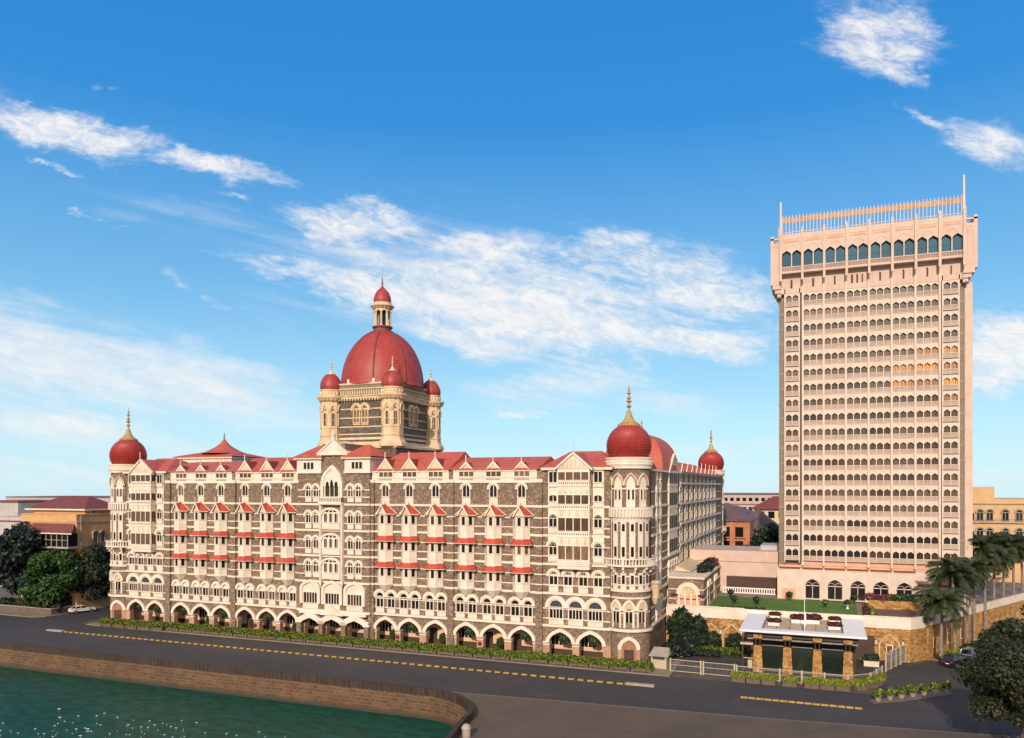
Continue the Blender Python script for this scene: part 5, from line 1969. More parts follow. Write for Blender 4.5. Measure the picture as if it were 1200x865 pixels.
# ------------------------------------------------------------------ TERRACE BUILDING with lawn
tb = put('terrace_building', None, None, at(0, 128.5, 0), 'low golden stone building with white parapet carrying the lawn terrace', 'building')
FYT = 128.5
wall = MB()
SB = Vector((14.6, 131.0))
SDIR = Vector((0.477, 0.879)).normalized()
SEND = SB + SDIR * 68
plan = [(-23.4, FYT), (12.5, FYT), tuple(SB), tuple(SEND), (SEND.x - 18, SEND.y + 8), (-23.4, 190)]
wall.prism(plan, 0, 5.0, 0)
put('wall', wall.mesh('wall', ('gold_stone',)), tb)
fl_ = MB()
fl_.prism([(-23.3, FYT + 0.2), (12.4, FYT + 0.2), (14.4, 131.1), tuple(SEND - SDIR), (-23.3, 189)], 5.0, 5.95, 0)
put('terrace_deck', fl_.mesh('terrace_deck', ('paving',)), tb)


def par(mb, a, b2, z0, z1, th, out, m=0):
    a, b2 = Vector(a), Vector(b2)
    d = (b2 - a).normalized()
    n = Vector((d.y, -d.x))
    p = [a + n * out, b2 + n * out, b2 - n * (th - out), a - n * (th - out)]
    mb.prism([tuple(q) for q in p], z0, z1, m)


pp = MB()
par(pp, (-23.4, FYT), (12.55, FYT), 4.85, 6.55, 0.5, 0.12)
par(pp, (12.5, FYT), tuple(SB), 4.85, 6.55, 0.5, 0.12)
par(pp, tuple(SB), tuple(SEND), 5.0, 6.2, 0.5, 0.10)
par(pp, (-23.4, FYT), (-11.0, FYT), 6.5, 6.68, 0.6, 0.2)
par(pp, (6.3, FYT), (12.6, FYT), 6.5, 6.62, 0.6, 0.2)
put('parapet', pp.mesh('parapet', ('white',)), tb)
# wall arches with lattice and little windows
for cx in (-16.2, -13.0, 9.7):
    k = MB()
    ring(k, 0, 2.4, 2.5, 1.5, 0.16, 'o', 0, -0.16, 0, 2.0, 12)
    arch_plate(k, 0, 0.5, 2.4, 2.5, 1.5, 'o', 0, -0.05, 1, 12)
    for i in range(-6, 7):
        for sgn in (-1, 1):
            k.plate([(i * 0.4 - 0.05, 0.6), (i * 0.4 + 0.05, 0.6), (i * 0.4 + sgn * 0.9 + 0.05, 2.4), (i * 0.4 + sgn * 0.9 - 0.05, 2.4)], -0.05, -0.10, 2) if abs(i * 0.4 + sgn * 0.9) < 1.2 and abs(i * 0.4) < 1.2 else None
    o = put('lattice_arch', k.mesh('lattice_arch', ('buff', 'gold_stone', 'brown_dark')), tb, at(cx, FYT, 0.0))
    if cx > 0:
        f, p = make_window(0.7, 1.2, 0.0, lights=1, jamb=0.12)
        put('window', f.mesh('window', ('white',)), o, at(cx, FYT - 0.06, 1.0))
        put('pane', p.mesh('pane', ('glass_dark',)), o, at(cx, FYT - 0.07, 1.0))
lm = MB()
lm.box(-0.12, 0.12, -0.28, -0.05, 0.0, 0.7, 1)
lm.box(-0.16, 0.16, -0.32, 0, 0.7, 0.8, 0)
lm.box(-0.16, 0.16, -0.32, 0, -0.1, 0.0, 0)
lmm = lm.mesh('wall_lantern', ('dark_trim', 'lamp_clear'))
for cx in (-14.6, -11.4, 7.9, 11.5):
    put('wall_lantern', lmm, tb, at(cx, FYT, 2.4))
dd = MB()
dd.box(-1.3, 1.3, -0.1, 0, 0.1, 3.6, 0)
put('dark_doorway', dd.mesh('dark_doorway', ('brown_dark',)), tb, at(6.4, FYT, 0))
# street side: buttresses and narrow windows
SROT = math.atan2(SDIR.y, SDIR.x)
bt_ = MB()
bt_.box(-0.25, 0.25, -0.3, 0, 0, 4.9, 0)
btm = bt_.mesh('buttress', ('gold_stone',))
f, p = make_window(0.6, 1.35, 0.0, lights=1, jamb=0.08, deep=0.1)
nwm, npm = f.mesh('narrow_window', ('buff',)), p.mesh('pane', ('dark_trim',))
for k in range(12):
    q = SB + SDIR * (1.0 + 5.2 * k)
    put('buttress', btm, tb, at(q.x, q.y, 0, SROT))
    q = SB + SDIR * (3.6 + 5.2 * k)
    o = put('narrow_window', nwm, tb, at(q.x, q.y, 1.5, SROT))
    put('pane', npm, o, at(q.x, q.y, 1.5, SROT))

lw = MB()
poly(lw, [(-17.2, 129.4), (5.4, 129.4), (5.6, 133.2), (5.9, 146.3), (-17.2, 146.3)], 5.975)
struct('lawn', lw, ('lawn',))

# garden annex of the palace, with planting on its roof
ax_ = put('garden_annex', None, None, at(-20, 140, 6), 'single storey grey stone annex with white arches beside the lawn, plants on its roof', 'annex')
a1 = MB()
a1.box(-23.4, -17.6, 130.3, 153, 5.5, 11.0, 0)
a1.box(-23.4, -17.45, 130.15, 153.1, 10.75, 11.05, 1)
for z in (9.0, 7.4):
    a1.box(-23.3, -17.5, 130.2, 153.05, z - 0.08, z + 0.08, 1)
put('wall', a1.mesh('wall', ('basalt', 'white')), ax_)
k = MB()
ring(k, 0, 8.3, 2.3, 1.15, 0.75, 'r', 0, -0.3, 0, 0.1, 14)
arch_plate(k, 0, 8.0, 8.3, 2.3, 1.1, 'r', 0, -0.12, 1, 12)
for u in (-1.5, -0.5, 0.5, 1.5):
    k.box(u - 0.16, u + 0.16, -0.32, 0, 5.95, 8.3, 0)
k.box(-1.9, 1.9, -0.10, 0, 5.95, 8.2, 2)
k.box(-2.8, -1.6, -0.6, 0, 8.05, 8.25, 3)
k.box(1.6, 2.8, -0.6, 0, 8.05, 8.25, 3)
put('garden_door', k.mesh('garden_door', ('white', 'buff', 'coral', 'brown_dark')), ax_, at(-20.1, 130.3, 0))
for yv in (135.2, 137.4, 144.2, 146.4):
    k = MB()
    k.box(-0.8, 0.8, -0.12, 0, 5.95, 9.0, 0)
    k.box(-0.62, 0.62, -0.15, 0, 6.2, 8.8, 1)
    arch_plate(k, 0, 9.0, 9.1, 1.6, 1.0, 'r', 0, -0.14, 0, 10)
    ring(k, 0, 9.1, 1.3, 0.75, 0.28, 'r', 0, -0.3, 0, 0, 10)
    if 'annexw' not in PROTO:
        PROTO['annexw'] = k.mesh('window', ('white', 'basalt'))
    put('window', PROTO['annexw'], ax_, at(-17.6, yv, 0, PI / 2))
k = MB()
k.add([(-23.35, 137, 11.2), (-20.6, 137, 11.2), (-20.6, 166, 11.2), (-23.35, 166, 11.2), (-23.35, 137, 12.2), (-23.35, 166, 12.2)],
      [(0, 1, 4), (1, 2, 5, 4), (2, 3, 5), (0, 3, 2, 1)], 0)
put('lean_to_roof', k.mesh('lean_to_roof', ('buff',)), ax_)

# back block closing the lawn
bb = put('service_block', None, None, at(-12, 153.5, 6), 'plain peach rendered block behind the lawn between palace and tower', 'building')
k = MB()
k.box(-23.3, -6.95, 153.2, 166, 6, 13.8, 0)
k.box(-23.3, -6.95, 153.12, 153.3, 11.7, 11.78, 1)
k.box(-16.4, -7.4, 153.0, 153.25, 6, 9.0, 2)
k.box(-10.5, -6.95, 157, 164, 13.8, 14.7, 3)
put('wall', k.mesh('wall', ('tower_pink', 'lattice', 'brown_dark', 'grey_wall')), bb)
k = MB()
balustrade(k, -17.0, -7.5, 6.0, 7.1, 0, -0.25, 0.42, 0, 0.2)
put('balustrade', k.mesh('balustrade', ('white_clean',)), None, at(0, 151.6, 0), 'white balustrade at the back edge of the lawn', 'balustrade')

# ------------------------------------------------------------------ entrance pavilion
pv_ = put('entrance_pavilion', None, None, at(-2.3, 121, 0), 'glass entrance pavilion with flat white roof edge and golden stone columns', 'pavilion')
PY0, PY1 = 113.0, 128.35
k = MB()
zt = 6.05
k.box(-10.4, 5.9, PY0, PY0 + 1.9, zt - 0.28, zt, 0)
k.box(-10.4, -7.6, PY0 + 1.9, PY1, zt - 0.28, zt, 0)
k.box(3.1, 5.9, PY0 + 1.9, PY1, zt - 0.28, zt, 0)
put('canopy', k.mesh('canopy', ('awning_white',)), pv_)
k = MB()
k.box(-7.6, 3.1, PY0 + 1.9, PY1, 5.3, 5.62, 0)
for i in range(7):
    k.box(-7.5 + i * 1.75, -7.42 + i * 1.75, PY0 + 1.95, PY1 - 0.1, 5.62, 5.632, 1)
for i in range(5):
    k.box(-7.6, 3.1, PY0 + 3.8 + i * 2.5, PY0 + 3.88 + i * 2.5, 5.624, 5.636, 1)
put('roof_patio', k.mesh('roof_patio', ('patio', 'paving_red')), pv_)
k = MB()
k.prism([(-0.68, -0.45), (0.68, -0.45), (0.68, 0.45), (-0.68, 0.45)], 0, 3.7, 0, [(-0.5, -0.4), (0.5, -0.4), (0.5, 0.4), (-0.5, 0.4)])
k.box(-0.58, 0.58, -0.45, 0.45, 4.75, 5.3, 0)
for s in (-0.28, 0.28):
    k.box(s - 0.05, s + 0.05, -0.05, 0.05, 3.7, 4.75, 1)
km = k.mesh('column', ('gold_stone', 'dark_trim'))
cols = [-8.0, -4.1, -0.25, 3.6]
for x in cols:
    put('column', km, pv_, at(x, 114.5, 0.0))
k = MB()
k.box(-9.4, 4.9, 114.6, 114.85, 4.5, 4.72, 0)
k.box(-9.4, 4.9, 114.2, 127, 4.95, 5.28, 1)
k.box(-9.2, 4.7, 118, 127.8, 0.05, 4.94, 2)
put('frame', k.mesh('frame', ('grey_metal', 'dark_trim', 'brown_dark')), pv_)
for a, b2 in zip(cols[:-1], cols[1:]):
    k = MB()
    k.box(a + 0.62, b2 - 0.62, 0, 0.06, 0.3, 3.75, 0)
    k.box(a + 0.55, b2 - 0.55, -0.06, 0.12, 3.72, 3.82, 1)
    k.box(a + 0.55, b2 - 0.55, -0.06, 0.12, 0.2, 0.32, 1)
    put('glass_panel', k.mesh('glass_panel', ('glass_green', 'grey_metal')), pv_, at(0, 114.7, 0))
k = MB()
k.box(-10.1, -9.9, 113.6, 113.75, 0, 5.4, 0)
k.box(-10.3, -8.6, 113.4, 114.2, 3.9, 4.15, 1)
k.box(-10.1, -8.6, 113.8, 113.9, 1.9, 2.0, 1)
k.box(-9.3, -8.7, 113.6, 114.2, 0.6, 1.7, 1)
put('side_rail', k.mesh('side_rail', ('dark_trim', 'gate_cream')), pv_)
k = MB()
k.tube([(0, 0, 0), (0, 0, 5.2)], 0.05, 6, 0)
k.lathe([(0.02, 3.0), (0.12, 2.4), (0.10, 1.2), (0.03, 0.9)], 7, 0.10, 0, 1)
k.lathe([(0.09, 5.2), (0.09, 5.32), (0, 5.36)], 8, 0, 0, 0)
k.lathe([(0.25, 0), (0.2, 0.15), (0.08, 0.2)], 10, 0, 0, 0)
put('flagpole', k.mesh('flagpole', ('white_paint', 'white_paint')), None, at(-1.9, 115.6, 5.62), 'thin white flagpole with furled flag on the pavilion roof patio', 'flagpole')

# ------------------------------------------------------------------ VEGETATION
def leaves(name, clumps, n, size, mats, seed=0, shell=0.55, up=0.25, aspect=1.6, weights=None):
    """many small leaf blades spread through ellipsoid clumps (x, y, z, rx, ry, rz)"""
    g_ = np.random.default_rng(seed)
    C_ = np.array(clumps, float)
    vol = (C_[:, 3] * C_[:, 4] * C_[:, 5]) ** 0.7
    idx = g_.choice(len(C_), n, p=vol / vol.sum())
    d = g_.normal(size=(n, 3))
    d /= np.linalg.norm(d, axis=1)[:, None]
    rr = shell + (1 - shell) * g_.random(n) ** 0.6
    rr *= g_.choice([1, 1, 1, 1.12, 0.75], n)
    pos = C_[idx, :3] + d * C_[idx, 3:6] * rr[:, None]
    nr = d + g_.normal(scale=0.65, size=(n, 3))
    nr[:, 2] += up
    nr /= np.linalg.norm(nr, axis=1)[:, None]
    t_ = np.cross(nr, g_.normal(size=(n, 3)))
    t_ /= np.linalg.norm(t_, axis=1)[:, None] + 1e-9
    b_ = np.cross(nr, t_)
    s = size * g_.uniform(0.6, 1.35, n)[:, None]
    t_ *= s * aspect * 0.5
    b_ *= s * 0.5
    vs = np.stack([pos - t_, pos - b_ * 0.9 + t_ * 0.1, pos + t_, pos + b_ * 0.9 + t_ * 0.1], 1).reshape(-1, 3)
    me = bpy.data.meshes.new(name)
    me.vertices.add(4 * n)
    me.vertices.foreach_set('co', vs.ravel())
    me.loops.add(4 * n)
    me.loops.foreach_set('vertex_index', np.arange(4 * n))
    me.polygons.add(n)
    me.polygons.foreach_set('loop_start', np.arange(0, 4 * n, 4))
    me.polygons.foreach_set('loop_total', np.full(n, 4))
    for k in mats:
        me.materials.append(MATS[k])
    if len(mats) > 1:
        wts = weights or [1.0 / len(mats)] * len(mats)
        me.polygons.foreach_set('material_index', g_.choice(len(mats), n, p=wts).astype(np.int32))
    me.update()
    me.validate()
    return me


def crown_clumps(rad, zc, hz, n, rng, cr=(0.28, 0.45), flat=0.75):
    out = []
    for i in range(n):
        a = rng.uniform(0, 2 * PI)
        e = rng.uniform(-0.75, 1.0)
        k = math.sqrt(max(0.05, 1 - e * e)) * rng.uniform(0.45, 1.0)
        r = rad * rng.uniform(*cr)
        out.append((rad * k * math.cos(a) * 0.8, rad * k * math.sin(a) * 0.8, zc + hz * e * 0.8, r, r, r * flat))
    return out


def tree(label, M, rad, zc, hz, leaf, n, size, seed, trunk_r=0.35, trunk_top=None, cat='tree', nclump=26, cr=(0.28, 0.45), shell=0.55, group=None, name='leafy_tree', lean=0.0):
    rng = random.Random(seed)
    tr = thing(name, label, cat, M, group)
    cl = crown_clumps(rad, zc, hz, nclump, rng, cr)
    k = MB()
    tt = trunk_top or zc - hz * 0.4
    k.tube([(0, 0, -0.1), (0.1, 0.05, tt * 0.35), (0.2 + lean * 0.5, -0.1, tt * 0.7), (0.1 + lean, 0, tt)], [trunk_r * 1.3, trunk_r, trunk_r * 0.85, trunk_r * 0.7], 8)
    for c in cl[:12]:
        b0 = Vector((0.1 + lean, 0, tt * rng.uniform(0.75, 1.0)))
        e_ = Vector(c[:3])
        mdp = (b0 + e_) / 2 + Vector((0, 0, -0.1 * rad))
        k.tube([b0, mdp, e_], [trunk_r * 0.45, trunk_r * 0.28, trunk_r * 0.1], 5)
    put('trunk', k.mesh('trunk', ('bark',), True), tr, M)
    put('crown', leaves('crown', cl, n, size, leaf, seed, shell=shell), tr, M)
    return tr


def frond(mb, rng, az, elev, L, droop, m=0):
    n = 9
    pts = []
    p = Vector((0, 0, 0))
    e = elev
    for i in range(n + 1):
        pts.append(p.copy())
        p = p + Vector((math.cos(az) * math.cos(e), math.sin(az) * math.cos(e), math.sin(e))) * (L / n)
        e -= droop / n * (0.6 + 0.9 * i / n)
    side = Vector((-math.sin(az), math.cos(az), 0))
    for i in range(n):
        a, b2 = pts[i], pts[i + 1]
        q = side * 0.035
        mb.add([tuple(a - q), tuple(a + q), tuple(b2 + q), tuple(b2 - q)], [(0, 1, 2, 3)], m)
        for j in range(4):
            t = (i + (j + 0.5) / 4) / n
            c = a + (b2 - a) * ((j + 0.5) / 4)
            ll = L * 0.30 * math.sin(PI * min(1, 0.12 + 0.88 * t)) ** 0.6 * rng.uniform(0.8, 1.15)
            fw_ = (b2 - a).normalized()
            for s in (1, -1):
                tip = c + side * s * ll * 0.75 + fw_ * ll * 0.45 + Vector((0, 0, -ll * rng.uniform(0.25, 0.75)))
                wv = fw_ * 0.075
                mdp = (c + tip) / 2 + Vector((0, 0, ll * 0.10))
                mb.add([tuple(c - wv), tuple(mdp - wv), tuple(tip), tuple(mdp + wv), tuple(c + wv)], [(0, 1, 2, 3, 4)], m)


palm_meshes = []
for sd_ in range(3):
    rng = random.Random(70 + sd_)
    k = MB()
    for i in range(40):
        frond(k, rng, i * 2.399 + rng.uniform(-0.2, 0.2), rng.uniform(-0.55, 1.2), rng.uniform(4.2, 5.4), rng.uniform(1.1, 2.0))
    palm_meshes.append(k.mesh('crown', ('leaf_palm',)))


def palm(label, M, h, sd_, sc=1.0, group='palms along the golden wall'):
    rng = random.Random(sd_)
    tr = thing('palm_tree', label, 'palm tree', M, group)
    k = MB()
    lx, ly = rng.uniform(-0.4, 0.4), rng.uniform(-0.4, 0.4)
    pts, rad = [], []
    for i in range(9):
        t = i / 8
        pts.append((lx * t * t, ly * t * t, h * t))
        rad.append(0.30 - 0.12 * t + 0.05 * (i == 0))
    k.tube(pts, rad, 9)
    k.tube([(lx, ly, h), (lx, ly, h + 0.8)], [0.2, 0.12], 8, 1)
    put('trunk', k.mesh('trunk', ('palm_bark', 'leaf_mid'), True), tr, M)
    put('crown', palm_meshes[sd_ % 3], tr, M @ Matrix.Translation((lx, ly, h + 0.5)) @ Matrix.Rotation(sd_ * 1.7, 4, 'Z') @ Matrix.Scale(sc, 4))
    return tr


palm_at = [(16.7, 130.4, 8.4, 1.0, 'shortest palm, nearest to the road corner, with fronds down to the parked cars'),
           (19.4, 136.6, 12.3, 1.05, 'bushy palm in front of the last podium arch of the tower'),
           (21.8, 141.8, 12.2, 0.95, 'palm just right of the bushy one, its crown against the tower edge'),
           (23.6, 146.4, 12.0, 0.85, 'slim palm half hidden between two fuller palms by the golden wall'),
           (26.0, 151.5, 15.6, 1.12, 'tallest palm, its crown in front of the yellow building'),
           (28.3, 157.2, 13.0, 0.95, 'palm in the middle of the row behind the tallest one'),
           (30.8, 163.0, 14.8, 1.05, 'full dark palm near the right edge of the photo'),
           (33.6, 169.0, 14.6, 1.0, 'palm second from the far end of the golden wall'),
           (36.4, 175.4, 14.2, 1.0, 'farthest palm at the end of the golden wall')]
for i, (x, y, h, sc, lb) in enumerate(palm_at):
    palm(lb, at(x, y, 0), h, i, sc * 0.88)

tree('big dark tree at the far left edge, towering over the garden wall', at(-155.0, 116.5, 0), 9.4, 10.6, 8.2, ('leaf_dark',), 19000, 0.62, 1, 0.45, nclump=52, cr=(0.18, 0.36), shell=0.35)
tree('dark tree behind the big one at the left edge of the photo', at(-164, 122, 0), 7.5, 9.5, 6.0, ('leaf_dark',), 5000, 0.7, 2, 0.4)
tree('bright green spreading tree behind the low garden wall', at(-147.0, 116.2, 0), 7.8, 6.6, 6.2, ('leaf_green', 'leaf_green', 'leaf_mid'), 20000, 0.5, 3, 0.35, nclump=48, cr=(0.18, 0.36), shell=0.35)
tree('dull olive tree between the green tree and the stone hotel', at(-143.4, 121.6, 0), 7.0, 7.0, 6.4, ('leaf_mid', 'leaf_dark'), 12000, 0.45, 4, 0.3, nclump=40, cr=(0.2, 0.38), shell=0.35)
tree('small slim street tree right behind the white car', at(-142.2, 131, 0), 4.2, 6.6, 4.2, ('leaf_mid',), 2600, 0.45, 5, 0.18, nclump=14)
tree('large foreground tree with olive and rusty leaves at the lower right corner', at(18.8, 90.2, 0), 6.6, 6.2, 4.4, ('leaf_autumn', 'leaf_mid', 'leaf_autumn'), 30000, 0.25, 6, 0.35, nclump=60, cr=(0.16, 0.34), shell=0.3)
tree('smaller olive tree beyond the large one, right of the parked cars', at(24.2, 118.8, 0), 4.6, 4.8, 3.8, ('leaf_mid', 'leaf_autumn'), 16000, 0.3, 7, 0.35, nclump=30)
tree('dark street tree at the right edge in front of the golden wall', at(33.0, 133, 0), 5.8, 6.2, 4.4, ('leaf_mid', 'leaf_dark'), 7000, 0.5, 8, 0.35, nclump=26)
tree('dark round tree beyond the peach block beside the tower', at(-12.2, 226, 0), 7.0, 9.0, 6.6, ('leaf_dark', 'leaf_mid'), 6000, 0.6, 9, 0.4, nclump=26)
tree('narrow dark tree in front of the orange brick house', at(-19.0, 222, 0), 3.0, 6.6, 3.6, ('leaf_dark',), 1800, 0.6, 10, 0.25, nclump=10)

for i, (x, y) in enumerate(((-157.5, 113.6), (-151.5, 113.6), (-146.8, 113.5), (-145.0, 118.0))):
    put('garden_shrub', leaves('garden_shrub', [(u, 0.2, 1.3, 1.5, 0.9, 1.3) for u in (-2.2, 0, 2.2)] if i < 3 else [(0, u, 2.0, 1.1, 1.6, 2.2) for u in (-2.0, 0.5, 3.0, 5.5)], 2200, 0.4, ('leaf_dark', 'leaf_mid'), 210 + i, shell=0.4), None, at(x, y, 0),
        ('dark shrubs behind the garden wall under the big dark tree', 'dark shrubs behind the garden wall between the dark and green trees', 'dark shrubs behind the corner of the garden wall near the white car', 'dark tall shrubs at the foot of the ochre house beside the white car')[i], 'shrub')
# hedge planters along the palace front
def hedge_mesh(L, wd, z0, z1, n, seed, mats, size=0.26):
    cl = []
    rng = random.Random(seed)
    k = max(3, int(L / 0.5))
    for i in range(k):
        for j in (-1, 1):
            h = (z1 - z0) / 2 * rng.uniform(0.88, 1.12)
            cl.append((-L / 2 + (i + 0.5) * L / k, j * wd * 0.22, z0 + h, L / k * 0.72, wd * 0.36, h))
    return leaves('hedge', cl, n, size, mats, seed, shell=0.7)


hm = [hedge_mesh(3.02, 1.1, 0.4, 1.5, 1900, 20 + i, ('leaf_hedge', 'leaf_green'), 0.2) for i in range(4)]
k = MB()
k.box(-1.4, 1.4, -0.38, 0.38, 0.12, 0.62, 0)
k.box(-1.45, 1.45, -0.42, 0.42, 0.58, 0.66, 0)
for u in (-1.2, 1.2):
    k.box(u - 0.12, u + 0.12, -0.36, 0.36, 0, 0.12, 0)
boxm = k.mesh('planter_box', ('box_brown',))
for i in range(34):
    x = -122.7 + i * 3.02
    M = at(x, 107.75 - 0.9 * abs(x + 72) / 52 * (x < -110), 0.14, 0)
    t_ = thing('hedge_planter', 'long concrete planter of clipped yellow-green hedge in the row along the palace front', 'hedge planter', M, 'hedge planters along the palace front')
    put('planter_box', boxm, t_, M)
    put('hedge', hm[i % 4], t_, M @ Matrix.Rotation(PI * (i % 2), 4, 'Z'))
# planters in front of the gate fence
gm_ = [hedge_mesh(1.75, 0.95, 0.5, 1.3, 700, 40 + i, ('leaf_lime', 'leaf_hedge')) for i in range(2)]
k = MB()
k.box(-0.85, 0.85, -0.42, 0.42, 0.0, 0.72, 0)
k.box(-0.9, 0.9, -0.47, 0.47, 0.66, 0.76, 0)
box2 = k.mesh('planter_box', ('box_brown',))
GP = [(-10.0, 107.6), (-8.1, 107.6), (-6.2, 107.6), (-3.6, 107.6), (-0.9, 107.7), (0.95, 107.7), (2.8, 107.8)]
for i, (x, y) in enumerate(GP):
    M = at(x, y, 0.01)
    t_ = thing('hedge_planter', 'stone planter with bright clipped bush standing before the entrance fence', 'hedge planter', M, 'planters before the entrance fence')
    put('planter_box', box2, t_, M)
    put('hedge', gm_[i % 2], t_, M)
for i, (x, y, a) in enumerate(((4.9, 109.0, 0.7), (6.4, 111.0, 0.95), (7.5, 113.2, 1.2))):
    M = at(x, y, 0.01, a)
    lb = ('bright hedge planter at the outer corner of the entrance fence', 'bright hedge planter in the middle of the slanting group by the entrance fence', 'bright hedge planter at the inner end by the side gate')[i]
    t_ = thing('hedge_planter', lb, 'hedge planter', M)
    put('planter_box', box2, t_, M)
    put('hedge', gm_[i % 2], t_, M)

# potted plants on the traffic island
il = MB()
il.prism([(6.0, 102.6), (9.5, 105.2), (15.6, 110.9), (14.6, 111.9), (8.8, 106.6), (5.6, 103.6)], 0.006, 0.16)
struct('traffic_island', il, ('kerb',))
k = MB()
k.lathe([(0.30, 0), (0.42, 0.45), (0.46, 0.5), (0.38, 0.5)], 12)
potm = k.mesh('pot', ('concrete',), True)
plm = leaves('foliage', [(0, 0, 0.85, 0.55, 0.55, 0.45), (0.2, 0.1, 1.1, 0.35, 0.35, 0.3)], 260, 0.3, ('leaf_hedge', 'leaf_green'), 51, shell=0.2)
for i in range(7):
    t = i / 6
    M = at(6.6 + 8.2 * t, 103.6 + 7.6 * t, 0.16, i)
    t_ = thing('potted_shrub', 'small shrub in grey pot in the slanting row on the traffic island', 'potted shrub', M, 'potted shrubs on the traffic island')
    put('pot', potm, t_, M)
    put('foliage', plm, t_, M)

# round topiary and hanging baskets in the arcade, red discs on piers
k = MB()
k.lathe([(0.32, 0), (0.42, 0.55), (0.36, 0.55)], 10)
tpot = k.mesh('pot', ('brown_dark',), True)
tball = leaves('foliage', [(0, 0, 1.35, 0.62, 0.62, 0.72)], 900, 0.2, ('leaf_mid', 'leaf_green'), 60, shell=0.75)
hb = leaves('foliage', [(0, 0, 0, 0.85, 0.6, 0.5), (0.3, 0, -0.35, 0.5, 0.45, 0.4), (-0.3, 0, -0.2, 0.5, 0.45, 0.4)], 800, 0.24, ('leaf_mid', 'leaf_green', 'flower_white'), 61, shell=0.4, weights=[0.5, 0.38, 0.12])
k = MB()
k.box(-0.015, 0.015, -0.015, 0.015, 0, 1.1, 0)
k.lathe([(0.1, -0.35), (0.42, -0.1), (0.45, 0.05)], 10)
hbk = k.mesh('basket', ('dark_trim',))
for i, x in enumerate(BAYS + END_L + END_R):
    if i in (0, 2, 4, 6, 8, 10):
        lb = ('clipped round topiary bush in a pot under the palace arcade',)[0]
        M = at(x + 0.5, FY + 1.5, 0.14)
        t_ = thing('topiary_bush', lb, 'topiary', M, 'topiary bushes in the arcade')
        put('pot', tpot, t_, M)
        put('foliage', tball, t_, M)
    else:
        M = at(x + 0.3, FY + 0.5, 3.0)
        t_ = thing('hanging_basket', 'leafy hanging basket in an arch of the palace arcade', 'hanging basket', M, 'hanging baskets in the arcade')
        put('basket', hbk, t_, M)
        put('foliage', hb, t_, M, )
k = MB()
k.lathe([(0.0, 0), (0.34, 0.0), (0.34, 0.06), (0.0, 0.06)], 16)
k.warp(lambda x, y, z: (x, -z, y))
disc = k.mesh('round_plaque', ('sign_red',))
for x, lb in ((-64.2, 'dark red round plaque on the arcade pier right of the middle entrance'), (-49.5, 'dark red round plaque on the pier four arches left of the corner turret'),
              (-93.0, 'dark red round plaque on a pier in the left half of the arcade')):
    put('round_plaque', disc, None, at(x, FY - 0.1, 1.35), lb, 'plaque')

# garden beside the pavilion
tl = leaves('foliage', [(0, 0, 3.2, 1.7, 1.5, 1.6), (0.8, 0.3, 5.0, 1.2, 1.1, 1.2), (-0.8, -0.2, 4.6, 1.2, 1.1, 1.2), (0.2, 0, 6.3, 1.0, 1.0, 0.9), (0, -0.4, 1.6, 1.8, 1.4, 1.2)], 1500, 0.75,
            ('leaf_dark', 'leaf_mid'), 80, shell=0.3, aspect=2.4)
k = MB()
for i in range(5):
    a = i * 1.3
    k.tube([(0.2 * math.cos(a), 0.2 * math.sin(a), 0), (0.5 * math.cos(a), 0.5 * math.sin(a), 2.5), (0.8 * math.cos(a), 0.8 * math.sin(a), 5)], [0.09, 0.07, 0.04], 5)
tst = k.mesh('stem', ('bark',))
for x, y, s, lb in ((-20.4, 123.6, 0.95, 'tall broad-leaved tropical plant against the shaded palace wall'), (-18.0, 124.8, 0.78, 'broad-leaved tropical plant right of the tall one by the golden wall')):
    M = at(x, y, 0) @ Matrix.Scale(s, 4)
    t_ = thing('tropical_plant', lb, 'plant', M)
    put('stem', tst, t_, M)
    put('foliage', tl, t_, M)
for x, y, rx, h, mt, lb, sd_ in ((-15.7, 126.6, 1.3, 2.9, ('leaf_mid', 'leaf_dark'), 'rounded dark shrub before the left lattice arch', 81),
                                 (-12.4, 126.7, 1.3, 2.9, ('leaf_dark', 'leaf_mid'), 'rounded dark shrub before the right lattice arch by the pavilion', 82),
                                 (-19.2, 120.6, 1.6, 2.6, ('leaf_dark', 'flower_white'), 'dark shrub dotted with white flowers behind the gate', 83),
                                 (-21.3, 118.6, 1.2, 2.2, ('leaf_dark',), 'low dark shrub at the foot of the palace side wall', 84)):
    put('shrub', leaves('shrub', [(0, 0, h * 0.5, rx, rx, h * 0.5), (0.4, 0.2, h * 0.7, rx * 0.6, rx * 0.6, h * 0.35)], 1300, 0.32, mt, sd_, shell=0.55,
                        weights=None if len(mt) == 1 else ([0.9, 0.1] if 'white' in mt[1] else None)), None, at(x, y, 0), lb, 'shrub')
put('low_hedge', hedge_mesh(7.4, 1.5, 0.1, 1.1, 2600, 85, ('leaf_green', 'leaf_lime'), 0.26), None, at(-15.0, 124.0, 0, 0.12), 'low bright green hedge bordering the drive left of the pavilion', 'hedge')
put('low_hedge', hedge_mesh(5.0, 1.4, 0.1, 1.0, 1700, 86, ('leaf_dark', 'leaf_mid'), 0.26), None, at(-16.6, 121.9, 0, 0.05), 'dark green ground hedge in front of the bright one beside the drive', 'hedge')
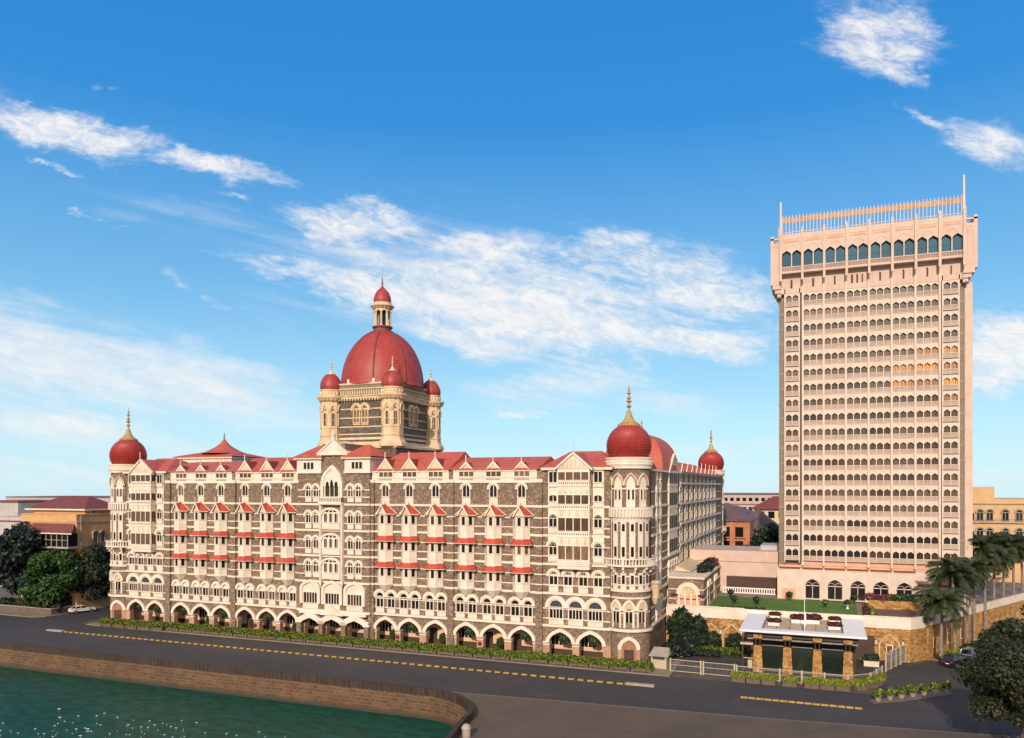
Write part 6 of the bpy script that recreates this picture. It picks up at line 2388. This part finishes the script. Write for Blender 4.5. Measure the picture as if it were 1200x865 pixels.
# roof patio bushes in white planters
k = MB()
k.box(-0.75, 0.75, -0.4, 0.4, 0, 0.5, 0)
k.box(-0.8, 0.8, -0.45, 0.45, 0.42, 0.52, 0)
rpb = k.mesh('planter_box', ('white_clean',))
rbush = leaves('foliage', [(-0.35, 0, 0.85, 0.65, 0.55, 0.5), (0.4, 0, 0.9, 0.65, 0.55, 0.5)], 520, 0.25, ('leaf_red',), 90, shell=0.4)
for i, (x, y, s, lb) in enumerate(((-6.4, 127.2, 1.0, 'red-leaved bush in a white box at the back left of the roof patio'), (-6.2, 120.6, 1.1, 'red-leaved bush in a white box at the front left of the roof patio'),
                                   (-2.9, 124.0, 1.35, 'large red-leaved bush left of the flagpole on the roof patio'), (-1.0, 124.2, 1.45, 'large dark red bush right of the flagpole on the roof patio'),
                                   (2.1, 126.0, 1.0, 'red-leaved bush in a white box at the back right of the roof patio'), (2.0, 120.2, 1.1, 'red-leaved bush in a white box at the front right of the roof patio'))):
    M = at(x, y, 5.64) @ Matrix.Diagonal((s * 0.95, s * 0.9, s * 0.72, 1))
    t_ = thing('red_bush', lb, 'potted bush', M)
    put('planter_box', rpb, t_, M)
    put('foliage', rbush, t_, M)
# lawn urns
k = MB()
k.lathe([(0.25, 0), (0.2, 0.1), (0.12, 0.3), (0.4, 0.8), (0.5, 0.85), (0.42, 0.85)], 12)
urn = k.mesh('urn', ('dark_trim',), True)
k2 = MB()
k2.v, k2.f, k2.m = list(k.v), list(k.f), list(k.m)
urn2 = k2.mesh('urn', ('white_clean',), True)
upl = leaves('foliage', [(0, 0, 1.1, 0.6, 0.6, 0.4)], 240, 0.3, ('leaf_dark', 'leaf_mid'), 91, shell=0.3)
upf = leaves('foliage', [(0, 0, 1.05, 0.55, 0.55, 0.35)], 240, 0.28, ('leaf_lime', 'leaf_mid'), 92, shell=0.3)
for i, (x, y, d_, f_, lb) in enumerate(((-14.8, 144.6, 1, 0, 'dark urn with plant at the far left of the lawn'), (-13.4, 136.8, 1, 0, 'dark urn with spreading plant in the left part of the lawn'),
                                        (-9.8, 137.0, 1, 0, 'dark urn with plant left of the flagpole on the lawn'), (-4.9, 145.4, 1, 0, 'dark urn with plant below the blank podium panel'),
                                        (0.9, 138.2, 1, 1, 'dark urn with yellow-green plant right of the flagpole'), (4.3, 138.6, 0, 0, 'pale urn with plant near the right edge of the lawn'),
                                        (5.6, 146.0, 1, 0, 'dark urn with plant by the glazed podium door'))):
    M = at(x, y, 5.99)
    t_ = thing('garden_urn', lb, 'urn', M)
    put('urn', urn if d_ else urn2, t_, M)
    put('foliage', upf if f_ else upl, t_, M)
put('flower_bed', leaves('flower_bed', [(-14.5 + i * 0.9, 0, 0.2, 0.6, 0.4, 0.3) for i in range(8)], 600, 0.25, ('leaf_red', 'leaf_dark', 'leaf_mid'), 93, shell=0.2), None, at(0, 129.0, 6.4),
    'long low bed of dark red plants on the terrace edge left of the pavilion', 'flower bed')
# right terrace: gold planter wall with bougainvillea
k = MB()
k.box(7.6, 15.2, 140.9, 141.6, 5.95, 7.3, 0)
put('planter_wall', k.mesh('planter_wall', ('gold_stone',)), None, None, 'low golden stone planter wall on the terrace before the tower podium', 'planter wall')
cl = []
rng = random.Random(95)
for i in range(16):
    cl.append((7.6 + i * 0.5, 141.4 + rng.uniform(-0.2, 0.3), 7.7 + rng.uniform(-0.2, 0.3), 0.7, 0.6, 0.6))
put('bougainvillea', leaves('bougainvillea', cl[:7], 1500, 0.3, ('flower_pink', 'leaf_mid'), 96, shell=0.3, weights=[0.7, 0.3]), None, None, 'pink flowering bougainvillea on the left part of the planter wall', 'bush')
put('green_shrub', leaves('green_shrub', cl[7:], 1500, 0.3, ('leaf_mid', 'leaf_green', 'flower_white'), 97, shell=0.3, weights=[0.55, 0.33, 0.12]), None, None, 'green bush with pale flowers on the right part of the planter wall', 'bush')
k = MB()
k.box(8.3, 14.2, 131.0, 139.8, 5.955, 5.99, 0)
struct('terrace_paving', k, ('paving_red',))
put('red_shrub', leaves('red_shrub', [(0, i * 0.9, 0.5, 0.45, 0.55, 0.6) for i in range(9)], 900, 0.28, ('leaf_red',), 98, shell=0.3), None, at(6.9, 131.2, 5.99), 'strip of dark red shrubs along the right edge of the lawn', 'shrub')
put('pale_shrub', leaves('pale_shrub', [(0, i * 0.9, 0.35, 0.45, 0.55, 0.45) for i in range(8)], 700, 0.28, ('leaf_lime', 'flower_white'), 99, shell=0.3), None, at(7.7, 131.2, 5.99), 'strip of pale green flowering shrubs beside the red ones on the terrace', 'shrub')
# annex roof planting
k_ = [(-18.8 + rng.uniform(-0.5, 0.6), 137.5 + i * 1.05, 11.4 + rng.uniform(0, 0.5), 0.9, 0.8, 0.8 + rng.uniform(0, 0.5)) for i in range(14)]
put('roof_shrub', leaves('roof_shrub', k_[:8], 2000, 0.34, ('leaf_dark', 'leaf_mid', 'flower_white'), 100, shell=0.3, weights=[0.55, 0.4, 0.05]), None, None, 'dark green shrubs on the roof of the garden annex', 'shrub')
put('roof_flowers', leaves('roof_flowers', k_[8:], 1200, 0.34, ('leaf_red', 'flower_pink', 'leaf_mid'), 101, shell=0.3), None, None, 'dull pink flowering shrubs at the far end of the annex roof', 'shrub')
# shrubs at the foot of the golden street wall
for i in range(8):
    q = SB + SDIR * (3.0 + i * 4.2) + Vector((SDIR.y, -SDIR.x)) * 1.5
    lime = i < 2
    M = at(q.x, q.y, 0, SROT)
    lb = ('lime green clipped shrub at the corner of the golden wall', 'lime green clipped shrub beside the navy car')[i] if lime else 'dark clipped shrub at the foot of the golden wall beneath the palms'
    put('clipped_shrub', leaves('clipped_shrub', [(u, 0, 0.55, 0.7, 0.6, 0.55) for u in (-0.9, 0, 0.9)], 600, 0.26, ('leaf_lime', 'leaf_hedge') if lime else ('leaf_dark', 'leaf_mid'), 110 + i, shell=0.5),
        None, M, lb, 'shrub', None if lime else 'dark shrubs under the palms')
sp = MB()
par(sp, tuple(SB + SDIR * 1 + Vector((SDIR.y, -SDIR.x)) * 2.9), tuple(SEND + Vector((SDIR.y, -SDIR.x)) * 2.9), 0.006, 0.15, 2.9, 0)
struct('pavement', sp, ('paving',))

# ------------------------------------------------------------------ fences, gates, kiosk
def fence(label, pts, h=1.75, step=2.2, mesh_h=True, cat='fence', name='fence', col='gate_cream'):
    t_ = put(name, None, None, at(pts[0][0], pts[0][1], 0), label, cat)
    for (xa, ya), (xb, yb) in zip(pts[:-1], pts[1:]):
        L = math.hypot(xb - xa, yb - ya)
        n = max(1, round(L / step))
        a = math.atan2(yb - ya, xb - xa)
        M = at(xa, ya, 0, a)
        for i in range(n + 1):
            p = MB()
            p.box(-0.10, 0.10, -0.10, 0.10, 0, h + 0.12, 0)
            key = 'post%.2f%s' % (h, col)
            if key not in PROTO:
                PROTO[key] = p.mesh('post', (col,))
            put('post', PROTO[key], t_, M @ Matrix.Translation((L * i / n, 0, 0)))
        k = MB()
        k.box(0, L, -0.035, 0.035, h - 0.08, h, 0)
        k.box(0, L, -0.035, 0.035, 0.14, 0.22, 0)
        k.box(0, L, -0.03, 0.03, h * 0.56, h * 0.56 + 0.06, 0)
        m_ = max(2, int(L / 0.16))
        for i in range(m_):
            c = (i + 0.5) * L / m_
            k.box(c - 0.014, c + 0.014, -0.014, 0.014, 0.2, h - 0.05, 1)
        put('rail_panel', k.mesh('rail_panel', (col, 'grey_metal')), t_, M)
    return t_


fence('left leaf of the cream metal entrance gate beside the kiosk', [(-19.4, 109.9), (-15.2, 109.75)], 1.8, 4.2, cat='gate', name='metal_gate')
fence('second leaf of the cream metal entrance gate, right of the double post', [(-14.85, 109.72), (-10.7, 109.55)], 1.8, 4.2, cat='gate', name='metal_gate')
fence('cream metal fence with thin bars running before the glass pavilion', [(-10.4, 109.5), (3.4, 109.1), (6.2, 111.3), (7.9, 116.2)], 1.7, 2.8)
fence('pale grey metal side gate standing ajar before the golden wall', [(8.7, 121.0), (12.6, 130.4)], 2.6, 2.1, cat='gate', name='metal_gate')
kk = put('guard_kiosk', None, None, at(-21.2, 111.6, 0), 'small pale guard kiosk with grey sloping roof between hedge and gate', 'kiosk')
k = MB()
k.box(-22.3, -20.1, 110.6, 112.6, 0, 1.9, 0)
k.box(-22.05, -20.35, 110.57, 110.6, 1.42, 1.78, 1)
put('wall', k.mesh('wall', ('gate_cream', 'dark_trim')), kk)
k = MB()
k.add([(-22.6, 110.2, 1.9), (-19.8, 110.2, 1.9), (-20.1, 112.9, 2.75), (-22.3, 112.9, 2.75), (-22.6, 112.9, 1.9), (-19.8, 112.9, 1.9)],
      [(0, 1, 2, 3), (0, 3, 4), (1, 5, 2), (0, 4, 5, 1), (3, 2, 5, 4)], 0)
put('roof', k.mesh('roof', ('concrete',)), kk)
k = MB()
k.box(-1.0, 1.0, -0.5, 0.5, 0, 0.75, 0)
k.box(-1.05, 1.05, -0.55, 0.55, 0.7, 0.8, 0)
wpb = k.mesh('planter_box', ('white',))
M = at(7.0, 124.0, 0)
t_ = thing('white_planter', 'white trough with dark shrub beside the pavilion doorway', 'planter', M)
put('planter_box', wpb, t_, M)
put('foliage', leaves('foliage', [(-0.4, 0, 1.1, 0.7, 0.5, 0.6), (0.5, 0, 1.2, 0.6, 0.5, 0.7)], 500, 0.28, ('leaf_dark', 'leaf_mid'), 130, shell=0.4), t_, M)

# left garden wall
gw = put('garden_wall', None, None, at(-143.7, 112, 0), 'low brown garden wall with pale coping at the street corner, left', 'wall')
k = MB()
par(k, (-300, 112.2), (-143.7, 112.0), 0, 1.25, 0.35, 0)
par(k, (-143.7, 112.0), (-143.3, 124.5), 0, 1.25, 0.35, 0)
put('wall', k.mesh('wall', ('box_brown',)), gw)
k = MB()
par(k, (-300, 112.2), (-143.6, 111.98), 1.25, 1.36, 0.5, 0.08)
par(k, (-143.7, 112.0), (-143.3, 124.6), 1.255, 1.365, 0.5, 0.08)
put('coping', k.mesh('coping', ('concrete',)), gw)


# ------------------------------------------------------------------ cars
def car(label, M, paint, prof, cab, L, wd, name='parked_car', group=None):
    """prof: side outline of the body; cab: outline of the glasshouse (x along the car, z)"""
    c_ = thing(name, label, 'car', M, group)
    k = MB()
    h = wd / 2
    n = len(prof)
    vs = []
    for s, ins in ((-1, 0.0), (1, 0.0)):
        for x, z in prof:
            tp = 0.06 * max(0, (z - 0.5)) + 0.10 * max(0, abs(x) / (L / 2) - 0.82) / 0.18
            vs.append((x, s * (h - tp), z))
    fs = [tuple(range(n)), tuple(range(n, 2 * n))[::-1]]
    fs += [(i, i + n, (i + 1) % n + n, (i + 1) % n) for i in range(n)]
    k.add(vs, fs, 0)
    k.box(-L / 2 + 0.02, L / 2 - 0.02, -h + 0.12, h - 0.12, 0.22, 0.34, 1)
    put('body', k.mesh('body', (paint, 'black_rubber')), c_, M)
    k = MB()
    n = len(cab)
    vs = []
    for s in (-1, 1):
        for x, z in cab:
            tp = 0.10 if z < max(q[1] for q in cab) - 0.1 else 0.26
            vs.append((x, s * (h - tp), z))
    fs = [tuple(range(n)), tuple(range(n, 2 * n))[::-1]]
    fs += [(i, i + n, (i + 1) % n + n, (i + 1) % n) for i in range(n)]
    k.add(vs, fs, 0)
    put('windows', k.mesh('windows', ('glass_car',)), c_, M)
    zt_ = max(q[1] for q in cab)
    xs = sorted(q[0] for q in cab if q[1] > zt_ - 0.1)
    k = MB()
    k.prism([(xs[0] - 0.08, -h + 0.25), (xs[-1] + 0.08, -h + 0.25), (xs[-1] + 0.08, h - 0.25), (xs[0] - 0.08, h - 0.25)], zt_ - 0.03, zt_ + 0.05, 0,
            [(xs[0] + 0.05, -h + 0.33), (xs[-1] - 0.05, -h + 0.33), (xs[-1] - 0.05, h - 0.33), (xs[0] + 0.05, h - 0.33)])
    for s in (-1, 1):
        for (xa, za), (xb, zb) in zip(cab[:-1], cab[1:]):
            if abs(za - zb) > 0.2:
                k.tube([(xa, s * (h - 0.10), za), (xb, s * (h - 0.25), zb)], 0.045, 5)
        xm = (xs[0] + xs[-1]) / 2
        k.tube([(xm, s * (h - 0.09), cab[0][1]), (xm, s * (h - 0.25), zt_)], 0.045, 5)
    put('roof', k.mesh('roof', (paint,)), c_, M)
    if 'tyre' not in PROTO:
        q = MB()
        q.lathe([(0.2, -0.1), (0.31, -0.11), (0.34, -0.07), (0.34, 0.07), (0.31, 0.11), (0.2, 0.1)], 18)
        q.warp(lambda x, y, z: (x, z, y))
        r2 = MB()
        r2.lathe([(0.0, -0.115), (0.12, -0.115), (0.21, -0.1), (0.21, 0.1), (0.12, 0.115), (0, 0.115)], 12)
        r2.warp(lambda x, y, z: (x, z, y))
        PROTO['tyre'] = (q.mesh('wheel', ('black_rubber',), True), r2.mesh('rim', ('grey_metal',), True))
    for sx in (-0.31, 0.31):
        for s in (-1, 1):
            MM = M @ Matrix.Translation((sx * L, s * (h - 0.08), 0.34))
            o_ = put('wheel', PROTO['tyre'][0], c_, MM)
            put('rim', PROTO['tyre'][1], o_, MM)
    for s in (-1, 1):
        q = MB()
        q.box(-0.05, 0.03, -0.2, 0.2, -0.08, 0.08, 0)
        put('headlight', q.mesh('headlight', ('lamp_clear',)), c_, M @ Matrix.Translation((L / 2 - 0.03, s * (h - 0.42), 0.68)))
        put('taillight', q.mesh('taillight', ('lamp_red',)), c_, M @ Matrix.Translation((-L / 2 + 0.03, s * (h - 0.36), 0.85)))
        q = MB()
        q.box(-0.08, 0.08, -0.1, 0.1, -0.06, 0.07, 0)
        put('wing_mirror', q.mesh('wing_mirror', (paint,)), c_, M @ Matrix.Translation((L * 0.16, s * (h + 0.04), 1.0)))
    q = MB()
    q.box(-0.02, 0.02, -0.26, 0.26, -0.06, 0.06, 0)
    put('number_plate', q.mesh('number_plate', ('white_paint',)), c_, M @ Matrix.Translation((-L / 2 - 0.01, 0, 0.62)))
    return c_


sedan = [(-2.4, 0.4), (-2.42, 0.75), (-2.3, 0.98), (-1.5, 1.02), (0.8, 0.98), (2.0, 0.82), (2.38, 0.62), (2.4, 0.35)]
sed_c = [(-2.0, 0.98), (-1.15, 1.42), (0.1, 1.45), (1.15, 0.96)]
suv = [(-2.3, 0.45), (-2.32, 0.9), (-2.25, 1.1), (0.85, 1.12), (1.9, 0.98), (2.28, 0.75), (2.3, 0.42)]
suv_c = [(-2.2, 1.08), (-1.95, 1.72), (0.2, 1.75), (1.1, 1.1)]
car('white saloon car parked by the low garden wall at the left street corner', at(-141.6, 117.3, 0.008, R(72)) @ Matrix.Scale(1.0, 4), 'car_white', sedan, sed_c, 4.8, 1.85)
car('dark navy people carrier parked under the palms by the golden wall', at(18.4, 128.6, 0.008, SROT - 0.12), 'car_navy', suv, suv_c, 4.6, 1.85)
car('silver estate car parked ahead of the navy one', at(21.4, 134.4, 0.008, SROT - 0.05), 'car_silver', suv, suv_c, 4.6, 1.85)

# ------------------------------------------------------------------ neighbouring buildings
def hip(mb, x0, x1, y0, y1, ze, zr, m=0):
    gable_roof(mb, x0, x1, y0, y1, ze, zr, (y0 + y1) / 2, (min((y1 - y0), (x1 - x0)) / 2 * 0.95,) * 2, m)


yb_ = put('ochre_building', None, None, at(-151, 117, 0), 'ochre house with red veranda roof and hipped roof behind the trees, left', 'house')
k = MB()
k.box(-159.5, -143, 117.2, 141, 0, 20.1, 0)
k.box(-159.6, -142.9, 117.1, 141, 18.35, 18.6, 1)
k.box(-159.6, -142.9, 117.1, 141, 20.0, 20.2, 0)
k.box(-142.95, -142.8, 118.0, 118.2, 4, 20, 1)
k.box(-143.0, -142.85, 118, 141, 13.5, 13.75, 1)
k.box(-143, -139.6, 128, 138, 20, 24.2, 0)
k.box(-145.7, -143.01, 117.1, 141.02, 18.7, 19.99, 0)
put('wall', k.mesh('wall', ('ochre', 'concrete')), yb_)
k = MB()
k.add([(-155.6, 117.2, 18.2), (-143.6, 117.2, 18.2), (-141.3, 114.6, 16.4), (-156.2, 114.6, 16.4), (-155.6, 117.2, 16.3), (-143.6, 117.2, 16.3)], [(0, 1, 2, 3), (0, 3, 4), (1, 5, 2)], 0)
k.box(-156.2, -141.3, 114.5, 114.6, 16.2, 16.42, 1)
put('veranda_roof', k.mesh('veranda_roof', ('roof_brown', 'white')), yb_)
k = MB()
k.box(-155.4, -142.6, 114.9, 117.2, 13.2, 13.6, 0)
k.box(-155.2, -142.8, 115.1, 117.2, 13.6, 16.3, 1)
for i in range(9):
    x = -155.3 + i * 12.4 / 8
    k.box(x - 0.08, x + 0.08, 114.95, 115.1, 13.6, 16.3, 0)
k.box(-155.3, -142.7, 114.96, 115.1, 14.9, 15.0, 0)
put('veranda', k.mesh('veranda', ('concrete', 'glass_dark')), yb_)
k = MB()
k.add([(-155.6, 117.2, 12.6), (-143.0, 117.2, 12.6), (-142.0, 114.9, 11.4), (-156.0, 114.9, 11.4)], [(0, 1, 2, 3)], 0)
k.add([(-143, 118.5, 13.0), (-143, 129, 13.0), (-141.2, 129, 12.0), (-141.2, 118.5, 12.0)], [(0, 1, 2, 3)], 0)
put('lower_roof', k.mesh('lower_roof', ('roof_brown',)), yb_)
k = MB()
k.box(-160, -144.6, 120.5, 129, 20.1, 21.1, 1)
hip(k, -161.5, -143.6, 119.6, 130, 21.2, 23.9, 0)
k.box(-161.5, -143.6, 119.5, 119.7, 20.9, 21.2, 2)
k.box(-143.7, -143.55, 119.6, 130, 20.9, 21.2, 2)
put('hipped_roof', k.mesh('hipped_roof', ('roof_brown', 'ochre', 'white', 'grey_metal')), yb_)
for yv in (121.5, 123.3, 127.0):
    window('ochw', yb_, at(-143, yv, 13.9, PI / 2), 'window', mats=('concrete',), wd=0.9, hr=1.9, rise=0.3, lights=2, apron=0.1, hood=0.15)
for yv in (122.4, 126.6):
    window('ochs', yb_, at(-144.6, yv, 20.2, PI / 2), 'window', mats=('white',), wd=0.9, hr=0.7, rise=0.0, lights=2, apron=0.0)
window('ochw', yb_, at(-157.4, 117.2, 14.2), 'window', mats=('concrete',))

wb = put('white_building', None, None, at(-206, 150, 0), 'plain whitish building at the far left edge behind the trees', 'building')
k = MB()
k.box(-226, -205.3, 150, 170, 0, 21.7, 0)
k.box(-226.2, -205.1, 149.8, 170, 21.5, 21.9, 1)
k.box(-200, -180, 138, 150, 0, 18.2, 2)
k.box(-200.2, -179.8, 137.8, 150, 17.0, 17.3, 1)
put('wall', k.mesh('wall', ('grey_wall', 'roof_brown', 'grey_wall')), wb)
for x in (-222, -219.4):
    window('wbw', wb, at(x, 150, 17.4), 'window', wd=1.0, hr=1.6, rise=0, lights=2, apron=0.2)
cbld = put('cream_building', None, None, at(-212, 175, 0), 'cream flat-roofed building far left behind the ochre house', 'building')
k = MB()
k.box(-226, -196, 172, 190, 0, 20.0, 0)
k.box(-226.2, -195.8, 171.8, 190, 20.0, 20.35, 1)
put('wall', k.mesh('wall', ('buff', 'roof_brown')), cbld)

og = put('orange_house', None, None, at(-23, 238, 0), 'orange brick house with slate roof seen between palace and tower', 'house')
k = MB()
k.box(-34, -18.9, 238, 252, 0, 15.9, 0)
k.box(-34.2, -18.7, 237.8, 252, 15.3, 15.7, 0)
k.box(-34.1, -18.8, 237.8, 252, 10.6, 10.8, 1)
for x in (-27.2, -24.0, -19.5):
    k.box(x - 0.55, x + 0.55, 237.6, 238, 0, 15.4, 0)
put('wall', k.mesh('wall', ('far_orange', 'brown_dark')), og)
k = MB()
k.box(-1.15, 1.15, -0.06, 0, 0, 2.9, 0)
opm = k.mesh('opening', ('glass_dark',))
for x in (-25.7, -21.9):
    put('opening', opm, og, at(x, 238, 11.1))
    put('opening', opm, og, at(x, 238, 7.0))
k = MB()
hip(k, -35, -18.2, 237.2, 253, 15.9, 21.0)
put('roof', k.mesh('roof', ('roof_slate',)), og)
sh = put('slate_house', None, None, at(-17, 268, 0), 'low house with purple slate roof behind the orange brick house', 'house')
k = MB()
k.box(-24, -13, 262, 275, 0, 11.8, 0)
put('wall', k.mesh('wall', ('far_pink',)), sh)
k = MB()
hip(k, -26, -11.5, 260, 277, 12.2, 18.4)
put('roof', k.mesh('roof', ('roof_slate',)), sh)
s2 = put('slate_house', None, None, at(-30, 305, 0), 'farther slate-roofed house left of the cream villa', 'house')
k = MB()
k.box(-36, -24, 300, 315, 0, 15.6, 0)
put('wall', k.mesh('wall', ('far_pink',)), s2)
k = MB()
hip(k, -37.5, -22, 298, 317, 15.8, 18.8)
put('roof', k.mesh('roof', ('roof_slate',)), s2)
cv = put('cream_villa', None, None, at(-18, 330, 0), 'cream villa with dark red hipped roof next to the tower edge', 'house')
k = MB()
k.box(-24.6, -2, 330, 345, 0, 16.8, 0)
for i in range(5):
    k.box(-23.0 + i * 3.9, -20.6 + i * 3.9, 329.9, 330, 13.2, 15.9, 1)
put('wall', k.mesh('wall', ('buff', 'glass_dark')), cv)
k = MB()
hip(k, -26, -1, 328.5, 346.5, 17.0, 22.0)
put('roof', k.mesh('roof', ('roof_brown',)), cv)
lb_ = put('long_block', None, None, at(-35, 420, 0), 'long pale pink block with rows of windows on the horizon behind the roofs', 'building')
k = MB()
k.box(-70, -6, 420, 440, 0, 21.8, 0)
k.box(-70.5, -5.5, 419.5, 440.5, 21.8, 22.5, 1)
for z in (13.6, 18.4):
    for i in range(20):
        k.box(-68 + i * 3.1, -66.2 + i * 3.1, 419.9, 420, z, z + 1.7, 2)
k.box(-70, -6, 419.6, 420, 16.6, 17.0, 1)
put('wall', k.mesh('wall', ('far_pink', 'roof_slate', 'glass_dark')), lb_)
gs = MB()
gs.box(-27, -13.5, 216, 219.5, 0, 8.9, 0)
put('green_shed', gs.mesh('green_shed', ('leaf_dark',)), None, None, 'dark green shed roof just showing above the peach block', 'shed')

yr = put('yellow_building', None, None, at(42, 200, 0), 'yellow four-storey building with arched windows right of the tower', 'building')
k = MB()
k.box(31.2, 70, 200, 222, 0, 22.4, 0)
k.box(31.0, 70.2, 199.8, 222.2, 22.2, 23.2, 0)
k.box(30.9, 70.3, 199.7, 222.3, 22.05, 22.3, 1)
k.box(31.2, 36.2, 200.3, 210, 23.2, 25.9, 0)
for z in (18.0, 14.0, 9.8):
    k.box(31.0, 70.2, 199.5, 200, z - 0.12, z + 0.12, 1)
    k.box(31.0, 70.2, 199.2, 199.3, z + 0.7, z + 0.76, 2)
put('wall', k.mesh('wall', ('yellow_wall', 'concrete', 'dark_trim')), yr)
for z in (18.3, 14.2, 10.0):
    for x in (33.3, 35.2, 38.2, 40.8, 44, 46.5, 49.5, 52):
        window('yel', yr, at(x, 200, z), 'arched_window', mats=('concrete',), wd=1.15, hr=1.75, rise=0.5, lights=2, apron=0.1, hood=0.18, transom=True)
    for x in (31.9,):
        window('yels', yr, at(x, 200, z), 'small_window', mats=('concrete',), wd=0.5, hr=1.5, rise=0.0, lights=1, apron=0.1)
for i, (x0, x1, y0, y1, h, mt, lb) in enumerate(((-190, -160, 175, 200, 17, 'far_pink', 'distant pink block behind the ochre house'), (60, 100, 240, 270, 19, 'buff', 'distant buff block at the right behind the yellow building'),
                                                 (-320, -240, 190, 240, 18, 'grey_wall', 'distant grey block far left'), (-420, -330, 300, 340, 20, 'far_pink', 'distant pink block at the far left horizon'),
                                                 (-4, 60, 420, 450, 20, 'buff', 'distant buff block hidden behind the tower'))):
    k = MB()
    k.box(x0, x1, y0, y1, 0, h, 0)
    k.box(x0 - 0.3, x1 + 0.3, y0 - 0.3, y1 + 0.3, h, h + 0.4, 1)
    for z in range(4, h - 2, 4):
        for j in range(int((x1 - x0) / 4)):
            k.box(x0 + 1.2 + j * 4, x0 + 2.8 + j * 4, y0 - 0.05, y0, z, z + 1.9, 2)
    put('distant_block', k.mesh('distant_block', (mt, 'roof_slate', 'glass_dark')), None, None, lb, 'building')
